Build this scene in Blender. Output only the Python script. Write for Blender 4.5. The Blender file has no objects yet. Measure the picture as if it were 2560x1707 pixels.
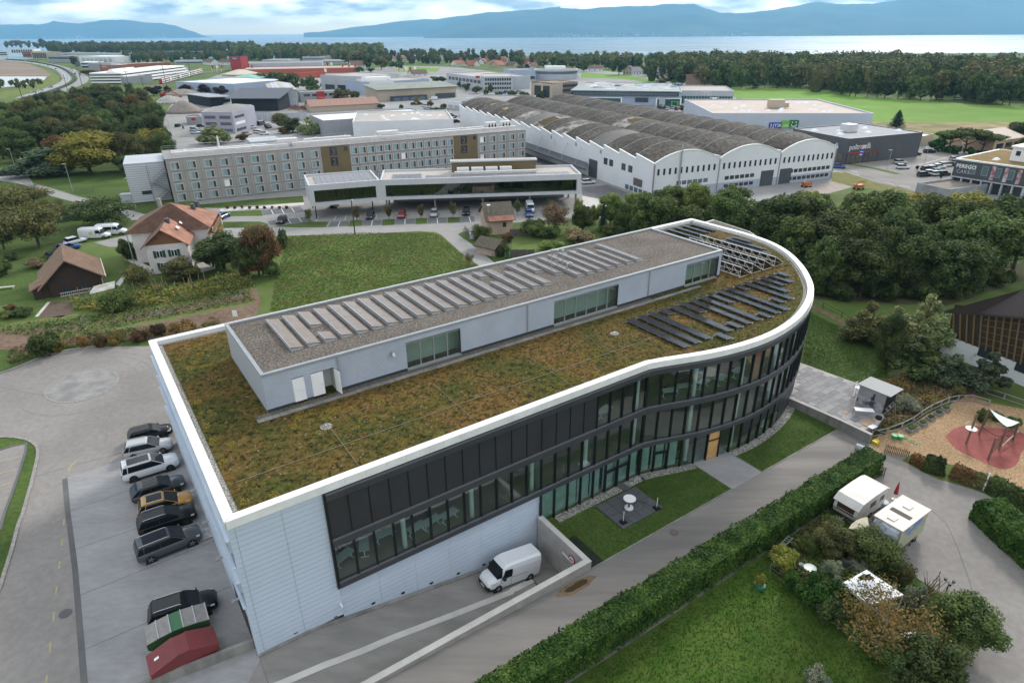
import bpy,bmesh,math,random
from mathutils import Vector as Vc,Matrix,noise as mnoise
SC=bpy.context.scene
Lo=SC.collection
E3=random.Random(7)
# camera
D7=40.0
En,CX,CY,YH,L3=1610.0,1280.0,853.5,78.0,math.radians(-.35)
Kj=math.atan((CY-YH)/En)
cp,sp,Me,Mu=math.cos(Kj),math.sin(Kj),math.cos(L3),math.sin(L3)
_R,_U,_F=Vc((1,0,0)),Vc((0,sp,cp)),Vc((0,cp,-sp))
Fg=bpy.data.cameras.new('camera')
Fg.sensor_width=36.0
Fg.lens=36.0*En/2560.0
Fg.clip_start,Fg.clip_end=.5,90000.0
cam=bpy.data.objects.new('camera',Fg)
Lo.objects.link(cam)
_r2=_R*Me+_U*Mu
_u2=-_R*Mu+_U*Me
cam.matrix_world=Matrix(((_r2.x,_u2.x,-_F.x,0),(_r2.y,_u2.y,-_F.y,0),(_r2.z,_u2.z,-_F.z,D7),(0,0,0,1)))
SC.camera=cam
# world, sun, exposure
Fu,Et=math.radians(30.0),math.radians(33.0)
world=bpy.data.worlds.new('World')
SC.world=world
world.use_nodes=True
wn,wl=world.node_tree.nodes,world.node_tree.links
wn.clear()
def _w(t,**k):
 n=wn.new(t)
 for a,b in k.items():
  setattr(n,a,b)
 return n
Mx,K5=_w('ShaderNodeOutputWorld'),_w('ShaderNodeBackground')
Fc=_w('ShaderNodeTexSky',sky_type='NISHITA',sun_disc=False,sun_elevation=Et,sun_rotation=Fu)
Fc.air_density,Fc.dust_density,Fc.ozone_density,Fc.altitude=1.0,.6,1.5,450
K5.inputs['Strength'].default_value=.07
M3=_w('ShaderNodeTexCoord')
Fk=_w('ShaderNodeMapping')
Fk.inputs['Scale'].default_value=(3.0,3.0,14.0)
Fk.inputs['Location'].default_value=(.35,.2,.30)
Hf=_w('ShaderNodeTexNoise')
Hf.inputs['Scale'].default_value,Hf.inputs['Detail'].default_value,Hf.inputs['Roughness'].default_value=1.3,7.0,.58
J4=_w('ShaderNodeValToRGB')
J4.color_ramp.elements[0].position,J4.color_ramp.elements[1].position=.34,.50
Gg=_w('ShaderNodeTexNoise')
Gg.inputs['Scale'].default_value,Gg.inputs['Detail'].default_value=3.0,6.0
J3=_w('ShaderNodeMixRGB')
J3.inputs[1].default_value=(3.0,3.5,4.2,1)
J3.inputs[2].default_value=(26.0,25.8,25.0,1)
J2=_w('ShaderNodeMixRGB')
wl.new(M3.outputs['Generated'],Fk.inputs[0])
wl.new(Fk.outputs[0],Hf.inputs['Vector'])
wl.new(Fk.outputs[0],Gg.inputs['Vector'])
wl.new(Hf.outputs[0],J4.inputs[0])
Jm=_w('ShaderNodeMapRange')
Jm.inputs[1].default_value,Jm.inputs[2].default_value=.42,.72
wl.new(Gg.outputs[0],Jm.inputs[0]);wl.new(Jm.outputs[0],J3.inputs[0])
Kp=_w('ShaderNodeSeparateXYZ')
Ge=_w('ShaderNodeMapRange')
Ge.inputs[1].default_value,Ge.inputs[2].default_value=.006,.030
Hd=_w('ShaderNodeMath',operation='MULTIPLY')
wl.new(M3.outputs['Generated'],Kp.inputs[0]);wl.new(Kp.outputs['Z'],Ge.inputs[0])
wl.new(J4.outputs[0],Hd.inputs[0]);wl.new(Ge.outputs[0],Hd.inputs[1])
wl.new(Hd.outputs[0],J2.inputs[0])
wl.new(Fc.outputs[0],J2.inputs[1])
wl.new(J3.outputs[0],J2.inputs[2])
wl.new(J2.outputs[0],K5.inputs[0])
wl.new(K5.outputs[0],Mx.inputs[0])
Gn=bpy.data.lights.new('sun','SUN')
Gn.energy,Gn.angle,Gn.color=1.5,math.radians(11),(1.0,.95,.87)
sun=bpy.data.objects.new('sun',Gn)
Lo.objects.link(sun)
_sd=Vc((math.sin(Fu)*math.cos(Et),math.cos(Fu)*math.cos(Et),math.sin(Et)))
sun.rotation_euler=_sd.to_track_quat('Z','Y').to_euler()
vs=SC.view_settings
SC.display_settings.display_device='sRGB'
vs.view_transform,vs.look,vs.gamma,vs.exposure='Standard','None',1.0,1.1
vs.use_curve_mapping=False
cy=SC.cycles
cy.use_denoising=True
try:
 cy.denoiser='OPENIMAGEDENOISE'
except Exception:
 pass
cy.max_bounces,cy.diffuse_bounces,cy.glossy_bounces,cy.transmission_bounces=8,3,3,4
cy.transparent_max_bounces,cy.volume_bounces=12,1
cy.caustics_reflective=cy.caustics_refractive=False
cy.sample_clamp_indirect=6.0
# pixel -> place
def Gw(px,py):
 x,y=(px-CX)/En,-(py-CY)/En
 x,y=x*Me-y*Mu,x*Mu+y*Me
 return Vc((x,cp+y*sp,-sp+y*cp))
def at(px,py,z=.0):
 d=Gw(px,py)
 t=(z-D7)/d.z
 return Vc((d.x*t,d.y*t,z))
def rc(r,c):
 0
 ox,oy=640*(c-1),(0,427,854,1280)[r-1]
 return lambda x,y:(ox+x/3.672,oy+y/3.672)
def smooth(a,b,x):
 t=min(1.0,max(.0,(x-a)/(b-a)))
 return t*t*(3-2*t)
TH=math.radians(34.437559)
O2=Vc((-18.1906,31.7118,.0))
UX,VX=Vc((math.cos(TH),math.sin(TH),0)),Vc((-math.sin(TH),math.cos(TH),0))
def Ag(u,v,z=.0):
 p=O2+UX*u+VX*v
 return Vc((p.x,p.y,z))
def Gx(p):
 q=Vc((p[0]-O2.x,p[1]-O2.y,0))
 return q.dot(UX),q.dot(VX)
def gz(x,y):
 u,v=Gx((x,y))
 return-.6*smooth(4,24,u)*(1-smooth(0,6,v))
def Ak(px,py):
 0
 z=.0
 for _ in range(6):
  p=at(px,py,z)
  z=gz(p.x,p.y)
 return Vc((p.x,p.y,z))
def C4(px,py,p0,n):
 d=Gw(px,py)
 o=Vc((0,0,D7))
 t=(Vc(p0)-o).dot(n)/d.dot(n)
 return o+d*t
def Am(p,py):
 0
 lo,hi=.0,60.0
 for _ in range(50):
  m=(lo+hi)/2
  d=Vc((p[0],p[1],p[2]+m-D7))
  f,u,x=d.dot(_F),d.dot(_U),d.x
  y=-(x/f)*Mu+(u/f)*Me
  if CY-En*y>py:
   lo=m
  else:
   hi=m
 return lo
 # materials
Ci={}
def C3(name):
 m=bpy.data.materials.new(name)
 m.use_nodes=True
 m.node_tree.nodes.clear()
 return m,m.node_tree.nodes,m.node_tree.links
def c4(c):
 return(c[0],c[1],c[2],1.0)
def M(name,c,c2=None,sc=1.0,rough=.7,metal=.0,bump=.0,bsc=None,spec=.35,lo=.38,hi=.62,big=.0,bigsc=.05,coord='pos',stretch=None,det=5.0,coat=.0,rnd_v=.0,trans=.0):
 0
 if name in Ci:
  return Ci[name]
 m,N,L=C3(name)
 E4,b=N.new('ShaderNodeOutputMaterial'),N.new('ShaderNodeBsdfPrincipled')
 L.new(b.outputs[0],E4.inputs[0])
 b.inputs['Roughness'].default_value,b.inputs['Metallic'].default_value=rough,metal
 b.inputs['Specular IOR Level'].default_value=spec
 b.inputs['Coat Weight'].default_value=coat
 b.inputs['Coat Roughness'].default_value=.05
 b.inputs['Base Color'].default_value=c4(c)
 Ln=None
 def V():
  nonlocal Ln
  if Ln is None:
   if coord=='pos':
    Ln=N.new('ShaderNodeNewGeometry').outputs['Position']
   else:
    Ln=N.new('ShaderNodeTexCoord').outputs['Object']
   if stretch:
    mp=N.new('ShaderNodeMapping')
    mp.inputs['Rotation'].default_value=(0,0,stretch[3]if len(stretch)>3 else 0)
    mp.inputs['Scale'].default_value=stretch[:3]
    mp.vector_type='POINT'
    L.new(Ln,mp.inputs[0])
    Ln=mp.outputs[0]
  return Ln
 Cr=None
 if c2 is not None:
  n=N.new('ShaderNodeTexNoise')
  n.inputs['Scale'].default_value,n.inputs['Detail'].default_value,n.inputs['Roughness'].default_value=sc,det,.62
  L.new(V(),n.inputs['Vector'])
  mr=N.new('ShaderNodeMapRange')
  mr.inputs[1].default_value,mr.inputs[2].default_value=lo,hi
  L.new(n.outputs[0],mr.inputs[0])
  mx=N.new('ShaderNodeMixRGB')
  mx.inputs[1].default_value,mx.inputs[2].default_value=c4(c),c4(c2)
  L.new(mr.outputs[0],mx.inputs[0])
  Cr=mx.outputs[0]
 if big>0 or rnd_v>0:
  if Cr is None:
   rgb=N.new('ShaderNodeRGB')
   rgb.outputs[0].default_value=c4(c)
   Cr=rgb.outputs[0]
 if big>0:
  n=N.new('ShaderNodeTexNoise')
  n.inputs['Scale'].default_value,n.inputs['Detail'].default_value=bigsc,4.0
  L.new(V(),n.inputs['Vector'])
  mr=N.new('ShaderNodeMapRange')
  mr.inputs[1].default_value,mr.inputs[2].default_value,mr.inputs[3].default_value,mr.inputs[4].default_value=.3,.7,1-big,1+big
  L.new(n.outputs[0],mr.inputs[0])
  h=N.new('ShaderNodeHueSaturation')
  L.new(mr.outputs[0],h.inputs['Value'])
  L.new(Cr,h.inputs['Color'])
  Cr=h.outputs[0]
 if rnd_v>0:
  oi=N.new('ShaderNodeObjectInfo')
  mr=N.new('ShaderNodeMapRange')
  mr.inputs[3].default_value,mr.inputs[4].default_value=1-rnd_v,1+rnd_v
  L.new(oi.outputs['Random'],mr.inputs[0])
  h=N.new('ShaderNodeHueSaturation')
  L.new(mr.outputs[0],h.inputs['Value'])
  L.new(Cr,h.inputs['Color'])
  Cr=h.outputs[0]
 if Cr is not None:
  L.new(Cr,b.inputs['Base Color'])
 if bump>0:
  n=N.new('ShaderNodeTexNoise')
  n.inputs['Scale'].default_value,n.inputs['Detail'].default_value=bsc or sc*3,5.0
  L.new(V(),n.inputs['Vector'])
  bp=N.new('ShaderNodeBump')
  bp.inputs['Strength'].default_value,bp.inputs['Distance'].default_value=min(1.0,bump),.08 if bump<=1 else .08*bump
  L.new(n.outputs[0],bp.inputs['Height'])
  L.new(bp.outputs[0],b.inputs['Normal'])
 Ci[name]=m
 return m
def Du(name,tint=(.55,.66,.64),refl=1.0,rough=.02):
 if name in Ci:
  return Ci[name]
 m,N,L=C3(name)
 E4,Nk,tr,gl,fr=(N.new(t)for t in('ShaderNodeOutputMaterial','ShaderNodeMixShader','ShaderNodeBsdfTransparent','ShaderNodeBsdfGlossy','ShaderNodeFresnel'))
 tr.inputs[0].default_value=c4(tint)
 gl.inputs['Roughness'].default_value=rough
 gl.inputs[0].default_value=(.9,.95,.95,1)
 fr.inputs['IOR'].default_value=1.9*refl
 ge=N.new('ShaderNodeNewGeometry');inv=N.new('ShaderNodeMath');inv.operation='SUBTRACT';inv.inputs[0].default_value=1.0
 mu=N.new('ShaderNodeMath');mu.operation='MULTIPLY'
 L.new(ge.outputs['Backfacing'],inv.inputs[1]);L.new(fr.outputs[0],mu.inputs[0]);L.new(inv.outputs[0],mu.inputs[1])
 L.new(mu.outputs[0],Nk.inputs[0]);L.new(tr.outputs[0],Nk.inputs[1]);L.new(gl.outputs[0],Nk.inputs[2]);L.new(Nk.outputs[0],E4.inputs[0])
 Ci[name]=m
 return m
def Ap(name,c,c2,c3=None,sc=.5,transl=.25,rv=.25):
 0
 if name in Ci:
  return Ci[name]
 m,N,L=C3(name)
 E4=N.new('ShaderNodeOutputMaterial')
 pos=N.new('ShaderNodeNewGeometry')
 n=N.new('ShaderNodeTexNoise')
 n.inputs['Scale'].default_value,n.inputs['Detail'].default_value=sc,4.0
 L.new(pos.outputs['Position'],n.inputs['Vector'])
 Le=N.new('ShaderNodeValToRGB')
 e=Le.color_ramp.elements
 e[0].position,e[0].color,e[1].position,e[1].color=.36,c4(c),.64,c4(c2)
 if c3:
  k=e.new(.75)
  k.color=c4(c3)
 L.new(n.outputs[0],Le.inputs[0])
 rp=N.new('ShaderNodeMapRange')
 rp.inputs[3].default_value,rp.inputs[4].default_value=.72,1.3
 L.new(pos.outputs['Random Per Island'],rp.inputs[0])
 oi=N.new('ShaderNodeObjectInfo')
 rm=N.new('ShaderNodeMapRange')
 rm.inputs[3].default_value,rm.inputs[4].default_value=1-rv,1+rv
 L.new(oi.outputs['Random'],rm.inputs[0])
 mul=N.new('ShaderNodeMath');mul.operation='MULTIPLY'
 L.new(rp.outputs[0],mul.inputs[0]);L.new(rm.outputs[0],mul.inputs[1])
 h=N.new('ShaderNodeHueSaturation')
 L.new(mul.outputs[0],h.inputs['Value']);L.new(Le.outputs[0],h.inputs['Color'])
 rh=N.new('ShaderNodeMapRange')
 rh.inputs[3].default_value,rh.inputs[4].default_value=.485,.515
 L.new(oi.outputs['Random'],rh.inputs[0]);L.new(rh.outputs[0],h.inputs['Hue'])
 b=N.new('ShaderNodeBsdfPrincipled')
 b.inputs['Roughness'].default_value=.7
 b.inputs['Specular IOR Level'].default_value=.12
 t=N.new('ShaderNodeBsdfTranslucent')
 mx=N.new('ShaderNodeMixShader')
 mx.inputs[0].default_value=transl
 L.new(h.outputs[0],b.inputs['Base Color']);L.new(h.outputs[0],t.inputs[0])
 L.new(b.outputs[0],mx.inputs[1]);L.new(t.outputs[0],mx.inputs[2]);L.new(mx.outputs[0],E4.inputs[0])
 Ci[name]=m
 return m
 # mesh helpers
class MB:
 def __init__(s):
  s.v,s.f,s.m=[],[],[]
 def Bu(s,idx,m=0):
  s.f.append(tuple(idx));s.m.append(m)
 def A2(s,pts,m=0):
  i=len(s.v)
  s.v+=[tuple(p)for p in pts]
  s.Bu(range(i,i+len(pts)),m)
  return s
 def box(s,x0,x1,y0,y1,z0,z1,m=0,mt=None):
  i=len(s.v)
  s.v+=[(x0,y0,z0),(x1,y0,z0),(x1,y1,z0),(x0,y1,z0),(x0,y0,z1),(x1,y0,z1),(x1,y1,z1),(x0,y1,z1)]
  for k,q in enumerate(((0,3,2,1),(4,5,6,7),(0,1,5,4),(1,2,6,5),(2,3,7,6),(3,0,4,7))):
   s.Bu([i+a for a in q],mt if(mt is not None and k==1)else m)
  return s
 def An(s,p,m=0):
  0
  i=len(s.v)
  s.v+=[tuple(q)for q in p]
  for q in((0,3,2,1),(4,5,6,7),(0,1,5,4),(1,2,6,5),(2,3,7,6),(3,0,4,7)):
   s.Bu([i+a for a in q],m)
  return s
 def C8(s,pts,z0,z1,m=0,mt=None,mb=None):
  0
  n,i=len(pts),len(s.v)
  zt=z1 if isinstance(z1,(list,tuple))else[z1]*n
  zb=z0 if isinstance(z0,(list,tuple))else[z0]*n
  s.v+=[(p[0],p[1],zb[k])for k,p in enumerate(pts)]+[(p[0],p[1],zt[k])for k,p in enumerate(pts)]
  s.Bu([i+n+k for k in range(n)],m if mt is None else mt)
  s.Bu([i+k for k in range(n-1,-1,-1)],m if mb is None else mb)
  for k in range(n):
   j=(k+1)%n
   s.Bu((i+k,i+j,i+n+j,i+n+k),m)
  return s
 def A6(s,rings,m=0,caps=True,closed=True):
  i=len(s.v)
  n=len(rings[0])
  for r in rings:
   s.v+=[tuple(p)for p in r]
  for a in range(len(rings)-1):
   for k in range(n if closed else n-1):
    j=(k+1)%n
    s.Bu((i+a*n+k,i+a*n+j,i+(a+1)*n+j,i+(a+1)*n+k),m)
  if caps and closed:
   s.Bu([i+k for k in range(n-1,-1,-1)],m)
   e=i+(len(rings)-1)*n
   s.Bu([e+k for k in range(n)],m)
  return s
 def Af(s,pts,r,n=6,m=0,r2=None):
  pts=[Vc(p)for p in pts]
  rings=[]
  K=len(pts)
  for k,p in enumerate(pts):
   d=(pts[min(k+1,K-1)]-pts[max(k-1,0)])
   d=d.normalized()if d.length>1e-9 else Vc((0,0,1))
   a=d.orthogonal().normalized()if k==0 else(a-d*a.dot(d)).normalized()
   b=d.cross(a)
   rr=r if r2 is None else r+(r2-r)*k/max(1,K-1)
   rings.append([p+(a*math.cos(q)+b*math.sin(q))*rr for q in[2*math.pi*t/n for t in range(n)]])
  return s.A6(rings,m)
 def cyl(s,c,r,z0,z1,n=12,m=0,r2=None,mt=None):
  r2=r if r2 is None else r2
  i=len(s.v)
  for k in range(n):
   q=2*math.pi*k/n
   s.v.append((c[0]+r*math.cos(q),c[1]+r*math.sin(q),z0))
  for k in range(n):
   q=2*math.pi*k/n
   s.v.append((c[0]+r2*math.cos(q),c[1]+r2*math.sin(q),z1))
  for k in range(n):
   j=(k+1)%n
   s.Bu((i+k,i+j,i+n+j,i+n+k),m)
  s.Bu([i+k for k in range(n-1,-1,-1)],m)
  s.Bu([i+n+k for k in range(n)],m if mt is None else mt)
  return s
 def Bw(s,c,r,y0,y1,n=16,m=0,mc=None):
  0
  i=len(s.v)
  for y in(y0,y1):
   for k in range(n):
    q=2*math.pi*k/n
    s.v.append((c[0]+r*math.cos(q),y,c[1]+r*math.sin(q)))
  for k in range(n):
   j=(k+1)%n
   s.Bu((i+k,i+n+k,i+n+j,i+j),m)
  s.Bu([i+k for k in range(n)],m if mc is None else mc)
  s.Bu([i+n+k for k in range(n-1,-1,-1)],m if mc is None else mc)
  return s
 def tf(s,mat,i0=0):
  for k in range(i0,len(s.v)):
   s.v[k]=tuple(mat@Vc(s.v[k]))
  return s
 def mesh(s,name,mats,smooth=False):
  me=bpy.data.meshes.new(name)
  me.from_pydata(s.v,[],s.f)
  for a in(mats if isinstance(mats,(list,tuple))else[mats]):
   me.materials.append(a)
  if any(s.m):
   me.polygons.foreach_set('material_index',s.m)
  if smooth:
   me.polygons.foreach_set('use_smooth',[True]*len(me.polygons))
  me.update()
  return me
 def Aa(s,name,mats,parent=None,smooth=False,loc=None,rz=.0):
  return link(name,s.mesh(name,mats,smooth),parent,loc,rz)
def link(name,me,parent=None,loc=None,rz=.0):
 o=bpy.data.objects.new(name,me)
 Lo.objects.link(o)
 if parent is not None:
  o.parent=parent
 if loc is not None:
  o.location=loc
 if rz:
  o.rotation_euler=(0,0,rz)
 return o
def B8(o,label=None,cat=None,group=None,kind=None):
 for k,v in(('label',label),('category',cat),('group',group),('kind',kind)):
  if v:
   o[k]=v
 return o
def Ah(name,label,cat,loc=(0,0,0),rz=.0,group=None):
 return B8(link(name,None,None,loc,rz),label,cat,group)
def Cg(o):
 o['kind']='structure'
 return o
Lb={}
def dup(root,loc,rz=None,label=None,group=None,scale=None):
 0
 if root.name not in Lb:
  Lb[root.name]=[(c,[(g,list(g.children))for g in c.children])for c in root.children]
 r=root.copy();Lo.objects.link(r);r.location=loc
 if rz is not None:
  r.rotation_euler=(0,0,rz)
 if label:
  r['label']=label
 if group:
  r['group']=group
 if scale is not None:
  r.scale=scale if isinstance(scale,(tuple,list))else(scale,)*3
 for ch,gs in Lb[root.name]:
  c=ch.copy();Lo.objects.link(c);c.parent=r
  for g,_ in gs:
   d=g.copy();Lo.objects.link(d);d.parent=c
 return r
def wtf(rootloc,rz):
 return Matrix.Translation(Vc(rootloc))@Matrix.Rotation(rz,4,'Z')
Mm=[(Ag(u,0),UX)for u in(4,6,8,10,12,14,16,18,20,22,24)]+[(Ag(0,v),VX)for v in(0,1.2,2.4,3.6,4.8,6)]
def Aj(name,pts,dz,mat,holes=(),kind='structure',px=True,extra_cuts=()):
 0
 P=[Ak(*p)for p in pts]if px else[Vc(p)for p in pts]
 bm=bmesh.new()
 vs_=[bm.verts.new((p.x,p.y,0))for p in P]
 bm.faces.new(vs_)
 bmesh.ops.triangulate(bm,faces=bm.faces[:])
 for p0,n in list(Mm)+list(extra_cuts):
  bmesh.ops.bisect_plane(bm,geom=bm.verts[:]+bm.edges[:]+bm.faces[:],plane_co=(p0[0],p0[1],0),plane_no=n)
 for h in holes:
  h=[Vc((q[0],q[1],0))for q in h]
  n=len(h)
  ar=sum(h[k].x*h[(k+1)%n].y-h[(k+1)%n].x*h[k].y for k in range(n))
  if ar<0:
   h.reverse()
  for k in range(n):
   d=h[(k+1)%n]-h[k]
   nn=Vc((d.y,-d.x,0)).normalized()
   bmesh.ops.bisect_plane(bm,geom=bm.verts[:]+bm.edges[:]+bm.faces[:],plane_co=h[k],plane_no=nn)
  Nb=[]
  for f in bm.faces:
   c=f.calc_center_median()
   if all((h[(k+1)%n]-h[k]).cross(c-h[k]).z>0 for k in range(n)):
    Nb.append(f)
  bmesh.ops.delete(bm,geom=Nb,context='FACES')
 for v in bm.verts:
  v.co.z=gz(v.co.x,v.co.y)+dz
 for f in bm.faces:
  if f.normal.z<0:
   f.normal_flip()
 bmesh.ops.recalc_face_normals(bm,faces=bm.faces[:])
 if bm.faces and sum(f.normal.z for f in bm.faces)<0:
  bmesh.ops.reverse_faces(bm,faces=bm.faces[:])
 me=bpy.data.meshes.new(name)
 bm.to_mesh(me);bm.free()
 me.materials.append(mat)
 o=link(name,me)
 o['kind']=kind
 return o
def Ar(name,pts,w,dz,mat,px=True,kind='structure',h=.0,side=.0):
 0
 P=[Ak(*p)for p in pts]if px else[Vc(p)for p in pts]
 mb=MB()
 L,R=[],[]
 for k,p in enumerate(P):
  d=(P[min(k+1,len(P)-1)]-P[max(k-1,0)]);d.z=0;d.normalize()
  n=Vc((-d.y,d.x,0))
  a,b=p+n*(w*(.5+side)),p+n*(-w*(.5-side))
  L.append(a);R.append(b)
 for k in range(len(P)-1):
  q=[R[k],R[k+1],L[k+1],L[k]]
  if h>0:
   mb.An([(p.x,p.y,gz(p.x,p.y)-.05)for p in q]+[(p.x,p.y,gz(p.x,p.y)+h)for p in q])
  else:
   mb.A2([(p.x,p.y,gz(p.x,p.y)+dz)for p in q])
 o=mb.Aa(name,mat)
 if kind:
  o['kind']=kind
 return o
def Cs(pts,n=8):
 pts=[Vc(p)for p in pts]
 E4=[]
 for k in range(len(pts)-1):
  p0,p1,p2,p3=pts[max(k-1,0)],pts[k],pts[k+1],pts[min(k+2,len(pts)-1)]
  for t in range(n):
   t/=n
   E4.append(.5*((2*p1)+(p2-p0)*t+(2*p0-5*p1+4*p2-p3)*t*t+(3*p1-p0-3*p2+p3)*t**3))
 E4.append(pts[-1])
 return E4
def Fh(pts,step):
 E4,Nh=[pts[0]],.0
 for a,b in zip(pts,pts[1:]):
  L=(b-a).length
  while Nh+L>=step:
   t=(step-Nh)/L
   a=a.lerp(b,t);L=(b-a).length
   E4.append(a.copy());Nh=.0
  Nh+=L
 return E4
def Eh(text,size,depth=.02,bold=False,align='CENTER'):
 cu=bpy.data.curves.new('lettering','FONT')
 cu.body,cu.size,cu.extrude=text,size,depth
 cu.align_x=align
 cu.resolution_u=2
 if bold:
  cu.offset=size*.02
 o=bpy.data.objects.new('tmp',cu)
 Lo.objects.link(o)
 dg=bpy.context.evaluated_depsgraph_get()
 me=bpy.data.meshes.new_from_object(o.evaluated_get(dg))
 bpy.data.objects.remove(o);bpy.data.curves.remove(cu)
 return me
def Az(name,text,size,mat,origin,right,parent=None,up=(0,0,1),bold=False,depth=.02,align='CENTER',name_obj='lettering'):
 me=Eh(text,size,depth,bold,align)
 me.materials.clear();me.materials.append(mat)
 r,u=Vc(right).normalized(),Vc(up).normalized()
 n=r.cross(u)
 mw=Matrix(((r.x,u.x,n.x,origin[0]),(r.y,u.y,n.y,origin[1]),(r.z,u.z,n.z,origin[2]),(0,0,0,1)))
 o=link(name_obj,me,parent)
 o.matrix_local=mw
 return o
 # land, water, air
A7,As,Bq,Ck=rc(1,1),rc(1,2),rc(1,3),rc(1,4)
A8,Cw,Dt,Cz=rc(2,1),rc(2,2),rc(2,3),rc(2,4)
Cf,t32,J9,Bg=rc(3,1),rc(3,2),rc(3,3),rc(3,4)
Dc,Ke,Kr,Cb=rc(4,1),rc(4,2),rc(4,3),rc(4,4)
def tp(t,*pts):
 return[t(*p)for p in pts]
Fv=M('turf',(.075,.12,.026),(.105,.135,.045),sc=.22,rough=.9,bump=.6,bsc=5,spec=.1,big=.28,bigsc=.05)
Cd=M('lawn',(.045,.083,.017),(.078,.110,.030),sc=2.2,det=9,rough=.9,bump=.9,bsc=9,spec=.12,big=.3,bigsc=.12)
Js=M('field_grass',(.075,.13,.022),(.125,.145,.045),sc=.8,det=10,lo=.36,hi=.66,rough=.9,bump=1.0,bsc=4,spec=.1,big=.3,bigsc=.1)
C9=M('far_field',(.13,.25,.035),(.165,.27,.06),sc=.05,rough=.95,spec=.1,big=.15,bigsc=.01)
Kc=M('dry_field',(.28,.22,.12),(.15,.15,.06),sc=.09,rough=.95,spec=.1,big=.25,bigsc=.03)
D8=M('asphalt',(.205,.190,.178),(.238,.222,.207),sc=1.6,det=12,rough=.9,bump=.25,bsc=25,spec=.25,big=.14,bigsc=.12)
Fs=M('asphalt_worn',(.165,.155,.147),(.24,.222,.205),sc=.5,rough=.9,bump=.25,bsc=25,spec=.25,big=.1,bigsc=.1,stretch=(.12,1.0,1,-TH),lo=.35,hi=.65)
Bb=M('asphalt_dark',(.10,.10,.105),(.125,.122,.12),sc=.5,rough=.85,bump=.25,bsc=20,spec=.3,big=.15,bigsc=.1)
Gf=M('brushed_concrete',(.235,.232,.235),(.29,.287,.288),sc=2.2,rough=.9,bump=.3,bsc=16,big=.12,bigsc=.35,stretch=(.5,1.2,1,-TH),lo=.3,hi=.7,det=10)
Eu=M('concrete',(.42,.40,.38),(.33,.32,.30),sc=.8,rough=.85,bump=.2,bsc=12,big=.1,bigsc=.3)
A0=M('concrete_weathered',(.26,.25,.235),(.17,.165,.15),sc=.9,rough=.9,bump=.3,bsc=9,big=.15,bigsc=.4,stretch=(1,1,.25))
Ay=M('concrete_light',(.52,.50,.47),(.45,.43,.40),sc=.8,rough=.85,bump=.15,bsc=12,big=.08,bigsc=.3)
Ja=M('yard_asphalt',(.22,.215,.21),(.28,.27,.265),sc=.06,rough=.9,spec=.25,big=.15,bigsc=.02)
Lg=M('soil',(.13,.09,.065),(.19,.135,.10),sc=1.2,rough=1,bump=1,bsc=5,spec=.1,big=.15,bigsc=.2)
Do=M('yellow_paint',(.42,.34,.12),(.27,.24,.18),sc=6,rough=.7)
B9=M('white_paint_line',(.72,.72,.72),(.5,.5,.5),sc=4,rough=.7)
D4=M('gravel',(.42,.40,.37),(.10,.10,.09),sc=8,rough=.95,bump=1.5,bsc=9,spec=.2,lo=.42,hi=.58)
Jj=M('wood_chips',(.42,.29,.17),(.24,.155,.09),sc=5,rough=.95,bump=1.2,bsc=6,spec=.1,big=.15,bigsc=.3)
E2=M('kerb_stone',(.30,.28,.26),(.2,.19,.18),sc=3,rough=.9)
Hk=M('bare_earth',(.20,.14,.09),(.13,.10,.06),sc=1,rough=1,bump=.6,bsc=6,spec=.1)
Ed=[Ag(-.05,-6.6),Ag(25.0,-6.6),Ag(25.0,.6),Ag(-.05,.6)]
Aj('ground',[(-1500,-80),(1500,-80),(3200,1250),(-3200,1250)],.0,Fv,holes=[Ed],px=False)
mb=MB()
ys=[(1250,0),(1500,-20),(1900,-50),(2300,-58)]
for(ya,za),(yb,zb)in zip(ys,ys[1:]):
 mb.A2([(-6000,ya,za),(6000,ya,za),(6000,yb,zb),(-6000,yb,zb)])
for s in(-1,1):
 mb.A2([(s*3200,1250,0),(s*6000,1250,0),(s*6000,-80,0),(s*1500,-80,0)]if s<0 else[(1500,-80,0),(6000,-80,0),(6000,1250,0),(3200,1250,0)])
Cg(mb.Aa('shore_land',Fv))
mw,N,L=C3('lake_water')
o_,b_=N.new('ShaderNodeOutputMaterial'),N.new('ShaderNodeBsdfPrincipled')
b_.inputs['Base Color'].default_value=(.05,.10,.13,1)
b_.inputs['Roughness'].default_value=.28
b_.inputs['IOR'].default_value=1.33
g_=N.new('ShaderNodeNewGeometry');mp_=N.new('ShaderNodeMapping');mp_.inputs['Scale'].default_value=(.0011,.004,1)
n1=N.new('ShaderNodeTexNoise');n1.inputs['Scale'].default_value,n1.inputs['Detail'].default_value=1.0,6
L.new(g_.outputs['Position'],mp_.inputs[0]);L.new(mp_.outputs[0],n1.inputs['Vector'])
Lq=N.new('ShaderNodeMapRange');Lq.inputs[1].default_value,Lq.inputs[2].default_value,Lq.inputs[3].default_value,Lq.inputs[4].default_value=.35,.65,.22,.50
L.new(n1.outputs[0],Lq.inputs[0]);L.new(Lq.outputs[0],b_.inputs['Roughness'])
n2=N.new('ShaderNodeTexNoise');n2.inputs['Scale'].default_value,n2.inputs['Detail'].default_value=.05,5
L.new(g_.outputs['Position'],n2.inputs['Vector'])
Jf=N.new('ShaderNodeBump');Jf.inputs['Strength'].default_value,Jf.inputs['Distance'].default_value=.35,2.0
L.new(n2.outputs[0],Jf.inputs['Height']);L.new(Jf.outputs[0],b_.inputs['Normal']);L.new(b_.outputs[0],o_.inputs[0])
Db=-50.0
Cg(MB().A2([(-30000,1500,Db),(30000,1500,Db),(30000,34000,Db),(-30000,34000,Db)]).Aa('lake',mw))
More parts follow.
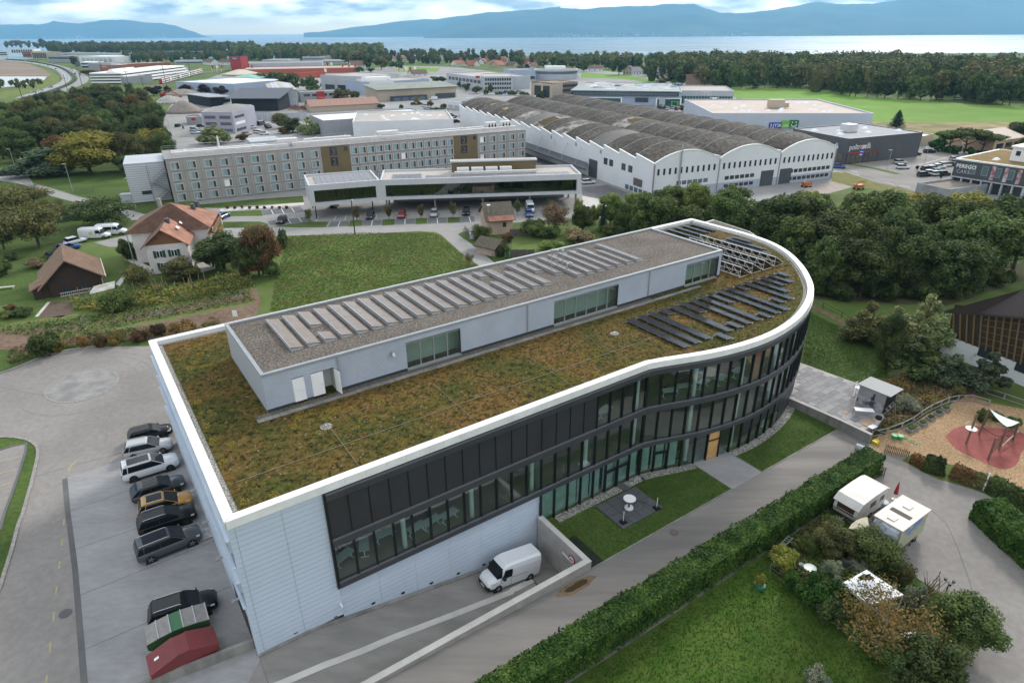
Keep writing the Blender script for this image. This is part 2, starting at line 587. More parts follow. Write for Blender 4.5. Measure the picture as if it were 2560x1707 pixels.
Jp=M('wooded_mountain',(.035,.06,.05),(.06,.085,.06),sc=.0012,rough=1,spec=.05,big=.25,bigsc=.0004)
def Hm(name,dist,prof,seed,rough=1.0,depth=4500):
 0
 Gt=12
 xs=[]
 for(xa,ya),(xb,yb)in zip(prof,prof[1:]):
  n=max(1,int(abs(xb-xa)/12))
  for k in range(n):
   t=k/n
   xs.append((xa+(xb-xa)*t,ya+(yb-ya)*t))
 xs.append(prof[-1])
 Ga=[]
 for px,py in xs:
  d=Gw(px,py)
  t=(dist+depth)/d.y
  p=Vc((d.x*t,d.y*t,D7+d.z*t))
  nz=mnoise.fractal(Vc((p.x*.0011,seed,0)),1.0,2.1,6)
  p.z+=nz*70*rough
  Ga.append(p)
 verts,faces=[],[]
 n=len(Ga)
 for r in range(Gt+1):
  f=r/Gt
  for p in Ga:
   s=1-f
   y=p.y-(p.y-dist)*f
   x=p.x*(y/p.y)
   base=Db-4
   z=base+(p.z-base)*(s**.9)
   z+=mnoise.fractal(Vc((x*.0009,y*.0009,seed)),1.0,2.1,6)*150*rough*s*(1-s)*2.2
   verts.append((x,y,max(z,base)if r<Gt else base))
 for r in range(Gt):
  for k in range(n-1):
   a=r*n+k
   faces.append((a,a+1,a+n+1,a+n))
 i=len(verts)
 for p in Ga:
  verts.append((p.x*1.25,p.y*1.25,Db-4))
 for k in range(n-1):
  faces.append((k+1,k,i+k,i+k+1))
 me=bpy.data.meshes.new(name)
 me.from_pydata(verts,[],faces)
 me.materials.append(Jp)
 me.polygons.foreach_set('use_smooth',[True]*len(me.polygons))
 return Cg(link(name,me))
Hm('mountain',10300,[(1060,92),(1100,80),(1140,58),(1180,41),(1225,30),(1290,25),(1380,20),(1500,17),(1650,14),(1735,13),(1775,27),(1800,35),(1880,36),(1930,22),(1985,11),(2080,9),(2180,12),(2240,4),(2300,-12),(2420,-22),(2560,-26),(2750,-28),(3000,-30)],3.1,1.0,3000)
Hm('mountain',13400,[(760,91),(820,80),(900,66),(980,57),(1060,50),(1180,38),(1400,15)],8.4,.7,1500)
Hm('hills',13600,[(-300,70),(-80,68),(0,66),(60,64),(95,62),(133,51),(170,56),(200,60),(250,55),(305,51),(345,52),(400,57),(440,67),(475,82),(520,95),(560,101)],5.7,.55,1500)
mb=MB()
for k in range(620):
 px=E3.choice((E3.gauss(1490,70),E3.uniform(1380,2560),E3.uniform(0,420)))
 if px>1300:
  dist,dep=10300,3000
 else:
  dist,dep=13600,1500
 f=abs(E3.gauss(0,.09))
 x=(px-CX)/En*1.0*(dist/.915)
 d=Gw(px,92)
 y=dist+40+f*1500
 x=d.x/d.y*y
 z=Db+f*260
 s=E3.uniform(5,12)
 mb.box(x-s,x+s,y-8,y+8,z-20,z+E3.uniform(8,16))
B8(mb.Aa('shore_villages',M('pale_render',(.42,.42,.41))),kind='stuff')
mh,N,L=C3('haze_air')
o_,v_=N.new('ShaderNodeOutputMaterial'),N.new('ShaderNodeVolumePrincipled')
v_.inputs['Color'].default_value=(.30,.66,1.0,1)
v_.inputs['Density'].default_value=HAZE_D=5.5e-5
v_.inputs['Anisotropy'].default_value=.25
L.new(v_.outputs[0],o_.inputs['Volume'])
B8(MB().box(-15500,15500,-600,15500,-62,1150).Aa('haze',mh),kind='stuff')
# roads, yards, lawns near the office building
g_turn=Aj('turning_circle',[(-140,1000),(0,935)]+tp(Cf,(100,260),(200,222),(330,165),(500,108),(640,78),(780,60),(900,52),(1000,47),(1380,42))+[(460,850),(640,1100),(647,1637),(700,1800),(300,2050),(-260,2050),(-260,1200)],.02,D8,holes=[Ed])
Aj('concrete_apron',[Ak(*Cf(620,1250)),Ak(*Cf(1130,1085)),Ak(455,1140),Ag(-.02,21.0),Ag(-.02,-.4),Ak(560,1830),Ak(235,1830),Ak(*Dc(790,1568))],.04,Gf,px=False)
for pa,pb in((Cf(645,1555),Cf(1240,1345)),(Dc(683,345),Dc(1300,135)),(Dc(722,770),Dc(1985,262)),(Dc(772,1265),Dc(2125,680))):
 Ar('pavement_joint',[pa,pb],.05,.046,Bb)
Ar('drain_channel',[Cf(597,1258),Cf(622,1568),Dc(640,120),Dc(690,520),Dc(745,1180),Dc(775,1568),(236,1800)],.42,.05,Bb)
ca,cb,J8,cd_=Ak(*Cf(415,460)),Ak(*Cf(1085,345)),Ak(*Cf(700,270)),Ak(*Cf(640,548))
cen=(ca+cb)/2
Jz=[]
for k in range(40):
 q=2*math.pi*k/40
 Jz.append(cen+(ca-cen)*math.cos(q)+(cd_-J8)*.5*math.sin(q))
Cg(Aj('turning_island',Jz,.035,M('island_asphalt',(.19,.185,.18),(.25,.24,.23),sc=.6,rough=.9,big=.15,bigsc=.3),px=False))
Ar('island_kerb',Jz+[Jz[0]],.22,.0,E2,px=False,h=.05)
Hp=M('tyre_mark',(.17,.165,.16),(.22,.21,.205),sc=1.2,rough=.9)
for rr,a0,a1 in((1.55,3.3,6.0),(1.7,.2,2.2),(1.95,3.0,5.4),(2.2,3.6,5.9)):
 Ar('tyre_mark',[cen+(ca-cen)*rr*math.cos(a0+(a1-a0)*k/24)+(cd_-J8)*.5*rr*math.sin(a0+(a1-a0)*k/24)for k in range(25)],.16,.031,Hp,px=False)
for pa,pb in((Cf(1165,625),Cf(1110,765)),(Cf(1325,600),Cf(1275,740)),(Cf(1015,650),Cf(955,1010))):
 Ar('tyre_mark',[pa,pb],.16,.031,Hp)
Ar('yellow_line',tp(Cf,(715,1085),(670,1120),(640,1160),(630,1195)),.13,.03,Do)
for pa,pb in(((590,62),(584,122)),((572,248),(566,310)),((549,450),(542,520)),((522,678),(515,750)),((497,915),(489,1000)),((466,1185),(455,1282)),((433,1490),(426,1568))):
 Ar('yellow_dash',[Dc(*pa),Dc(*pb)],.13,.03,Do)
Ar('yellow_line',tp(Cf,(602,1460),(598,1525)),.13,.03,Do)
Ar('kerb',[(-60,962)]+tp(Cf,(0,292),(100,258),(200,220),(330,163),(500,106),(640,76),(780,56),(880,48)),.28,0,E2,h=.12)
Aj('verge',[(-80,985)]+tp(Cf,(0,292),(100,258),(200,220),(330,163),(500,106),(640,76),(780,56),(900,46),(1380,38),(1380,-20),(900,-20),(0,150))+[(-80,930)],.015,Cd)
Kn=tp(Cf,(-60,880),(60,876),(170,885),(240,900),(295,925),(335,960),(350,1000),(347,1060),(320,1180),(285,1320),(215,1568))+tp(Dc,(170,120),(110,350),(40,570),(0,700))+[(-60,1600)]
Aj('verge',Kn+[(-140,1600),(-140,1090)],.06,Cd)
Ar('kerb',Kn,.3,0,E2,h=.13)
Aj('small_car_park',[(-30,1132)]+tp(Cf,(0,1005),(110,970),(245,942),(238,1000),(190,1170),(110,1400),(45,1568))+tp(Dc,(0,170))+[(-60,1420)],.075,D8)
Ar('kerb',[(-30,1131)]+tp(Cf,(0,1000),(110,966),(248,938),(240,1000),(192,1170),(112,1400),(48,1568))+tp(Dc,(2,170)),.22,0,Bb,h=.13)
for pa,pb in(((-20,1110),(192,1055)),((-20,1220),(155,1172)),((-20,1335),(118,1293)),((-20,1462),(78,1435))):
 Ar('bay_line',[Cf(*pa),Cf(*pb)],.1,.081,Do)
B8(MB().cyl((0,0),.45,0,.03,20).Aa('manhole_cover',Bb,loc=Ak(*Dc(601,930))+Vc((0,0,.03))),'round dark manhole cover in the asphalt beside the drain channel','manhole cover')
def Ao(u):
 return-.02-.17*max(.0,u-3.4)*smooth(2.6,6.5,u)
us=[-.05,2.6,3.5,4.5,5.5,6.5,10,15,20,25]
mb=MB()
for a,b in zip(us,us[1:]):
 mb.A2([Ag(a,-6.6,Ao(a)),Ag(b,-6.6,Ao(b)),Ag(b,.6,Ao(b)),Ag(a,.6,Ao(a))])
Ld=M('ramp_concrete',(.20,.19,.175),(.255,.24,.22),sc=.7,rough=.9,bump=.25,bsc=14,big=.14,bigsc=.3,stretch=(.3,1,1,-TH))
Cg(mb.Aa('ramp',Ld))
def rpt(px,py):
 z=-.5
 for _ in range(8):
  p=at(px,py,z)
  u,v=Gx(p)
  z=Ao(u)
 return u,v
ep=[rpt(*q)for q in(Ke(-120,1700),Ke(240,1568),Ke(750,1360),Ke(1260,1150),Ke(1800,945),Ke(2350,730),Kr(0,718),Kr(190,622))]
Hn=[ep[0]]
for(ua,va),(ub,vb)in zip(ep,ep[1:]):
 Hn+=[(ua+(ub-ua)*q/8,va+(vb-va)*q/8)for q in range(1,9)]
mb=MB()
for(u1,v1),(u2,v2)in zip(Hn,Hn[1:]):
 mb.A2([Ag(u1,v1-.28,Ao(u1)+.03),Ag(u2,v2-.28,Ao(u2)+.03),Ag(u2,v2+.28,Ao(u2)+.03),Ag(u1,v1+.28,Ao(u1)+.03)])
Cg(mb.Aa('ramp_edge_strip',Ay))
Cg(MB().An([Ag(21.9,-5.2,Ao(21.9)-.1),Ag(22.15,-5.2,Ao(22.15)-.1),Ag(22.15,-.1,Ao(22.15)-.1),Ag(21.9,-.1,Ao(21.9)-.1),Ag(21.9,-5.2,Ao(21.9)+.012),Ag(22.15,-5.2,Ao(22.15)+.012),Ag(22.15,-.1,Ao(22.15)+.012),Ag(21.9,-.1,Ao(21.9)+.012)]).Aa('ramp_drain',Bb))
mb=MB()
for a,b in zip(us,us[1:]):
 if b<=25:
  mb.An([Ag(a,-.18,Ao(a)-.1),Ag(b,-.18,Ao(b)-.1),Ag(b,.1,Ao(b)-.1),Ag(a,.1,Ao(a)-.1),Ag(a,-.18,Ao(a)+.16),Ag(b,-.18,Ao(b)+.16),Ag(b,.1,Ao(b)+.16),Ag(a,.1,Ao(a)+.16)])
Cg(mb.Aa('plinth',A0))
rw=Ah('retaining_wall','pale concrete retaining wall with coping beside the sloping ramp','wall')
for a,b in((-1,4.6),(4.62,9.3),(9.32,17.4),(17.42,25.2)):
 q=[(a,-6.9),(b,-6.9),(b,-6.45),(a,-6.45)]
 MB().An([Ag(u,v,-4.2)for u,v in q]+[Ag(u,v,.3)for u,v in q]).Aa('wall_segment',Eu,rw)
 q=[(a,-6.93),(b,-6.93),(b,-6.42),(a,-6.42)]
 MB().An([Ag(u,v,.3)for u,v in q]+[Ag(u,v,.37)for u,v in q]).Aa('coping',Ay,rw)
q=[(24.75,-6.44),(25.18,-6.44),(25.18,-.03),(24.75,-.03)]
MB().An([Ag(u,v,-4.2)for u,v in q]+[Ag(u,v,.3)for u,v in q]).Aa('wall_segment',Eu,rw)
q=[(24.72,-6.41),(25.21,-6.41),(25.21,-.03),(24.72,-.03)]
MB().An([Ag(u,v,.3)for u,v in q]+[Ag(u,v,.37)for u,v in q]).Aa('coping',Ay,rw)
J0=M('black_rubber',(.012,.012,.013),rough=.6)
q=[(25.3,-6.8),(26.7,-6.8),(26.7,-3.0),(25.3,-3.0)]
Cg(MB().An([Ag(u,v,-.62)for u,v in q]+[Ag(u,v,-.56)for u,v in q]).Aa('light_well_grate',J0))
lw=Ah('low_wall','low weathered concrete wall behind the red skip at the foot of the ramp','wall')
pa,pb=Ak(*Dc(1510,1568)),Ak(*Dc(2340,1240))
dd=(pb-pa).normalized();nn=Vc((-dd.y,dd.x,0))
pa=pa-dd*4
MB().An([pa-nn*.12,pb-nn*.12,pb+nn*.12,pa+nn*.12]+[p+Vc((0,0,.85))for p in(pa-nn*.12,pb-nn*.12,pb+nn*.12,pa+nn*.12)]).Aa('wall_segment',A0,lw)
Aj('driveway',[Ag(-8,-6.92),Ag(43.4,-6.92),Ag(43.45,-1.0),Ag(48.1,-1.0),Ag(48.1,-6.95),Ag(61.9,-6.95),Ag(61.9,-10.4),Ag(64,-12.5),Ag(64,-14),Ag(50,-14.2),Ag(-8,-14.2)],.02,Fs,px=False)
Aj('concrete_path',[Ag(43.4,-6.9),Ag(43.4,-.5),Ag(48.1,-.5),Ag(48.1,-6.9)],.035,Gf,px=False)
Aj('lawn',[Ag(25.2,-6.8),Ag(43.4,-6.8),Ag(43.4,-.2),Ag(25.2,-.2)],.03,Cd,px=False)
Aj('lawn',[Ag(48.15,-6.8),Ag(61.85,-6.8),Ag(61.85,-.5),Ag(56,-2.2),Ag(51,-2.6),Ag(48.15,-2.6)],.03,Cd,px=False)
Ar('garden_kerb',[Ag(25.3,-6.88),Ag(43.4,-6.88),Ag(43.44,-2.2)],.13,0,A0,px=False,h=.06)
Ar('garden_kerb',[Ag(61.8,-6.88),Ag(48.12,-6.88),Ag(48.12,-3.0)],.13,0,A0,px=False,h=.06)
B8(MB().cyl((0,0),.42,0,.03,20).Aa('manhole_cover',M('rusty_iron',(.16,.12,.10),(.10,.09,.085),sc=6,rough=.8),loc=Ak(*Kr(1488,187))+Vc((0,0,.03))),'rusty round manhole cover in the drive beside the hedge','manhole cover')
pud=Ak(*Kr(590,680))
def Mt(c,a,b,rot,n=22,seed=0,amp=.15):
 rr=random.Random(seed)
 E4=[]
 for k in range(n):
  q=2*math.pi*k/n
  s=1+rr.uniform(-amp,amp)
  E4.append(Vc((c.x+(a*math.cos(q)*math.cos(rot)-b*math.sin(q)*math.sin(rot))*s,c.y+(a*math.cos(q)*math.sin(rot)+b*math.sin(q)*math.cos(rot))*s,0)))
 return E4
Aj('mud_ring',Mt(pud,2.1,.5,TH,seed=4),.026,Hk,px=False)
Aj('puddle',Mt(pud,1.15,.28,TH,seed=5),.032,M('muddy_water',(.06,.04,.018),rough=.08,spec=.6),px=False)
# the office building
Dd=M('white_cladding',(.50,.57,.665),rough=.38,spec=.5,c2=(.47,.54,.63),sc=.3,bump=.03,bsc=.8)
Ec=M('white_coping',(.76,.76,.75),(.62,.62,.60),sc=.9,det=9,lo=.35,hi=.75,rough=.45,spec=.4,big=.05,bigsc=.2)
E7=M('joint_backing',(.03,.033,.036),rough=.9)
Jr=M('anthracite_metal',(.040,.044,.050),(.048,.052,.058),sc=.6,rough=.42,metal=.0,spec=.5)
Gu=M('anthracite_panel',(.028,.028,.031),(.034,.034,.038),sc=.5,rough=.5,spec=.45)
Ax=M('black_frame',(.012,.013,.014),rough=.45)
Jq=Du('window_glass',(.84,.93,.91),1.25)
Es=M('office_floor',(.30,.25,.20),(.24,.20,.16),sc=.4,rough=.6)
Dn=M('slab',(.22,.22,.22),rough=.9)
Fi=M('interior_wall',(.34,.34,.33),(.26,.26,.255),sc=.15,rough=.9)
Hy=M('round_column',(.62,.64,.62),rough=.7)
Gs=M('curtain',(.52,.62,.58),(.40,.48,.46),sc=1.5,rough=.95)
Ab=M('white_paint',(.78,.78,.78),rough=.5)
Jk=M('table_top',(.60,.62,.62),rough=.5)
At=M('grey_metal',(.28,.30,.32),(.24,.26,.28),sc=1,rough=.45,spec=.5)
A3=M('aluminium',(.45,.47,.49),rough=.35,metal=.6)
Li=M('corrugated_metal',(.36,.40,.46),(.33,.37,.43),sc=.5,rough=.4,spec=.5,big=.06,bigsc=.3)
Df=M('roof_gravel',(.195,.168,.145),(.075,.066,.057),sc=5.5,rough=.95,bump=1.5,bsc=7,spec=.15,lo=.40,hi=.60,big=.15,bigsc=.35)
ms,N,L=C3('sedum')
o_,b_,g_=N.new('ShaderNodeOutputMaterial'),N.new('ShaderNodeBsdfPrincipled'),N.new('ShaderNodeNewGeometry')
b_.inputs['Roughness'].default_value,b_.inputs['Specular IOR Level'].default_value=.95,.1
nA=N.new('ShaderNodeTexNoise');nA.inputs['Scale'].default_value,nA.inputs['Detail'].default_value,nA.inputs['Roughness'].default_value=1.6,8,.75
nB=N.new('ShaderNodeTexNoise');nB.inputs['Scale'].default_value,nB.inputs['Detail'].default_value=.16,5
nC=N.new('ShaderNodeTexVoronoi');nC.inputs['Scale'].default_value=4.2
for n_ in(nA,nB,nC):
 L.new(g_.outputs['Position'],n_.inputs['Vector'])
ra=N.new('ShaderNodeValToRGB')
e=ra.color_ramp.elements
e[0].position,e[0].color=.30,(.018,.018,.008,1)
e[1].position,e[1].color=.72,(.20,.13,.06,1)
for p_,c_ in((.42,(.05,.05,.016,1)),(.50,(.088,.078,.024,1)),(.58,(.125,.085,.036,1)),(.64,(.12,.105,.032,1))):
 e.new(p_).color=c_
ad=N.new('ShaderNodeMath');ad.operation='MULTIPLY_ADD';ad.inputs[1].default_value=.28
L.new(nC.outputs['Color'],ad.inputs[0]);
sb=N.new('ShaderNodeMath');sb.operation='SUBTRACT';sb.inputs[1].default_value=.14
L.new(nA.outputs[0],sb.inputs[0]);L.new(sb.outputs[0],ad.inputs[2]);L.new(ad.outputs[0],ra.inputs[0])
rb=N.new('ShaderNodeValToRGB')
rb.color_ramp.elements[0].position,rb.color_ramp.elements[0].color=.38,(.62,.80,.55,1)
rb.color_ramp.elements[1].position,rb.color_ramp.elements[1].color=.62,(1.25,.95,.85,1)
L.new(nB.outputs[0],rb.inputs[0])
mm=N.new('ShaderNodeMixRGB');mm.blend_type='MULTIPLY';mm.inputs[0].default_value=1
L.new(ra.outputs[0],mm.inputs[1]);L.new(rb.outputs[0],mm.inputs[2]);L.new(mm.outputs[0],b_.inputs['Base Color'])
Jf=N.new('ShaderNodeBump');Jf.inputs['Strength'].default_value,Jf.inputs['Distance'].default_value=1,.12
L.new(nA.outputs[0],Jf.inputs['Height']);L.new(Jf.outputs[0],b_.inputs['Normal']);L.new(b_.outputs[0],o_.inputs[0])
Gc=ms
OB=Ah('office_building','large three-storey office building with curved glass end and planted roof','building',O2,TH)
Gi=Cs([(34,0,0),(37.5,0,0),(44.6,-2.05,0),(51,-2.78,0),(57,-2.05,0),(62.3,-.25,0),(67.3,2.4,0),(71.6,5.9,0),(74.8,9.2,0),(77.7,13.0,0),(79.6,17.2,0),(80.3,22,0),(80.2,27,0),(80.1,32.4,0)],12)[12:]
Gi[0]=Vc((37.5,0,0))
Fq=1.557
Ba=Fh(Gi,Fq)
if(Ba[-1]-Gi[-1]).length>.3:
 Ba.append(Gi[-1])
Di=[Vc((6.36+Fq*k,0,0))for k in range(21)]
B7=[Vc((0,0,0)),Vc((6.36,0,0))]+Di[1:-1]+Ba+[Vc((0,32.4,0))]
def Eg(pts,d):
 E4=[]
 n=len(pts)
 for k in range(n):
  a,b,c=pts[k-1],pts[k],pts[(k+1)%n]
  e1,e2=(b-a).normalized(),(c-b).normalized()
  n1,n2=Vc((-e1.y,e1.x,0)),Vc((-e2.y,e2.x,0))
  m=(n1+n2)
  m=m/max(.2,m.dot(n1))
  E4.append(b+m*d)
 return E4
D3=-.6
Nj,in2=Eg(B7,.62),Eg(B7,1.05)
MB().C8(Eg(B7,.3),11.2,11.72,m=0).Aa('roof_slab',Dn,OB)
mb=MB()
n=len(B7)
for k in range(n):
 j=(k+1)%n
 mb.A2([(*Nj[k].xy,11.75),(*Nj[j].xy,11.75),(*in2[j].xy,11.75),(*in2[k].xy,11.75)])
mb.Aa('gravel_border',D4,OB)
MB().A2([(*p.xy,11.79)for p in in2]).Aa('sedum_roof',Gc,OB)
seg=[]
pts=B7+[B7[0]]
ins=Nj+[Nj[0]]
for k in range(len(pts)-1):
 a,b,ia,ib=pts[k],pts[k+1],ins[k],ins[k+1]
 L_=(b-a).length
 m=max(1,round(L_/3.1))
 for t in range(m):
  f0,f1=t/m,(t+1)/m
  g=.006/L_
  q=[a.lerp(b,f0+g),a.lerp(b,f1-g),ia.lerp(ib,f1-g),ia.lerp(ib,f0+g)]
  d=(b-a).normalized();Mf=Vc((d.y,-d.x,0))
  q[0]=q[0]+Mf*.05;q[1]=q[1]+Mf*.05
  MB().An([(p.x,p.y,11.56)for p in q]+[(p.x,p.y,12.2-(.02 if i>1 else 0))for i,p in enumerate(q)]).Aa('parapet_cap',Ec,OB)
core=MB()
core.box(.12,6.3,.1,.35,-1,11.55)
core.box(.12,80,32.0,32.3,-.5,11.55)
core.box(6.3,25.1,.2,.5,-4.4,2.85)
core.box(.12,.4,.1,32.2,-.3,11.55)
core.Aa('wall_core',E7,OB)
def D9(name,w,h,t=.07):
 return MB().box(.011,w-.011,-t,0,.013,h-.013).mesh(name,Dd)
RH=.4285
Mw=[(.02,.45),(.45,3.4),(3.4,6.36)]
for(a,b)in Mw:
 me=D9('cladding_panel',b-a,RH)
 for r in range(27):
  link('cladding_panel',me,OB,(a,.1,.0+r*RH))
Gj=[6.36+3.114*k for k in range(6)]+[25.1]
for a,b in zip(Gj,Gj[1:]):
 me=D9('cladding_panel',b-a,RH)
 z=1.75-RH
 zb=min(Ao(a),Ao(b))
 while z>zb-RH:
  link('cladding_panel',me,OB,(a,.2,z))
  z-=RH
 mb=MB()
 for k in range(8):
  mb.A6([[(x,.2,1.76+k*.13),(x,.06,1.79+k*.13),(x,.06,1.86+k*.13),(x,.2,1.885+k*.13)]for x in(a+.01,b-.01)])
 B8(mb.Aa('rib_panel',Dd,OB),kind='stuff')
def lf(v0,v1,z0,z1,x0=-.02,x1=.12):
 return(x0,x1,v0,v1,z0,z1)
for z0,z1 in((0,4.7),(7.0,8.3),(10.6,11.55)):
 for k in range(10):
  a,b=32.2*k/10,32.2*(k+1)/10
  if z0==0 and k in(0,1):
   MB().box(-.02,.12,a+.01,b-.01,3.1,z1).Aa('cladding_panel',Dd,OB)
   if k==0:
    MB().box(-.02,.12,.02,.8,0,3.09).Aa('cladding_panel',Dd,OB)
   continue
  MB().box(-.02,.12,a+.01,b-.01,z0,z1).Aa('cladding_panel',Dd,OB)
MB().box(.0,.1,.82,6.4,0,3.08).Aa('roller_door',Ax,OB)
for z0,z1 in((4.7,7.0),(8.3,10.6)):
 for k in range(20):
  a,b=32.2*k/20,32.2*(k+1)/20
  MB().box(.05,.07,a+.05,b-.05,z0+.02,z1-.02).Aa('window_pane',M('sky_glass',(.10,.13,.17),rough=.06,spec=.9),OB)
  MB().box(.0,.12,b-.05,b+.05,z0,z1).Aa('mullion',Ab,OB)
 for z in(z0,z1):
  MB().box(-.22,-.021,.02,32.2,z-.05,z+.05).Aa('facade_fin',Dd,OB)
for v in(2.5,7.5,12.5,17.5):
 sb_=MB().box(-.5,-.025,v,v+.2,3.3,3.4).box(-.62,-.45,v-.05,v+.25,3.22,3.36).Aa('wall_lamp',At,OB)
Ev,Em={},{}
def Cn(h):
 if h not in Ev:
  Ev[h]=MB().box(.05,Fq-.05,.02,.045,.05,h-.05).mesh('window_pane',Jq)
 return Ev[h]
def C2(h):
 if h not in Em:
  Em[h]=MB().box(-.055,.055,-.16,.10,0,h).mesh('mullion',Ax)
 return Em[h]
def Eb(h,pr,top=.12):
 return MB().A6([[(x,.12,0),(x,-pr,0),(x,-pr,h-top),(x,-pr+.1,h),(x,.12,h)]for x in(.006,Fq-.006)]).mesh('sill_band',Jr)
Mz,L2,H9=Eb(.70,.2),Eb(.60,.2),MB().A6([[(x,.12,0),(x,-.16,0),(x,-.22,.55),(x,-.15,.66),(x,.12,.66)]for x in(.006,Fq-.006)]).mesh('cornice',Jr)
opq={}
def C0(h):
 if h not in opq:
  opq[h]=MB().box(.035,Fq-.035,-.03,.04,.02,h-.02).mesh('facade_panel',Gu)
 return opq[h]
Mn=MB().box(-.03,.03,-.09,.04,0,3.4).mesh('panel_fin',Ax)
Ko=M('chipboard',(.55,.33,.13),(.45,.26,.09),sc=3,rough=.8)
J7=MB().box(.06,Fq-.06,-.02,.03,.02,2.25).mesh('door',Ko)
F5=MB().box(.03,Fq-.03,-.08,.06,0,.12).mesh('door_frame',Ax)
He=MB().box(.10,.20,-.05,.05,0,2.2).box(Fq-.2,Fq-.1,-.05,.05,0,2.2).box(.2,Fq-.2,-.05,.05,2.1,2.2).box(.2,Fq-.2,-.05,.05,0,.1).mesh('door_frame',Ax)
Ly=[(Di[k],Di[k+1],'s',k)for k in range(20)]+[(Ba[k],Ba[k+1],'c',k)for k in range(len(Ba)-1)]
def Ea(me,name,p,ang,z,sx=1.0):
 o=link(name,me,OB,(p.x,p.y,z),ang)
 o.scale=(sx,1,1)
 return o
Z1,Z2,Z3,ZT=2.8,6.75,10.85,11.52
for a,b,kind,k in Ly:
 d=b-a
 ang,sx=math.atan2(d.y,d.x),d.length/Fq
 vis=not(kind=='c' and k>27)
 Ea(H9,'cornice',a,ang,Z3,sx)
 Ea(Mz,'sill_band',a,ang,Z2,sx)
 Ea(L2,'sill_band',a,ang,Z1,sx)
 if(kind=='s' and k<16):
  Ea(C0(3.4),'facade_panel',a,ang,7.45,sx)
  Ea(Mn,'panel_fin',a,ang,7.45)
 else:
  Ea(Cn(3.4),'window_pane',a,ang,7.45,sx)
  Ea(C2(3.4),'mullion',a,ang,7.45)
 Ea(Cn(3.35),'window_pane',a,ang,3.4,sx)
 Ea(C2(3.35),'mullion',a,ang,3.4)
 if kind=='s' and k<12:
  continue
 if kind=='c' and k>=13:
  Ea(C0(3.35),'facade_panel',a,ang,D3,sx)
 elif kind=='c' and k>=8:
  Ea(C0(1.35),'facade_panel',a,ang,1.45,sx)
  Ea(Cn(2.05),'window_pane',a,ang,D3,sx)
  Ea(C2(3.4),'mullion',a,ang,D3)
 else:
  Ea(C2(3.4),'mullion',a,ang,D3)
  if(kind=='s' and k in(12,13,14,15,16,19))or(kind=='c' and k in(0,2,3,4,6,7)):
   Ea(Cn(3.4),'window_pane',a,ang,D3,sx)
  elif kind=='c' and k==5:
   Ea(J7,'door',a,ang,D3,sx)['label']='orange chipboard board closing the doorway'
   Ea(F5,'door_frame',a,ang,D3+2.27,sx)
   Ea(MB().box(.06,Fq-.06,-.02,.03,.02,.95).mesh('transom_panel',Ko),'transom_panel',a,ang,D3+2.4,sx)
  else:
   Ea(Cn(3.4),'window_pane',a,ang,D3,sx)
   Ea(He,'door_frame',a,ang,D3+.02,sx)
   Ea(F5,'door_frame',a,ang,D3+2.27,sx)
MB().box(6.2,6.32,-.2,.1,2.8,11.52).Aa('edge_trim',Ax,OB)
MB().box(37.38,37.62,-.12,.2,-.6,11.5).Aa('corner_post',Ax,OB)
ins3,ins9=Eg(B7,.32),None
MB().C8([p for p in Eg(B7,.35)],6.72,7.02,m=0,mt=1).Aa('floor_slab',[Dn,Es],OB)
MB().C8([p for p in Eg(B7,.35)],2.72,3.02,m=0,mt=1).Aa('floor_slab',[Dn,Es],OB)
MB().A2([(25.1,.3,-.58),(37.5,.3,-.58),(51,-2.4,-.58),(62,.2,-.58),(70,9,-.58),(25.1,9,-.58)]).Aa('floor_slab',Es,OB)
MB().box(6.5,71.4,6.6,6.8,-.6,11.2).Aa('partition_wall',Fi,OB)
MB().box(25.1,25.3,.3,8.6,-.6,11.2).Aa('partition_wall',Fi,OB)
K1=MB().cyl((0,0),.2,0,3.7,12).mesh('round_column',Hy)
J5=Di[:-1]+Ba
Nh=0
for k in range(3,len(J5)-12,4):
 a,b=J5[k],J5[k+1]
 d=(b-a).normalized()
 p=a+Vc((-d.y,d.x,0))*.75+d*1.1
 for z in(-.6,3.02,7.02):
  if z<0 and p.x<25.2:
   continue
  link('column',K1,OB,(p.x,p.y,z))
for a,b,kind,k in Ly:
 if(kind=='s' and 12<=k)or(kind=='c' and k<4):
  if(kind,k)==('c',3):
   continue
  d=(b-a).normalized();nn=Vc((-d.y,d.x,0))
  ln=E3.uniform(.78,1.0)
  prof=[]
  for t in range(29):
   q=t/28
   prof.append(a+d*(Fq*q*ln)+nn*(.42+.06*math.sin(t*1.55+k)))
  mb=MB()
  for p,q in zip(prof,prof[1:]):
   mb.A2([(*p.xy,-.55),(*q.xy,-.55),(*q.xy,2.7),(*p.xy,2.7)])
  mb.Aa('curtain',Gs,OB)
def Jv(w=1.6,d=.8):
 mb=MB().box(-w/2,w/2,-d/2,d/2,.70,.74,0)
 for sx in(-1,1):
  mb.box(sx*w*.42-.03,sx*w*.42+.03,-d*.4,d*.4,0,.04,1).box(sx*w*.42-.03,sx*w*.42+.03,-.04,.04,.04,.70,1)
 return mb
H8=Jv().mesh('office_desk',[Jk,Ab])
G9=MB().box(-.24,.24,-.24,.24,.42,.5).box(-.24,.24,.2,.27,.5,.95).cyl((0,0),.03,.05,.42,6).cyl((0,0),.28,0,.05,8).mesh('office_chair',M('chair_fabric',(.03,.03,.035),rough=.8))
Dr=MB()
for k in range(5):
 Dr.box(-.9,.9,-.18,.18,.05+k*.45,.08+k*.45,0)
 if k<4:
  x=-.85
  while x<.8:
   w=E3.uniform(.05,.2);h=E3.uniform(.2,.36)
   if E3.random()<.75:
    Dr.box(x,x+w,-.15,.15,.08+k*.45,.08+k*.45+h,E3.choice((0,1,2)))
   x+=w+.02
for s in(-.9,.9):
 Dr.box(s-.015,s+.015,-.18,.18,0,1.9,0)
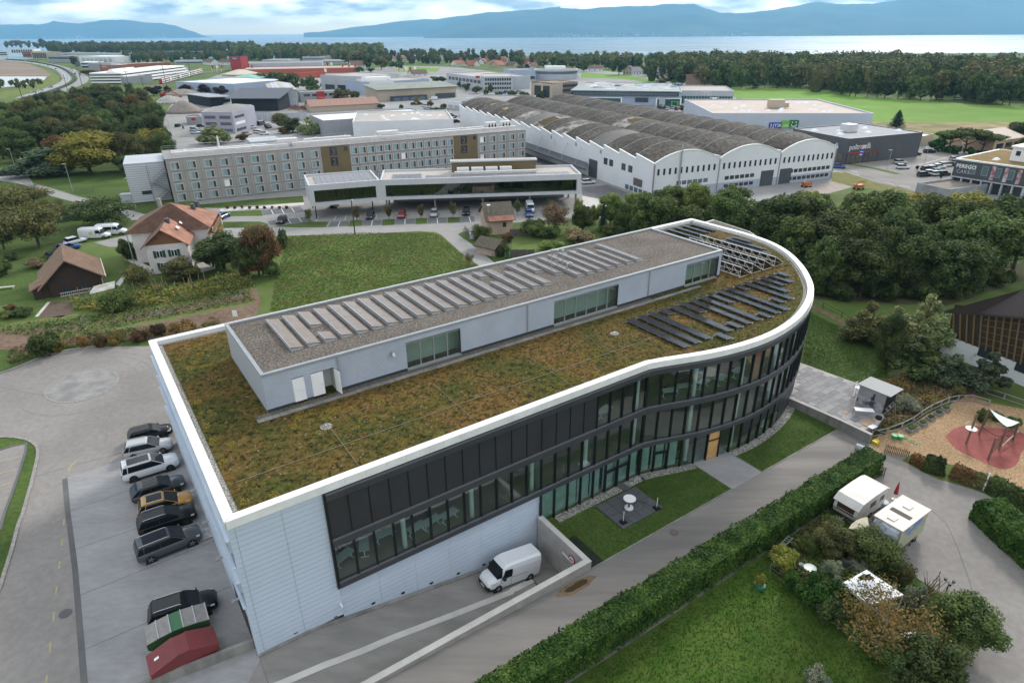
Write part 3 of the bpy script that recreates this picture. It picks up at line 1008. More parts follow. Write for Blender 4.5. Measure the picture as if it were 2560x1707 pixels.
Hb=Dr.mesh('bookshelf',[Ab,M('book_spines',(.30,.25,.22),rough=.8),M('file_boxes',(.10,.14,.18),rough=.8)])
for i,(u,v,z,r)in enumerate([(7.6,2.0,3.02,.4),(9.3,2.2,3.02,1.2),(11.2,2.4,3.02,0),(13.6,1.6,3.02,.2),(15.0,1.6,3.02,.2),(16.6,1.5,3.02,.2),(32.2,1.5,7.02,.2),(33.8,1.6,7.02,.3),(41.5,.6,7.02,-.3),(43.3,.4,7.02,-.3),(45.6,-.2,7.02,.2),(47.8,-.6,7.02,.2),(50.5,-.6,7.02,.1)]):
 B8(link('office_desk',H8,None,Ag(u,v,z),TH+r),'white office desk seen through the glass facade','desk','desks inside the office building')
 if i%2==0:
  B8(link('office_chair',G9,None,Ag(u+.2,v+.8,z),TH+r+.3),'black office chair behind the glass facade','chair','office chairs inside the office building')
for i,(u,v,z,r)in enumerate([(31.8,4.2,7.02,0),(33.6,4.2,7.02,0),(46,3.5,7.02,0),(48,3.5,7.02,0),(50,3.6,7.02,0)]):
 B8(link('bookshelf',Hb,None,Ag(u,v,z),TH+r),'white bookshelf with folders behind the upper glass facade','shelf','bookshelves inside the office building')
B1,Hc,Gp,Gd,PZ0,Lf=12.3,24.6,6.1,62.4,11.79,15.32
PH=MB()
PH.box(Gp+.02,Gd-.02,Hc-.2,Hc,PZ0,Lf-.15).box(Gp,Gp+.2,B1+.1,Hc,PZ0,Lf-.15).box(Gd-.2,Gd,B1+.1,Hc,PZ0,Lf-.15)
Fo=PH.Aa('penthouse',M('penthouse_side',(.36,.39,.43),rough=.45),OB)
MB().A2([(Gp+.2,B1+.2,15.12),(Gd-.2,B1+.2,15.12),(Gd-.2,Hc-.2,15.12),(Gp+.2,Hc-.2,15.12)]).Aa('gravel_roof',Df,Fo)
MB().box(Gp+.3,Gd-.3,B1+.3,Hc-.3,14.7,15.0).Aa('ceiling',Dn,Fo)
mb=MB()
mb.box(Gp-.03,Gd+.03,B1-.05,B1+.28,15.1,Lf)
mb.box(Gp-.03,Gp+.28,B1+.285,Hc-.285,15.1,Lf).box(Gd-.28,Gd+.03,B1+.285,Hc-.285,15.1,Lf).box(Gp-.03,Gd+.03,Hc-.28,Hc+.03,15.1,Lf)
mb.Aa('coping',At,Fo)
Cj=[(8.4,9.4,12.0,14.15),(9.98,11.02,12.0,14.15),(11.05,12.0,12.0,14.1),(18.8,24.5,11.85,14.5),(35.85,44.9,11.85,14.55),(56.0,61.85,11.85,14.5)]
mb=MB()
z=12.05
Mj=.128
while z<15.08:
 ops=[(o[0],o[1])for o in Cj if o[2]<z+Mj and o[3]>z]
 x=Gp
 Hi=[]
 for a,b in sorted(ops):
  if a-x>.05:
   Hi.append((x,a))
  x=b
 Hi.append((x,Gd))
 for a,b in Hi:
  mb.A6([[(q,B1+.025,z),(q,B1,z+.025),(q,B1,z+Mj*.55),(q,B1+.025,z+Mj*.8),(q,B1+.025,z+Mj)]for q in(a,b)],closed=False,caps=False)
 z+=Mj
B8(mb.Aa('corrugated_cladding',Li,Fo),kind='stuff')
mb=MB()
x=Gp
for a,b,z0,z1 in Cj:
 if a-x>.05:
  mb.box(x,a,B1+.02,B1+.1,11.79,12.05)
 x=b
mb.box(x,Gd,B1+.02,B1+.1,11.79,12.05)
mb.Aa('base_trim',Jr,Fo)
MB().box(Gp+.3,Gd-.3,B1+1.5,B1+1.7,11.8,15.0).box(12.1,12.3,B1+.15,B1+3.2,11.8,15).box(30,30.2,B1+.15,B1+3.2,11.8,15).Aa('inner_wall',M('plaster_light',(.62,.68,.65),rough=.9),Fo)
H0=Du('penthouse_glass',(.80,.88,.86),1.25)
for(a,b,z0,z1),Nd in((Cj[3],4),(Cj[4],6),(Cj[5],4)):
 w=(b-a)/Nd
 MB().box(a,b,B1-.1,B1+.2,z0-.06,z0+.12).Aa('window_sill',A3,Fo)
 MB().box(b-.06,b,B1-.05,B1+.15,z0+.12,z1).Aa('window_frame',Jr,Fo)
 MB().box(a,b,B1+.05,B1+.15,z1-.08,z1).Aa('window_frame',A3,Fo)
 for k in range(Nd):
  MB().box(a+k*w+.05,a+(k+1)*w-.05,B1+.10,B1+.125,z0+.12,z1-.08).Aa('window_pane',H0,Fo)
  MB().box(a+k*w-.05,a+k*w+.05,B1+.03,B1+.16,z0+.12,z1-.08).Aa('mullion',A3,Fo)
for a,b,z0,z1 in Cj[:2]:
 mb=MB().box(a,b,B1+.01,B1+.06,z0,z1)
 z=z0+.05
 while z<z1-.05:
  mb.A6([[(x,B1+.0,z),(x,B1-.035,z+.02),(x,B1-.035,z+.04),(x,B1+.0,z+.065)]for x in(a+.05,b-.05)])
  z+=.07
 mb.box(a,b,B1-.05,B1+.0,(z0+z1)/2-.02,(z0+z1)/2+.02)
 mb.Aa('louver_door',Ab,Fo)
MB().box(11.1,11.95,B1+2.2,B1+2.3,12,14.1).Aa('dark_passage',Ax,Fo)
dm=MB().box(0,.95,-.04,0,0,2.1,0).Aa('open_door',Ab,Fo,loc=(12.0,B1,12.0),rz=math.radians(-80))
for u in(12.4,32.4,49.7):
 MB().Af([(u,B1-.1,15.2),(u,B1-.1,12.1)],.06,8).Aa('downpipe',A3,Fo)
MB().Af([(17.4,B1+.05,14.0),(17.4,B1-.35,14.05),(17.4,B1-.5,13.85)],.17,10).Aa('vent_hood',A3,Fo)
M8=MB().box(.01,.58,0,.5,0,.05).mesh('roof_paver',A0)
for k in range(88):
 link('roof_paver',M8,OB,(5.0+k*.6,11.15+E3.uniform(-.02,.02),11.77+E3.uniform(0,.02)))
MB().box(5.0,50,11.66,12.28,11.77,11.80).Aa('gravel_strip',M('strip_gravel',(.17,.15,.12),(.06,.06,.05),sc=8,rough=1,bump=.8,bsc=9),OB)
mb=MB().Af([(1.6,4.3,11.84),(20,4.4,11.84),(44,4.2,11.84)],.022,5)
for u in(9.5,19.5,29.5,37):
 mb.Af([(u,8.6,11.84),(u-.1,1.0,11.84)],.018,5)
mb.Aa('lightning_wire',M('wire',(.24,.21,.17),rough=.7),OB)
for px,py in(t32(645,775),Dt(940,1490)):
 p=at(px,py,11.85);u,v=Gx(p)
 MB().cyl((u,v),.5,11.80,11.83,9,0).cyl((u,v),.12,11.83,11.95,10,1).Aa('roof_drain',[D4,A3],OB)
Hz=M('collector_glass',(.155,.112,.082),(.18,.132,.10),sc=.5,rough=.25,spec=.4,coat=.1)
def Dv(n):
 w=1.02
 fr=MB()
 for v in(0,n*1.87):
  fr.A2([(0,v,.04),(w,v,.04),(0,v,.30)])
 fr.A2([(0,0,.04),(0,n*1.87,.04),(0,n*1.87,.30),(0,0,.30)])
 fr.An([(-.05,0,.28),(.0,0,.28),(.0,n*1.87,.28),(-.05,n*1.87,.28),(-.05,0,.35),(.0,0,.35),(.0,n*1.87,.35),(-.05,n*1.87,.35)])
 fr.box(-.04,w+.04,-.12,n*1.87+.1,0,.04)
 return fr.mesh('support_frame',A3)
Kx=MB().An([(0,.012,.29),(1.1,.012,.06),(1.1,1.858,.06),(0,1.858,.29),(.01,.012,.33),(1.11,.012,.10),(1.11,1.858,.10),(.01,1.858,.33)]).mesh('glass_module',Hz)
L4={n_:Dv(n_)for n_ in(1,2,3,4)}
Gz='first second third fourth fifth sixth seventh eighth ninth tenth eleventh twelfth thirteenth fourteenth fifteenth sixteenth seventeenth eighteenth nineteenth twentieth twenty-first twenty-second twenty-third twenty-fourth twenty-fifth twenty-sixth twenty-seventh twenty-eighth'.split()
Gt=[(k,15.6,4)for k in range(28)if k not in(2,15,17,19,20,26)]+[(2,19.35,2),(2,15.6,1),(15,21.2,1),(15.0,15.6,2),(17,15.6,3),(19,19.3,2),(20,17.5,3),(26,15.6,3)]
for k,v,n_ in Gt:
 B0='%s brown solar collector row from the front end of the penthouse roof, %s modules long'%(Gz[int(k)],('one','two','three','four')[n_-1])
 t=Ah('solar_collector',B0,'solar collector',Ag(9.55+1.53*k,v,15.13),TH,'solar collectors on the penthouse roof')
 link('support_frame',L4[n_],t)
 for q in range(n_):
  link('glass_module',Kx,t,(0,1.87*q,0))
Jn=Ah('antenna_mast','three slim steel vent pipes with domed caps among the collectors','mast',Ag(41.0,19.4,15.12),TH)
for dx,dy in((0,0),(.5,-.35),(1.0,-.7)):
 MB().Af([(dx,dy,0),(dx,dy,2.2)],.05,8).Aa('pole',A3,Jn)
 MB().cyl((dx,dy),.16,2.2,2.3,10).cyl((dx,dy),.16,2.3,2.42,10,r2=.05).Aa('cap',A3,Jn)
MB().Af([(-.1,.1,1.0),(1.1,-.8,1.0)],.03,6).Aa('crossbar',A3,Jn)
MB().Af([(1.5,-1.0,0),(1.5,-1.0,.6),(1.75,-1.1,.8),(2.0,-1.2,.6),(2.0,-1.2,.3)],.12,8).Aa('swan_neck_pipe',A3,Jn)
m_pv=M('solar_cell_glass',(.014,.016,.022),(.02,.021,.027),sc=.8,rough=.15,spec=.10)
def Gv(L_=1.62,w=1.14):
 fr=MB()
 for y in(.0,L_):
  fr.Af([(0,y,.28),(w,y,.12),(w,y,.0),(0,y,.0),(0,y,.28)],.02,4)
 fr.Af([(w,0,.12),(w,L_,.12)],.02,4).Af([(0,0,.27),(0,L_,.27)],.02,4)
 md=MB().An([(.02,.02,.28),(w-.03,.02,.12),(w-.03,L_-.02,.12),(.02,L_-.02,.28),(.03,.02,.32),(w-.02,.02,.16),(w-.02,L_-.02,.16),(.03,L_-.02,.32)])
 return fr.mesh('mounting_frame',A3),md.mesh('solar_module',m_pv)
pvf,pvm=Gv()
def Eq(u):
 Jh=99
 for a,b in zip(Ba,Ba[1:]):
  if a.x<=u<=b.x:
   Jh=min(Jh,a.y+(b.y-a.y)*(u-a.x)/(b.x-a.x))
 return Jh if Jh<99 else .0
def Dw(u,v0,v1,where):
 n_=int((v0-v1)/1.62)
 if n_<1:
  return
 t=Ah('solar_panel_row',where,'solar panels',Ag(u,v0-n_*1.62,11.8),TH,'solar panel rows on the planted roof')
 for q in range(n_):
  link('mounting_frame',pvf,t,(0,q*1.62,0))
  link('solar_module',pvm,t,(0,q*1.62,0))
gap={3:(6,1),5:(5.2,2.2),8:(4.2,2.0),11:(6,3.8),14:(5.5,4.0)}
for k in range(19):
 u=42.8+k*1.62
 lo=Eq(u+.5)+1.9
 hi=8.75 if u<70 else 8.3
 B0='%s row of dark solar panels on the planted roof, counted from the sedum lawn'%Gz[k]
 if k in gap:
  a,b=gap[k]
  Dw(u,hi,a,'short piece of the %s panel row, on the penthouse side of a weedy gap'%Gz[k]);Dw(u,b,lo,'short piece of the %s panel row, on the parapet side of a weedy gap'%Gz[k])
 else:
  Dw(u,hi,lo,B0)
for k in range(5):
 Dw(70.6+k*1.75,30.8,23.2 if k<3 else 25,'%s row of dark solar panels in the rear corner behind the gravel penthouse roof'%Gz[k])
for k in range(4):
 u=75.0+k*1.3
 Dw(u-.6,22.2,max(13,(u-75)*2.2+12.5),'%s short row of dark solar panels on the rounded end of the roof'%Gz[k])
for k in range(3):
 Dw(63.6+k*1.75,30.8,25.2,'%s row of dark solar panels right behind the end wall of the penthouse'%Gz[k])
for k in range(4):
 t=Ah('collector_rack','%s tall tilted rack with white lattice frame, counted from the penthouse'%Gz[k],'collector rack',Ag(64.3+k*2.35,10.6,11.8),TH,'tall collector racks beside the penthouse')
 n_=10
 MB().An([(.1,0,1.25),(1.9,0,.15),(1.9,12.6,.15),(.1,12.6,1.25),(.13,0,1.31),(1.93,0,.21),(1.93,12.6,.21),(.13,12.6,1.31)]).Aa('collector_panel',M('rack_panel',(.10,.088,.075),rough=.5),t)
 mb=MB()
 for q in range(n_+1):
  y=12.6*q/n_
  mb.Af([(1.9,y,0),(0,y,0),(0,y,1.32),(1.9,y,.24)],.035,4)
  if q<n_:
   mb.Af([(-.02,y,.1),(.0,y+1.26,1.25)],.022,4)
 mb.Af([(0,0,1.32),(0,12.6,1.32)],.05,5).Af([(0,0,.1),(0,12.6,.1)],.045,5).Af([(-.01,0,.7),(-.01,12.6,.7)],.03,4)
 mb.Aa('lattice_frame',Ab,t)
Jw=MB()
Jw.Af([(45,11.85,12.0),(45,11.85,12.5),(45.1,11.8,12.02),(62.6,11.8,12.02),(62.6,9.5,12.02),(74.2,9.5,12.02),(74.2,9.9,12.3)],.09,7).Af([(45.3,11.65,11.98),(62.4,11.65,11.98),(62.4,9.3,11.98),(74.3,9.3,11.98)],.06,6)
Jw.Af([(42.3,8.95,11.95),(62.3,8.95,11.95),(73,8.9,11.95)],.06,6)
Jw.Af([(63.3,24.6,12.0),(74.5,24.6,12.0),(74.5,22.9,12.0)],.07,6).Af([(74.6,13.2,12.2),(76.4,10.9,12.2),(73.0,9.6,12.2)],.06,6)
B8(Jw.Aa('roof_pipe',Ab),'white insulated pipe run laid along the planted roof','pipe')
Kk=M('sedum_yellow',(.27,.215,.045),(.17,.15,.035),sc=6,rough=.95,bump=1,bsc=14,spec=.1)
K9=M('sedum_red',(.22,.055,.03),(.16,.06,.035),sc=6,rough=.95,bump=1,bsc=14,spec=.1)
def Ho(seed,mt):
 rr=random.Random(seed);mb=MB()
 for _ in range(46):
  q,r=rr.uniform(0,6.28),math.sqrt(rr.uniform(.06,1))*.42
  x,y,h=r*math.cos(q),r*math.sin(q)*.85,(.10-.16*abs(r-.28))+rr.uniform(-.02,.03)
  s=rr.uniform(.05,.09)
  mb.cyl((x,y),s,0,max(.03,h),5,r2=s*.4)
 return mb.mesh('sedum_clump',mt)
cl=[Ho(1,Kk),Ho(2,Kk),Ho(3,K9)]
Kh=[]
for t,ls in((Cf,[(1795,38),(1575,102),(1835,108),(1660,160),(1832,155),(1785,190),(1865,222),(1745,245),(1925,210),(1720,232),(2035,345),(1810,548),(1930,632),(1845,650),(1960,660),(2205,905),(2120,935),(2025,875),(1960,888),(1940,930),(2040,1100),(2245,1465),(1895,770)]),(t32,[(1060,488),(1120,517),(1103,545),(1145,553),(1335,495),(1430,536),(1495,530),(1645,500),(1628,552),(1238,602),(875,626),(745,612),(605,682),(645,702),(505,715),(380,718),(392,688),(480,665),(410,640),(950,706),(1073,713),(352,778),(570,825),(920,780),(1355,895),(1690,857),(1655,875),(1222,1020),(990,1085),(2290,626),(1970,738),(165,1400),(675,630),(1340,995)]),(J9,[(560,40),(775,70),(640,122),(670,130),(775,132),(650,150),(755,172),(510,175),(470,165),(1040,215),(1128,188),(1070,188),(330,240),(260,292),(432,293),(492,302),(300,348),(563,343),(420,382),(345,434),(590,310),(425,458),(790,315),(890,288)])):
 Kh+=[at(*t(*p),11.85)for p in ls]
for i,p in enumerate(Kh):
 s=E3.uniform(.5,.95)
 o=link('sedum_clump',cl[E3.choice((0,0,1,1,1))],None,(p.x,p.y,11.79),E3.uniform(0,6))
 o.scale=(s,s,s)
 B8(o,'round yellow sedum clump growing on the planted roof','plant','yellow sedum clumps on the office roof')
mb=MB()
rr=random.Random(5)
for _ in range(24000):
 u,v=rr.uniform(1.3,78),rr.uniform(-2,31)
 if Gp-.6<u<Gd+.4 and v>11:
  continue
 if v<1.2 and not(37<u<62 and v>Eq(u)+1.3):
  continue
 if u>62 and v<Eq(u)+1.4 or u>76.5:
  continue
 s,h,q=rr.uniform(.05,.16),rr.uniform(.03,.13),rr.uniform(0,6.28)
 c_=[(u+s*math.cos(q+k*2.094),v+s*math.sin(q+k*2.094),11.785)for k in range(3)]
 ap=(u+rr.uniform(-.04,.04),v+rr.uniform(-.04,.04),11.785+h)
 i=len(mb.v)
 mb.v+=c_+[ap]
 mt=rr.choices((0,1,2,3),(5,3,3,1))[0]
 for q_ in((0,1,3),(1,2,3),(2,0,3)):
  mb.Bu([i+a for a in q_],mt)
B8(mb.Aa('sedum_tufts',[Gc,M('sedum_green',(.085,.085,.02),rough=.95,spec=.1),M('sedum_rust',(.17,.085,.035),rough=.95,spec=.1),M('sedum_grey',(.22,.18,.13),rough=.95,spec=.1)],OB),kind='stuff')
pl=[p for p in J5 if p.x>=25.1 and p.x<63]
mb=MB()
for a,b in zip(pl,pl[1:]):
 if 43.3<(a.x+b.x)/2<48.2:
  continue
 d=(b-a).normalized();nn=Vc((d.y,-d.x,0))
 w1=.95
 q=[a+nn*.02,a+nn*w1,b+nn*w1,b+nn*.02]
 mb.A2([(p.x,p.y,gz(*Ag(p.x,p.y).xy)+.055)for p in q])
Cg(mb.Aa('gravel_bed',D4,loc=O2,rz=TH))
an=Ah('roof_annex','low annex with grey gravel roof and white rim behind the rounded end','building')
zA=10.0
q=[at(*Dt(1770,470),zA),at(*Dt(1850,448),zA),at(*Dt(2180,555),zA),at(*Dt(2300,640),zA)]
q.reverse()
MB().C8(q,0,zA-.2,0).Aa('wall',Dd,an)
c0=sum(q,Vc())/len(q)
mb=MB()
for k in range(len(q)):
 a,b=q[k],q[(k+1)%len(q)]
 ia,ib=a.lerp(c0,.035),b.lerp(c0,.035)
 mb.An([(*p.xy,zA-.2)for p in(a,b,ib,ia)]+[(*p.xy,zA)for p in(a,b,ib,ia)])
mb.Aa('parapet',Ec,an)
MB().A2([(*a.lerp(c0,.03).xy,zA-.15)for a in q]).Aa('roof',Df,an)
# vehicles
def C6(name,c,rough=.25,metal=.0,coat=.7):
 return M(name,c,rough=rough,metal=metal,spec=.3,coat=coat,coord='obj')
Bn=M('car_glass',(.010,.013,.016),rough=.06,spec=.22)
Dp=M('tyre',(.012,.012,.012),rough=.85)
L7=M('rim',(.35,.36,.38),rough=.3,metal=.7)
G7=M('dark_rim',(.06,.06,.065),rough=.35,metal=.5)
Fz=M('headlight',(.55,.58,.60),rough=.1,spec=.8)
E0=M('taillight',(.25,.012,.012),rough=.2,spec=.6)
Gh=M('plate',(.7,.7,.68),rough=.5)
Bt=M('black_trim',(.015,.015,.016),rough=.55)
def D0(x,hw,z0,z1,r=.12,top=.0):
 0
 r=min(r,hw*.5,(z1-z0)*.45)
 t=hw-top
 Mr=[(hw-r,z0),(hw,z0+r),(hw,(z0+z1)*.55),(t,z1-r),(t-r,z1)]
 return[(x,y,z)for y,z in Mr]+[(x,-y,z)for y,z in reversed(Mr)]
G5={}
def B6(r,dark):
 k=(r,dark)
 if k not in G5:
  ty=MB().Bw((0,0,0),r,-.12,.12,18).mesh('tyre',Dp)
  rm=MB()
  rm.Bw((0,0,0),r*.68,-.125,.125,14,0)
  i0=len(rm.v)
  for q in range(5):
   a=2*math.pi*q/5
   for s in(-1,1):
    dx,dz=math.cos(a),math.sin(a)
    ex,ez=-dz*.035,dx*.035
    y=s*.128
    rm.A2([(dx*.04+ex,y,dz*.04+ez),(dx*r*.64+ex,y,dz*r*.64+ez),(dx*r*.64-ex,y,dz*r*.64-ez),(dx*.04-ex,y,dz*.04-ez)],1)
  G5[k]=(ty,rm.mesh('rim',[Bt,G7 if dark else L7]))
 return G5[k]
def car(label,loc,rz,pm,L_=4.75,W=1.92,H=1.68,rails=False,dark_rims=False,slope=.45,roofglass=False,rot=None,group=None,rear=.28,wheelr=.36):
 0
 t=Ah('parked_car',label,'car',loc,rz,group)
 if rot:
  t.rotation_euler=rot
 h,hw=L_/2,W/2
 Cy=H*.635
 hood=H*.61
 st=[(-h,hw*.78,.42,Cy*.92),(-h+.12,hw*.93,.30,Cy*.99),(-h+.6,hw*.99,.24,Cy),(-h*.25,hw,.22,Cy),(h*.40,hw,.22,Cy*.985),(h*.54,hw*.99,.22,hood),(h-.55,hw*.97,.23,hood*.96),(h-.15,hw*.88,.26,hood*.87),(h,hw*.68,.34,hood*.74)]
 MB().A6([D0(x,w,a,b,.13,.06)for x,w,a,b in st]).Aa('body',pm,t,smooth=True)
 xr,xf=-h+.95,h-.93
 Gy,Hr=-h+rear*.25,h*.50
 H2,Jc=-h+rear+slope*.55,h*.50-1.08
 bw,tw=hw*.95,hw*.76
 zt=H-.05
 def crow(x0,x1,w,z):
  return[(x0,-w*.93,z),(x0+.1,-w,z),(x1-.12,-w,z),(x1,-w*.86,z),(x1,w*.86,z),(x1-.12,w,z),(x0+.1,w,z),(x0,w*.93,z)]
 MB().A6([crow(Gy,Hr,bw,Cy-.03),crow((Gy+H2*2)/3-.05,(Hr+Jc*2)/3+.02,(bw+tw*2)/3+.035,Cy+(zt-Cy)*.68),crow(H2,Jc,tw,zt)]).Aa('windows',Bn,t)
 rf=MB().A6([crow(H2-.10,Jc+.06,tw+.045,zt-.05),crow(H2-.06,Jc+.03,tw+.03,zt),crow(H2+.12,Jc-.12,tw-.10,H)])
 rfo=rf.Aa('roof',pm,t,smooth=False)
 if roofglass:
  MB().box(H2+.35,Jc-.15,-tw+.16,tw-.16,H,H+.012).Aa('glass_roof',Bn,rfo)
 for s in(-1,1):
  for(xa,Cu)in(((Hr-.02),(Jc+.02)),((Gy+.02),(H2-.02)),((Gy+.55),(H2+.35))):
   MB().Af([(xa,s*(bw+.0),Cy-.04),((xa+2*Cu)/3,s*((bw+tw*2)/3+.04),Cy+(zt-Cy)*.68),(Cu,s*(tw+.01),zt)],.032,5).Aa('pillar',pm,t)
  xm=(Gy+Hr)/2-.05
  MB().Af([(xm,s*(bw+.005),Cy-.04),(xm-.03,s*(tw+.02),zt)],.03,5).Aa('pillar',Bt,t)
 for s in(-1,1):
  if rails:
   MB().Af([(H2+.05,s*(tw-.05),H+.0),(H2+.2,s*(tw-.05),H+.055),(Jc-.25,s*(tw-.05),H+.055),(Jc-.1,s*(tw-.05),H+.0)],.025,5).Aa('roof_rail',A3,t)
  MB().A6([[(Hr-.22+dx,s*(hw+d),Cy+z)for d,z in((.02,-.02),(.17,.0),(.17,.13),(.02,.10))]for dx in(0,.1)]).Aa('mirror',pm,t)
  MB().An([(h-.30,s*hw*.50,hood*.66),(h-.02,s*hw*.50,hood*.66),(h-.22,s*hw*.875,hood*.68),(h-.5,s*hw*.93,hood*.72),(h-.32,s*hw*.50,hood*.82),(h-.06,s*hw*.50,hood*.78),(h-.24,s*hw*.875,hood*.80),(h-.5,s*hw*.945,hood*.84)]).Aa('headlight',Fz,t)
  MB().box(-h-.0,-h+.22,s*hw*.72-.12,s*hw*.72+.17,Cy*.70,Cy*.86).Aa('taillight',E0,t)
  MB().box(xr,xf,s*hw-.02,s*hw+.012,.20,.34).Aa('side_skirt',Bt,t)
  for x in(xr,xf):
   MB().Bw((x,0,wheelr+.03),wheelr+.075,s*(hw-.12),s*(hw+.006),18).Aa('wheel_arch',Bt,t)
   ty,rm=B6(wheelr,dark_rims)
   w=link('wheel',ty,t,(x,s*(hw-.105),wheelr))
   link('rim',rm,w)
 MB().box(h-.22,h-.005,-hw*.48,hw*.48,hood*.36,hood*.70).Aa('grille',Bt,t)
 MB().box(-h-.012,-h+.1,-.26,.26,Cy*.52,Cy*.64).Aa('number_plate',Gh,t)
 return t
def Ff(label,rearpx,frontpx,pm,base=None,side=-1,**k):
 0
 a,b=Ak(*rearpx),Ak(*frontpx)
 d=(b-a);rz=math.atan2(d.y,d.x)
 n=Vc((-math.sin(rz),math.cos(rz),0))
 W=k.get('W',1.92)
 c=(a+b)/2+n*(W/2-.02)*(1 if side<0 else-1)
 L_=k.get('L_',4.75)
 c+=Vc((math.cos(rz),math.sin(rz),0))*-.01
 return car(label,(c.x,c.y,.045),rz,pm,**k)
def Ky(frontpx,rearguess,wb):
 f,r=Ak(*frontpx),Ak(*rearguess)
 d=(r-f).normalized()
 return f+d*wb
F8,Kz,Kq,F6,E6,Fm,Mg,K8=(C6('paint_black',(.003,.0035,.005),rough=.3,coat=.12),C6('paint_grey',(.06,.066,.075),coat=.4),C6('paint_dark_grey',(.035,.04,.05),coat=.35),C6('paint_white',(.62,.64,.67)),C6('paint_silver',(.38,.39,.40)),C6('paint_orange',(.42,.22,.045)),C6('paint_red',(.25,.02,.02)),C6('paint_blue',(.02,.07,.25)))
CG='cars parked beside the office building'
c1=Ff('black hatchback with orange and yellow livery, first of the row by the white wall',Cf(1272,955),Cf(1525,886),F8,L_=4.3,W=1.8,H=1.55,dark_rims=True,group=CG,wheelr=.33)
for s in(-1,1):
 Ng=M('orange_livery',(.55,.22,.06),(.6,.40,.05),sc=2,rough=.35,coat=.4)
 MB().An([(-2.02,s*.905,.38),(-1.55,s*.905,.40),(-1.35,s*.905,.62),(-1.95,s*.905,.62),(-1.9,s*.90,.63),(-1.35,s*.90,.63),(-1.2,s*.89,.92),(-1.5,s*.89,.92)]).Aa('livery_stripe',Ng,c1)
 MB().box(-.9,-.35,s*.9-.008,s*.9+.008,.64,.78).Aa('white_sticker',Ab,c1)
 MB().box(.0,.9,s*.9-.008,s*.9+.008,.50,.58).Aa('red_sticker',E0,c1)
MB().cyl((1.55,0),.28,.865,.88,14).Aa('bonnet_emblem',M('peach_print',(.62,.28,.12),rough=.4),c1)
Ff('silver estate car between the liveried hatchback and the big white car',Cf(1240,1085),Cf(1500,1028),E6,L_=4.6,W=1.85,H=1.58,rails=True,group=CG)
Ff('big white car with long glass roof and dark wheels beside the white wall',Cf(1250,1288),Cf(1562,1192),F6,L_=5.15,W=2.0,H=1.8,rails=True,dark_rims=True,roofglass=True,slope=.25,rear=.2,group=CG,wheelr=.39)
Ff('dark grey coupe-backed car beside the orange car',Cf(1305,1500),Cf(1655,1382),Kq,L_=4.7,W=1.94,H=1.6,slope=1.0,roofglass=True,dark_rims=True,group=CG)
Ff('golden orange car with grey roof rails in the parked row',Dc(1385,72),Cf(1690,1545),Fm,L_=4.5,W=1.86,H=1.62,rails=True,roofglass=True,dark_rims=True,group=CG)
Ff('black car with silver roof rails between the orange and the grey car',Dc(1390,232),Dc(1735,112),F8,L_=4.75,W=1.95,H=1.68,rails=True,dark_rims=True,group=CG)
Ff('long grey car with glass roof at the end of the row by the loading plate',Dc(1410,464),Dc(1765,320),Kz,L_=5.1,W=1.98,H=1.74,rails=True,roofglass=True,slope=.3,rear=.2,group=CG,wheelr=.38)
Ff('black car with silver roof rails parked against the green skip',Dc(1500,1090),Dc(1912,950),F8,L_=4.75,W=1.94,H=1.68,rails=True,dark_rims=True,group=CG)
lp=Ak(*Dc(1900,200))
B8(MB().box(-.9,.5,-.75,.75,.10,.16).Aa('loading_plate',M('worn_steel',(.40,.40,.39),(.26,.26,.26),sc=3,rough=.5),loc=lp,rz=TH),'worn grey steel loading plate at the roller door','loading plate')
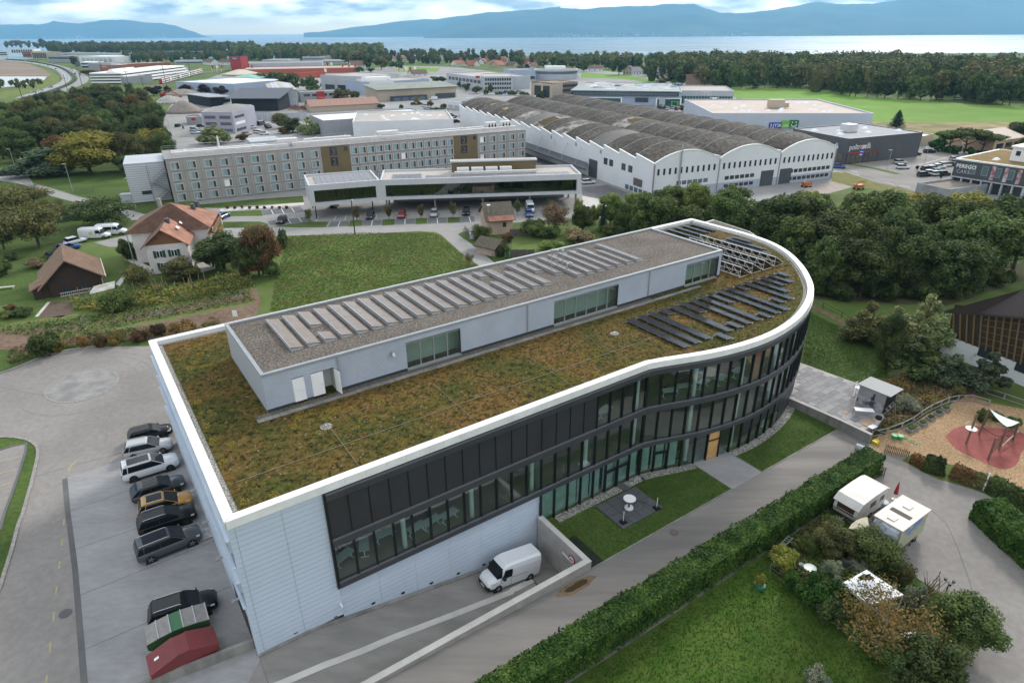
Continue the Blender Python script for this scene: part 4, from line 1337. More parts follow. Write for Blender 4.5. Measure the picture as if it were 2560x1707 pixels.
def van(name,label,cat,L_=5.4,W=1.95,H=2.4,side_window=False,group=None,logo=None):
 t=Ah(name,label,cat,(0,0,0),0,group)
 h,hw=L_/2,W/2
 P=C6('van_white',(.66,.68,.70))
 st=[(-h,hw*.97,.45,H-.12),(-h+.08,hw,.30,H-.02),(-h+.6,hw,.28,H),(h*.22,hw,.28,H),(h*.40,hw*.99,.28,H-.10),(h*.52,hw*.99,.28,H-.38)]
 def rg(x,w,z0,z1):
  r=.13
  return[(x,w-.03,z0),(x,w,z0+.2),(x,w,1.15),(x,w-.04,z1-.55),(x,w-.12,z1-.16),(x,w-.30,z1)]+[(x,-(w-.30),z1),(x,-(w-.12),z1-.16),(x,-(w-.04),z1-.55),(x,-w,1.15),(x,-w,z0+.2),(x,-(w-.03),z0)]
 MB().A6([rg(*q)for q in st]).Aa('body',P,t,smooth=False)
 no=[(h*.50,hw*.99,.28,1.32),(h*.66,hw*.98,.28,1.24),(h*.86,hw*.92,.28,1.08),(h*.97,hw*.80,.30,.92),(h,hw*.66,.36,.80)]
 MB().A6([D0(x,w,a,b,.14,.08)for x,w,a,b in no]).Aa('bonnet',P,t,smooth=True)
 MB().A6([[(h*.80,-hw*.93,.24),(h*.80,hw*.93,.24),(h*.80,hw*.93,.62),(h*.80,-hw*.93,.62)],[(h*.99,-hw*.80,.26),(h*.99,hw*.80,.26),(h*.99,hw*.80,.60),(h*.99,-hw*.80,.60)],[(h+.05,-hw*.60,.30),(h+.05,hw*.60,.30),(h+.05,hw*.60,.56),(h+.05,-hw*.60,.56)]]).Aa('bumper',Bt,t)
 zt=H-.36
 MB().An([(h*.46,-hw*.86,1.28),(h*.70,-hw*.84,1.24),(h*.70,hw*.84,1.24),(h*.46,hw*.86,1.28),(h*.44,-hw*.76,zt),(h*.535,-hw*.74,zt-.02),(h*.535,hw*.74,zt-.02),(h*.44,hw*.76,zt)]).Aa('windscreen',Bn,t)
 for s in(-1,1):
  MB().An([(h*.18,s*(hw-.02),1.22),(h*.56,s*(hw-.02),1.20),(h*.56,s*(hw+.008),1.20),(h*.18,s*(hw+.008),1.22),(h*.18,s*(hw-.12),zt-.1),(h*.44,s*(hw-.14),zt-.1),(h*.44,s*(hw-.03),zt-.12),(h*.18,s*(hw-.01),zt-.12)]).Aa('side_window',Bn,t)
  MB().box(h*.17-.012,h*.17+.012,s*hw-.006,s*hw+.006,.35,H-.6).Aa('door_gap',Bt,t)
  MB().box(-h*.42,h*.13,s*hw-.004,s*hw+.010,1.10,1.13).Aa('side_rail',Bt,t)
  if side_window:
   MB().box(-h*.42,h*.12,s*hw-.05,s*hw+.006,1.25,zt-.1).Aa('side_window',Bn,t)
  MB().box(h*.45,h*.53,s*(hw+.02)if s>0 else-(hw+.24),(hw+.24)if s>0 else-(hw+.02),1.18,1.42).Aa('mirror',Bt,t)
  MB().An([(h*.80,s*hw*.62,.70),(h*.98,s*hw*.62,.68),(h*.90,s*hw*.90,.70),(h*.72,s*hw*.965,.74),(h*.78,s*hw*.62,.98),(h*.95,s*hw*.62,.88),(h*.87,s*hw*.9,.93),(h*.70,s*hw*.97,1.02)]).Aa('headlight',Fz,t)
  MB().box(-h-.012,-h+.05,s*hw*.9-.07,s*hw*.9+.07,.8,1.4).Aa('taillight',E0,t)
  for x in(-h+1.0,h-.95):
   MB().Bw((x,0,.37),.42,s*(hw-.12),s*(hw+.005),18).Aa('wheel_arch',Bt,t)
   ty,rm=B6(.34,False)
   w=link('wheel',ty,t,(x,s*(hw-.10),.34))
   link('rim',rm,w)
  if logo:
   MB().cyl((0,0),.33,0,.012,14).Aa('logo_disc',logo[0],t,loc=None).matrix_local=Matrix.Translation((-.5,s*hw,1.28))@Matrix.Rotation(math.radians(90),4,'X')
   MB().cyl((0,0),.10,0,.012,8).Aa('logo_leaf',logo[1],t).matrix_local=Matrix.Translation((-.15,s*hw,1.55))@Matrix.Rotation(math.radians(90),4,'X')
 MB().box(-h-.014,-h+.03,-.02,.02,.5,H-.2).Aa('rear_door_gap',Bt,t)
 MB().box(h+.03,h+.065,-.26,.26,.36,.47).Aa('number_plate',Gh,t)
 return t
v1=van('delivery_van','white high-roof delivery van with black bumper parked on the basement ramp','van',L_=5.3,H=2.45)
vp=Ag(20.15,-1.95,Ao(20.15)+.02)
v1.location=vp
v1.rotation_mode='XYZ'
ax=(Ag(18,0,Ao(18))-Ag(22,0,Ao(22))).normalized()
ay=Vc((-ax.y,ax.x,0)).normalized();az=ax.cross(ay)
v1.matrix_world=Matrix(((ax.x,ay.x,az.x,vp.x),(ax.y,ay.y,az.y,vp.y),(ax.z,ay.z,az.z,vp.z),(0,0,0,1)))
Gq,F1=M('apple_green_print',(.38,.55,.08),rough=.4),M('leaf_brown_print',(.25,.12,.06),rough=.4)
fv=van('farm_van','white farm van with green apple logo standing in front of the other apple van','van',L_=6.0,H=2.35,group='farm vans',logo=(Gq,F1))
a,b=Ak(*A8(765,632)),Ak(*A8(965,625))
d=b-a
fv.location=(a+b)/2+Vc((-d.y,d.x,0)).normalized()*.95;fv.rotation_euler=(0,0,math.atan2(d.y,d.x))
fw=van('farm_van','white farm van with dark side window standing behind the other apple van','van',L_=6.0,H=2.35,side_window=True,group='farm vans',logo=(Gq,F1))
a,b=Ak(*A8(925,598)),Ak(*A8(1120,588))
d=b-a
fw.location=(a+b)/2+Vc((-d.y,d.x,0)).normalized()*.95;fw.rotation_euler=(0,0,math.atan2(d.y,d.x))
Ju={}
def Ek(col,kind=0):
 k=(col,kind)
 if k in Ju:
  return Ju[k]
 pm={'w':F6,'s':E6,'b':F8,'g':Kq,'r':Mg,'u':K8,'o':Fm,'gr':C6('paint_green',(.01,.05,.03))}[col]
 mb=MB()
 if kind==0:
  h,hw,H=2.15,.88,1.48
  mb.A6([D0(x,w,a,b,.12,.05)for x,w,a,b in((-h,.75,.4,.85),(-h+.2,.86,.26,.92),(-.5,hw,.22,.94),(.8,hw,.22,.90),(h-.4,.84,.24,.78),(h,.62,.36,.62))],0)
  q=lambda x0,x1,w,z:[(x0,-w,z),(x1,-w,z),(x1,w,z),(x0,w,z)]
  mb.A6([q(-h+.12,.85,.80,.90),q(-h+.5,.15,.64,H-.04)],1)
  mb.A6([q(-h+.44,.20,.67,H-.06),q(-h+.6,.05,.58,H)],0)
  wx=1.3
 else:
  h,hw,H=2.6,.95,2.1 if kind==1 else 2.9
  mb.A6([D0(x,w,a,b,.1,.1)for x,w,a,b in((-h,.93,.35,H),(1.0,hw,.3,H),(1.45,hw,.3,H-.2))],0)
  mb.A6([D0(x,w,a,b,.1,.06)for x,w,a,b in((1.4,hw,.3,1.25),(h-.2,.85,.3,1.0),(h,.7,.35,.8))],0)
  q=lambda x0,x1,w,z:[(x0,-w,z),(x1,-w,z),(x1,w,z),(x0,w,z)]
  mb.A6([q(1.2,2.0,.86,1.22),q(1.2,1.52,.78,H-.25)],1)
  wx=1.6
 for s in(-1,1):
  for x in(-wx,wx):
   mb.Bw((x,0,.32),.32,s*(hw-.1),s*(hw+.03),10,2)
  mb.box(h-.25,h-.03,s*.55-.15,s*.55+.15,.60,.72,3)
  mb.box(-h-.01,-h+.1,s*.6-.12,s*.6+.12,.65,.80,4)
 Ju[k]=mb.mesh('car_body',[pm,Bn,Dp,Fz,E0])
 return Ju[k]
def Jt(px,py,col,deg,label,group=None,kind=0,name=None,cat=None,raw=None,z=.05):
 p=Ak(px,py)if raw is None else raw
 o=link(name or('car','parked_van','box_truck')[kind],Ek(col,kind),None,(p.x,p.y,p.z+z),math.radians(deg))
 return B8(o,label,cat or('car','van','truck')[kind],group)
 # other buildings
Au=M('white_render',(.66,.68,.70),(.62,.64,.66),sc=.15,rough=.7,big=.05,bigsc=.05)
Bx=M('grey_render',(.30,.31,.33),(.27,.28,.30),sc=.2,rough=.7)
Ai=M('light_grey_panel',(.42,.44,.47),(.38,.40,.43),sc=.15,rough=.55)
C1=M('bluish_metal_panel',(.34,.40,.50),(.31,.37,.46),sc=.15,rough=.5)
Bc=M('dark_grey_panel',(.07,.077,.088),(.06,.066,.076),sc=.2,rough=.5)
Bj=M('beige_render',(.45,.38,.29),(.40,.34,.26),sc=.2,rough=.8)
A4=M('dark_window',(.03,.038,.045),rough=.08,spec=.7)
Bv=M('sky_window',(.10,.14,.17),rough=.08,spec=.8)
Be=M('pale_flat_roof',(.42,.38,.35),(.36,.33,.30),sc=.1,rough=.9,big=.1,bigsc=.05)
Bs=M('white_membrane',(.74,.74,.74),(.68,.68,.68),sc=.1,rough=.6)
Aq=M('grey_flat_roof',(.26,.25,.245),(.22,.21,.205),sc=.15,rough=.9,big=.1,bigsc=.05)
Ds=M('brown_gravel_roof',(.25,.21,.17),(.19,.16,.13),sc=.3,rough=.95)
Ha=M('terracotta_tile',(.30,.125,.075),(.22,.085,.055),sc=.5,rough=.85,big=.2,bigsc=.3)
Bo=M('brown_tile',(.15,.095,.065),(.11,.07,.05),sc=.8,rough=.85,big=.15,bigsc=.4)
Cq=M('skylight',(.80,.82,.84),rough=.25,spec=.5)
A1=M('red_panel',(.35,.03,.03),(.28,.025,.025),sc=.2,rough=.5)
Ct=M('orange_red_panel',(.38,.09,.05),rough=.6)
class Bp:
 0
 def __init__(s,A,B):
  s.A=Vc((A[0],A[1],0));d=Vc((B[0]-A[0],B[1]-A[1],0))
  s.L=d.length;s.rz=math.atan2(d.y,d.x)
  s.x=d.normalized();s.y=Vc((-s.x.y,s.x.x,0))
 def w(s,x,y,z=0):
  p=s.A+s.x*x+s.y*y
  return Vc((p.x,p.y,z))
 def loc(s,p):
  q=Vc((p[0],p[1],0))-s.A
  return q.dot(s.x),q.dot(s.y)
def root(fr,name,label,cat='building',group=None):
 return Ah(name,label,cat,fr.A,fr.rz,group)
def F9(parent,x0,x1,z0,z1,y=.0,mat=None,name='window',depth=.12,frame=None,fw=.06):
 0
 f=MB().box(x0,x1,y-.05,y+.02,z1-fw,z1).box(x0,x1,y-.05,y+.02,z0,z0+fw).box(x0,x0+fw,y-.05,y+.02,z0+fw,z1-fw).box(x1-fw,x1,y-.05,y+.02,z0+fw,z1-fw).Aa(name,frame or Bt,parent)
 MB().box(x0+fw,x1-fw,y-.03,y+.01,z0+fw,z1-fw).Aa('pane',mat or A4,f)
 return f
def Bi(A,B,h,depth,name,label,wall,roofm,cat='building',parapet=.5,rim=None,group=None,domes=0,seed=0):
 fr=Bp(A,B)
 t=root(fr,name,label,cat,group)
 MB().box(0,fr.L,0,depth,-.3,h-parapet).Aa('wall',wall,t)
 mb=MB()
 w=.35
 mb.box(0,fr.L,0,w,h-parapet,h).box(0,fr.L,depth-w,depth,h-parapet,h).box(0,w,w,depth-w,h-parapet,h).box(fr.L-w,fr.L,w,depth-w,h-parapet,h)
 mb.Aa('parapet',rim or wall,t)
 MB().A2([(w,w,h-parapet+.02),(fr.L-w,w,h-parapet+.02),(fr.L-w,depth-w,h-parapet+.02),(w,depth-w,h-parapet+.02)]).Aa('roof',roofm,t)
 rr=random.Random(seed)
 for k in range(domes):
  x,y=rr.uniform(.1,.9)*fr.L,rr.uniform(.12,.88)*depth
  MB().A6([[(x-1,y-.7,h-parapet),(x+1,y-.7,h-parapet),(x+1,y+.7,h-parapet),(x-1,y+.7,h-parapet)],[(x-.5,y-.3,h-parapet+.5),(x+.5,y-.3,h-parapet+.5),(x+.5,y+.3,h-parapet+.5),(x-.5,y+.3,h-parapet+.5)]]).Aa('skylight',Cq,t)
 return fr,t
def fb(bl,br,ytop,depth,*a,**k):
 0
 A,B=Ak(*bl),Ak(*br)
 return Bi(A,B,Am(A,ytop),depth,*a,**k)
 # hotel
HZ=11.2
hA,hB=at(411,399,HZ),at(1308.6,325,HZ)
hf=Bp(at(411,399,HZ),at(1280,328,HZ))
H_=root(hf,'hotel','long grey four-storey hotel with rows of square windows and brown stair panels','hotel')
J1=M('hotel_concrete',(.33,.32,.305),(.29,.28,.268),sc=.4,rough=.8,big=.06,bigsc=.2)
G6=M('hotel_window_frame',(.50,.47,.43),rough=.6)
Gk=M('bronze_panel',(.155,.115,.055),(.135,.10,.05),sc=.4,rough=.5)
Lh=M('window_curtain',(.30,.42,.45),(.18,.25,.28),sc=1.2,rough=.15,spec=.6,stretch=(3,3,.2))
Fy=M('brown_shutter',(.06,.045,.035),rough=.6)
HD,HL=16.0,hf.L+5
MB().box(0,HL,.02,HD,-.2,HZ-.05).Aa('wall',E7,H_)
def hx(px,py):
 p=C4(px,py,hf.A,hf.y)
 return hf.loc(p)[0],p.z
s1x,s1z=hx(*As(590,1345))
s2x,_=hx(*As(850,1320))
s3x,_=hx(*As(1810,1245))
s4x,_=hx(*As(2030,1225))
e0x,_=hx(436,506)
sp1=[.0]
w0=hx(*A7(1605,1530))[0];w5=hx(*As(530,1410))[0]
pan={}
def E9(x0,x1,z0,z1):
 MB().box(x0+.02,x1-.02,-.04,.02,z0+.02,z1-.02).Aa('facade_panel',J1,H_)
Mv=[(.05,2.6),(2.6,5.3),(5.3,8.0),(8.0,11.1)]
Lz=MB().box(-1.08,1.08,-.25,-.04,1.78,1.95).box(-1.08,1.08,-.25,-.04,-.03,.14).box(-1.08,-.90,-.25,-.04,.14,1.78).box(.90,1.08,-.25,-.04,.14,1.78).mesh('window',G6)
M0=MB().box(-.90,.36,-.13,-.06,.14,1.78).mesh('pane',Lh)
Mo=MB().box(-.90,.36,-.13,-.06,.14,1.78).mesh('pane',Ab)
M4=MB().box(.36,.90,-.12,-.05,.14,1.78).mesh('shutter',Fy)
def Da(xa,xb,n):
 step=(xb-xa)/n
 for k in range(n):
  for r,(z0,z1)in enumerate(Mv):
   a,b=xa+step*k,xa+step*(k+1)
   E9(a,b,z0,z1)
   w=link('window',Lz,H_,((a+b)/2+.05,0,z0+.42))
   link('pane',Mo if E3.random()<.06 else M0,w)
   link('shutter',M4,w)
n1=10
Da(.05,s1x,n1)
Da(s2x,s3x,13)
Da(s4x,HL,5)
My=M('stencil_number',(.12,.105,.08),rough=.6)
for xa,xb,Ne in((s1x,s2x,'32'),(s3x,s4x,'22')):
 MB().box(xa,xb,-.10,.02,.05,HZ-.1).Aa('stair_panel',Gk,H_)
 for r,ch in((8.55,Ne[0]),(5.75,Ne[1])):
  x0=xa+(xb-xa)*.30
  f=F9(H_,x0,x0+(xb-xa)*.25,r,r+2.3,-.10,A4)
  me=Eh(ch,2.4,.02,True)
  me.materials.clear();me.materials.append(My)
  o=link('number',me,f);o.matrix_local=Matrix.Translation((x0+(xb-xa)*.125,-.19,r+.25))@Matrix.Rotation(math.pi/2,4,'X')
 x0=xa+(xb-xa)*.82
 F9(H_,x0,x0+.9,9.6,10.6,-.10,A4)
MB().box(-.1,HL,-.12,.6,HZ-.05,HZ+.12).Aa('roof_edge',At,H_)
MB().box(-.05,HL,.6,HD,HZ-.05,HZ).Aa('roof',Aq,H_)
mb=MB()
x=1
while x<HL-3:
 mb.An([(x,.9,HZ+.05),(x+1.6,.9,HZ+.05),(x+1.6,2.3,HZ+.30),(x,2.3,HZ+.30),(x,.9,HZ+.10),(x+1.6,.9,HZ+.10),(x+1.6,2.3,HZ+.35),(x,2.3,HZ+.35)])
 x+=1.7
B8(mb.Aa('solar_strip',Hz,H_),kind='stuff')
Cp=M('roof_duct',(.62,.61,.60),(.56,.55,.54),sc=.6,rough=.45)
for a,b,y0,y1,z1 in((2,HL*.30,4.0,5.2,.9),(HL*.02,HL*.25,7.5,8.6,.8),(HL*.31,HL*.55,4.2,5.4,1.0),(HL*.52,HL*.99,4.0,5.2,.9),(HL*.35,HL*.48,8.2,9.6,1.2),(HL*.55,HL*.98,8.0,9.2,.9)):
 MB().box(a,b,y0,y1,HZ+.05,HZ+z1).Aa('air_duct',Cp,H_)
 x=a+3
 while x<b-2:
  MB().box(x,x+.9,y0-.12,y1+.12,HZ+.02,HZ+z1+.1).Aa('duct_collar',Cp,H_)
  x+=8.5
for a,w in((HL*.275,5.5),(HL*.55,6.5)):
 MB().box(a,a+w,5.6,8,HZ,HZ+2.0).Aa('ventilation_unit',Cp,H_)
mb=MB()
for k in range(16):
 x=HL*k/15
 mb.Af([(min(x,HL-.1),HD-.4,HZ),(min(x,HL-.1),HD-.4,HZ+1.1)],.04,4)
mb.Af([(0,HD-.4,HZ+1.1),(HL,HD-.4,HZ+1.1)],.04,4).Af([(0,HD-.4,HZ+.6),(HL,HD-.4,HZ+.6)],.03,4)
mb.Aa('roof_railing',A3,H_)
for k in range(2):
 x=HL*.90+k*5.2
 MB().box(x,x+3.6,6.6,8.6,HZ+.3,HZ+2.2).Aa('chiller',Cp,H_)
 for q in range(3):
  MB().An([(x+.3+q*1.1,6.57,HZ+.5),(x+1.2+q*1.1,6.57,HZ+.5),(x+1.2+q*1.1,6.6,HZ+.5),(x+.3+q*1.1,6.6,HZ+.5),(x+.72+q*1.1,6.57,HZ+1.9),(x+.78+q*1.1,6.57,HZ+1.9),(x+.78+q*1.1,6.6,HZ+1.9),(x+.72+q*1.1,6.6,HZ+1.9)]).Aa('chiller_grille',Ax,H_)
MB().Af([(14,9,HZ),(14,9,HZ+3.6)],.25,8).Aa('flue',Cp,H_)
MB().box(HL*.22,HL*.30,HD,HD+9,6,HZ+.4).Aa('rear_wing',Ai,H_)
an_a,an_b=at(308,413,HZ-1.4),at(411,405,HZ-1.4)
Jd=Bp(an_a,an_b)
A_=root(Jd,'hotel_annex','white ribbed metal annex at the end of the grey hotel','building')
mb=MB().box(0,Jd.L-.15,.02,14,-.3,HZ-1.4)
MB().box(-.06,Jd.L-.15,-.06,14.1,HZ-1.5,HZ-1.2).Aa('roof_edge',Ai,A_)
mb.Aa('wall',Ai,A_)
mb=MB()
z=.2
while z<HZ-1.7:
 mb.box(0,Jd.L-.2,-.12,.0,z,z+.28)
 z+=.56
B8(mb.Aa('metal_slats',M('pale_slat',(.56,.58,.62),rough=.45),A_),kind='stuff')
F9(A_,Jd.L*.28,Jd.L*.52,2.0,2.9,-.12)
fs=Ah('fire_stair','grey steel fire escape stair between the annex and the hotel','stairs',Jd.w(Jd.L-3.6,-1.6),Jd.rz)
for k,z in enumerate((2.4,4.9,7.4)):
 x0,x1=(0,3.2)if k%2==0 else(3.2,0)
 zz=z-2.4
 n_=9
 mb=MB()
 for q in range(n_):
  xx=x0+(x1-x0)*(q+.5)/n_
  mb.box(xx-.17,xx+.17,0,1.1,zz+2.4*(q+1)/n_-.04,zz+2.4*(q+1)/n_)
 mb.Af([(x0,0,zz+1),(x1,0,z+1)],.04,4).Af([(x0,1.1,zz+1),(x1,1.1,z+1)],.04,4).Af([(x0,0,zz),(x1,0,z)],.08,4)
 mb.Aa('stair_flight',At,fs)
 MB().box(-.9 if k%2 else 3.2,.0 if k%2 else 4.1,-.05,1.4,z-.06,z).Aa('landing',At,fs)
 MB().Af([(-.9 if k%2 else 3.25,-.05,z+1),(0 if k%2 else 4.1,-.05,z+1)],.04,4).Aa('handrail',At,fs)
for x,y in((-.8,0),(-.8,1.3),(3.9,0),(3.9,1.3)):
 MB().Af([(x,y,0),(x,y,9.4)],.06,5).Aa('post',At,fs)
 # white framed pavilion in front of the hotel
D6,Mh=8.2,3.3
pf=Bp(at(950,450,D6),at(1454,435,D6))
PB=root(pf,'car_dealer_pavilion','white-framed glass pavilion raised over a car park','building')
PD=abs(pf.loc(at(957,427,D6))[1])+1.0
E8=M('pavilion_cladding',(.50,.52,.54),(.47,.49,.51),sc=.3,rough=.4)
Hj=Du('pavilion_glass',(.40,.45,.42),1.2)
def Ef(fr,parent,L_,D,zb,zt,nb,left=True):
 th=1.0
 n_=max(3,int(L_/2.4))
 for k in range(n_):
  a,b=L_*k/n_,L_*(k+1)/n_
  MB().box(a+.01,b-.01,0,.5,zt-1.35,zt).Aa('fascia_panel',E8,parent)
  MB().box(a+.01,b-.01,0,.5,zb,zb+.75).Aa('sill_panel',E8,parent)
 MB().box(0,1.1,.01,.5,zb+.75,zt-1.35).Aa('end_panel',E8,parent)
 MB().box(L_-1.1,L_,.01,.5,zb+.75,zt-1.35).Aa('end_panel',E8,parent)
 MB().box(0,.4,.5,D,zb,zt).Aa('side_wall',E8,parent)
 MB().box(L_-.4,L_,.5,D,zb,zt).Aa('side_wall',E8,parent)
 MB().box(.4,L_-.4,D-.4,D,zb,zt).Aa('rear_wall',E8,parent)
 MB().box(.4,L_-.4,.5,D-.4,zb,zb+.4).Aa('floor',Dn,parent)
 MB().box(.4,L_-.4,.5,D-.4,zt-.7,zt-.45).Aa('roof',Be,parent)
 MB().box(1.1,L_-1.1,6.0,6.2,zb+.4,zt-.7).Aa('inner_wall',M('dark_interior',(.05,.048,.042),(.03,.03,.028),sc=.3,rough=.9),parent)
 w=(L_-2.2)/nb
 for k in range(nb):
  MB().box(1.1+k*w+.03,1.1+(k+1)*w-.03,.8,.83,zb+.75,zt-1.35).Aa('glass_pane',Hj,parent)
  MB().box(1.1+k*w-.03,1.1+k*w+.03,.74,.86,zb+.75,zt-1.35).Aa('mullion',Ax,parent)
Ef(pf,PB,pf.L,PD,Mh,D6,26)
for k in range(5):
 x=1.0+(pf.L-2)*k/4
 for y in(1.2,PD-2):
  MB().box(x-.2,x+.2,y-.2,y+.2,0,Mh).Aa('pillar',A0,PB)
MB().box(2,pf.L-2,PD-1.2,PD-.9,0,Mh).Aa('rear_wall',Bx,PB)
La=Bp(at(770,464,D6),at(950,450,D6))
PB2=root(La,'glass_wing','narrower white-framed glass wing cantilevered beside the pavilion','building')
PD2=abs(La.loc(at(746,439,D6))[1])+.4
Ef(La,PB2,La.L-.05,PD2,Mh,D6,16)
for x,y in((1.0,1.0),(1.0,PD2-1),(La.L-2.2,1.0)):
 MB().box(x-.12,x+.12,y-.12,y+.12,0,Mh).Aa('pillar',Ax,PB2)
def Ez(fr,parent_label,x0,x1,y0,y1,z,nx,ny,group):
 t=Ah('solar_array',parent_label,'solar panels',fr.w(x0,y0,z),fr.rz,group)
 dx,dy=(x1-x0)/nx,(y1-y0)/ny
 me=MB().An([(.03,.03,.05),(dx-.03,.03,.05),(dx-.03,dy-.03,.22),(.03,dy-.03,.22),(.03,.03,.09),(dx-.03,.03,.09),(dx-.03,dy-.03,.26),(.03,dy-.03,.26)]).mesh('solar_module',M('violet_cell',(.095,.085,.10),(.08,.075,.09),sc=.5,rough=.2,spec=.7))
 for i in range(nx):
  for j in range(ny):
   link('solar_module',me,t,(dx*i,dy*j,0))
zr=D6-.43
Ez(La,'purple-grey solar panels on the roof of the narrower glass wing',2.0,La.L-1,1.6,PD2-1.5,zr,10,4,'solar arrays on the pavilion roofs')
Ez(pf,'purple-grey solar panels at the near end of the pavilion roof',2.6,pf.L*.20,2,7,zr,5,3,'solar arrays on the pavilion roofs')
Ez(pf,'long strip of purple-grey solar panels along the pavilion roof edge',pf.L*.22,pf.L*.95,1.6,4.5,zr,22,2,'solar arrays on the pavilion roofs')
Gy=pf.loc(at(1128,400,D6+2.2))[0];Hr=pf.loc(at(1345,405,D6+2.2))[0]
MB().box(Gy,Hr,9,PD-1.5,D6-.45,D6+2.0).Aa('roof_block',Gk,PB)
MB().box(Gy-.3,Hr+.3,8.7,PD-1.2,D6+2.0,D6+2.35).Aa('roof_block_rim',E8,PB)
MB().A2([(Gy,9,D6+2.36),(Hr,9,D6+2.36),(Hr,PD-1.5,D6+2.36),(Gy,PD-1.5,D6+2.36)]).Aa('roof_block_top',Be,PB)
for k in range(4):
 MB().box(Gy+1.2+k*3.6,Gy+4.2+k*3.6,6.2,8.0,D6-.4,D6+1.0).Aa('ventilation_unit',Cp,PB)
MB().box(Gy+.5,Hr-.5,4.9,6.0,D6-.4,D6+.35).Aa('air_duct',Cp,PB)
# barrel-vaulted hall
Ca=9.0
E5=Bp(at(1635,410,Ca),at(2094,368,Ca))
HA=root(E5,'vaulted_hall','long white industrial hall under three dark barrel-vaulted concrete roofs','industrial hall')
W3=E5.L/3
Ma=at(1149,270,Ca)
H3=E5.loc(Ma)[1]
K7=E5.loc(Ma)[0]/H3
NS=18
Ku=H3/NS
Jy=M('weathered_vault',(.105,.092,.078),(.034,.030,.026),sc=1.0,rough=.95,bump=.6,bsc=3,big=.4,bigsc=.12,lo=.38,hi=.62,det=12)
Fw=M('peeled_vault',(.34,.31,.29),(.075,.068,.06),sc=.35,rough=.95,big=.25,bigsc=.06,lo=.40,hi=.60,det=9)
Fb=M('new_vault_sheet',(.13,.125,.12),(.115,.11,.105),sc=.3,rough=.8)
Hx=M('moss_patch',(.10,.075,.02),(.05,.035,.015),sc=.8,rough=1,bump=.8,bsc=4)
Ep=M('yellow_lichen',(.42,.26,.07),(.25,.17,.07),sc=1,rough=1)
def Bf(x,y,z):
 return(x+K7*y,y,z)
ARC=2.9
def Eo(t):
 return ARC*(1-(2*t-1)**2)
mb=MB()
for k in range(NS):
 y0,y1=Ku*k,Ku*(k+1)
 for x in(0,.3):
  pass
 mb.An([Bf(0,y0,-.3),Bf(.3,y0,-.3),Bf(.3,y1,-.3),Bf(0,y1,-.3),Bf(0,y0,Ca),Bf(.3,y0,Ca),Bf(.3,y1,Ca+1.25),Bf(0,y1,Ca+1.25)])
mb.Aa('side_wall',Au,HA)
mb=MB()
for k in range(NS):
 y0,y1=Ku*k,Ku*(k+1)
 mb.An([Bf(-.12,y0-.05,Ca),Bf(.35,y0-.05,Ca),Bf(.35,y1+.05,Ca+1.25),Bf(-.12,y1+.05,Ca+1.25),Bf(-.12,y0-.05,Ca+.14),Bf(.35,y0-.05,Ca+.14),Bf(.35,y1+.05,Ca+1.39),Bf(-.12,y1+.05,Ca+1.39)])
B8(mb.Aa('coping',Ec,HA),kind='stuff')
for b in range(3):
 x0,x1=W3*b,W3*(b+1)
 n_=20
 mb=MB()
 top=[(x0+(x1-x0)*k/n_,Ca-.25+Eo(k/n_))for k in range(n_+1)]
 for(xa,za),(Cu,Cx)in zip(top,top[1:]):
  mb.An([(xa,0,2.2),(Cu,0,2.2),(Cu,.3,2.2),(xa,.3,2.2),(xa,0,za),(Cu,0,Cx),(Cu,.3,Cx),(xa,.3,za)])
 mb.Aa('gable_wall',Au,HA)
 mb=MB()
 for(xa,za),(Cu,Cx)in zip(top,top[1:]):
  mb.An([(xa,-.12,za),(Cu,-.12,Cx),(Cu,.4,Cx),(xa,.4,za),(xa,-.12,za+.22),(Cu,-.12,Cx+.22),(Cu,.4,Cx+.22),(xa,.4,za+.22)])
 mb.Aa('gable_rim',Ec,HA)
 MB().box(x0,x1,-.02,.3,-.3,2.2).Aa('base_wall',M('blue_grey_base',(.36,.40,.46),rough=.7),HA)
 for k in range(11):
  x=x0+1.6+(x1-x0-3.2)*k/10
  F9(HA,x-.32,x+.32,5.9,7.5,0,A4,fw=.05)
 n_=9 if b<2 else 10
 for k in range(n_):
  if b==0 and k<3:
   continue
  if b==1 and k>5:
   continue
  x=x0+2.4+k*1.75
  F9(HA,x,x+1.35,2.9,3.9,0,Bv if b==0 else A4,fw=.05)
  F9(HA,x,x+1.35,.8,1.7,-.02,A4,fw=.05)
for xa,Cu in((W3*1+15.0,W3*1+19.5),(W3*2+.7,W3*2+5.0)):
 MB().box(xa,Cu,-.06,.2,0,4.3).Aa('gate',Bc,HA)
for b in(0,1,2,3):
 x=min(max(W3*b,.3),E5.L-.3)
 MB().Af([(x,-.15,Ca-.3),(x,-.15,0)],.12,6).Aa('downpipe',At,HA)
Dz=E5.loc(C4(1704,380,E5.A,E5.y))[0]
MB().Af([(Dz,-.3,1.5),(Dz,-.3,Ca+4.2)],.18,8).Aa('flue',A3,HA)
rr=random.Random(11)
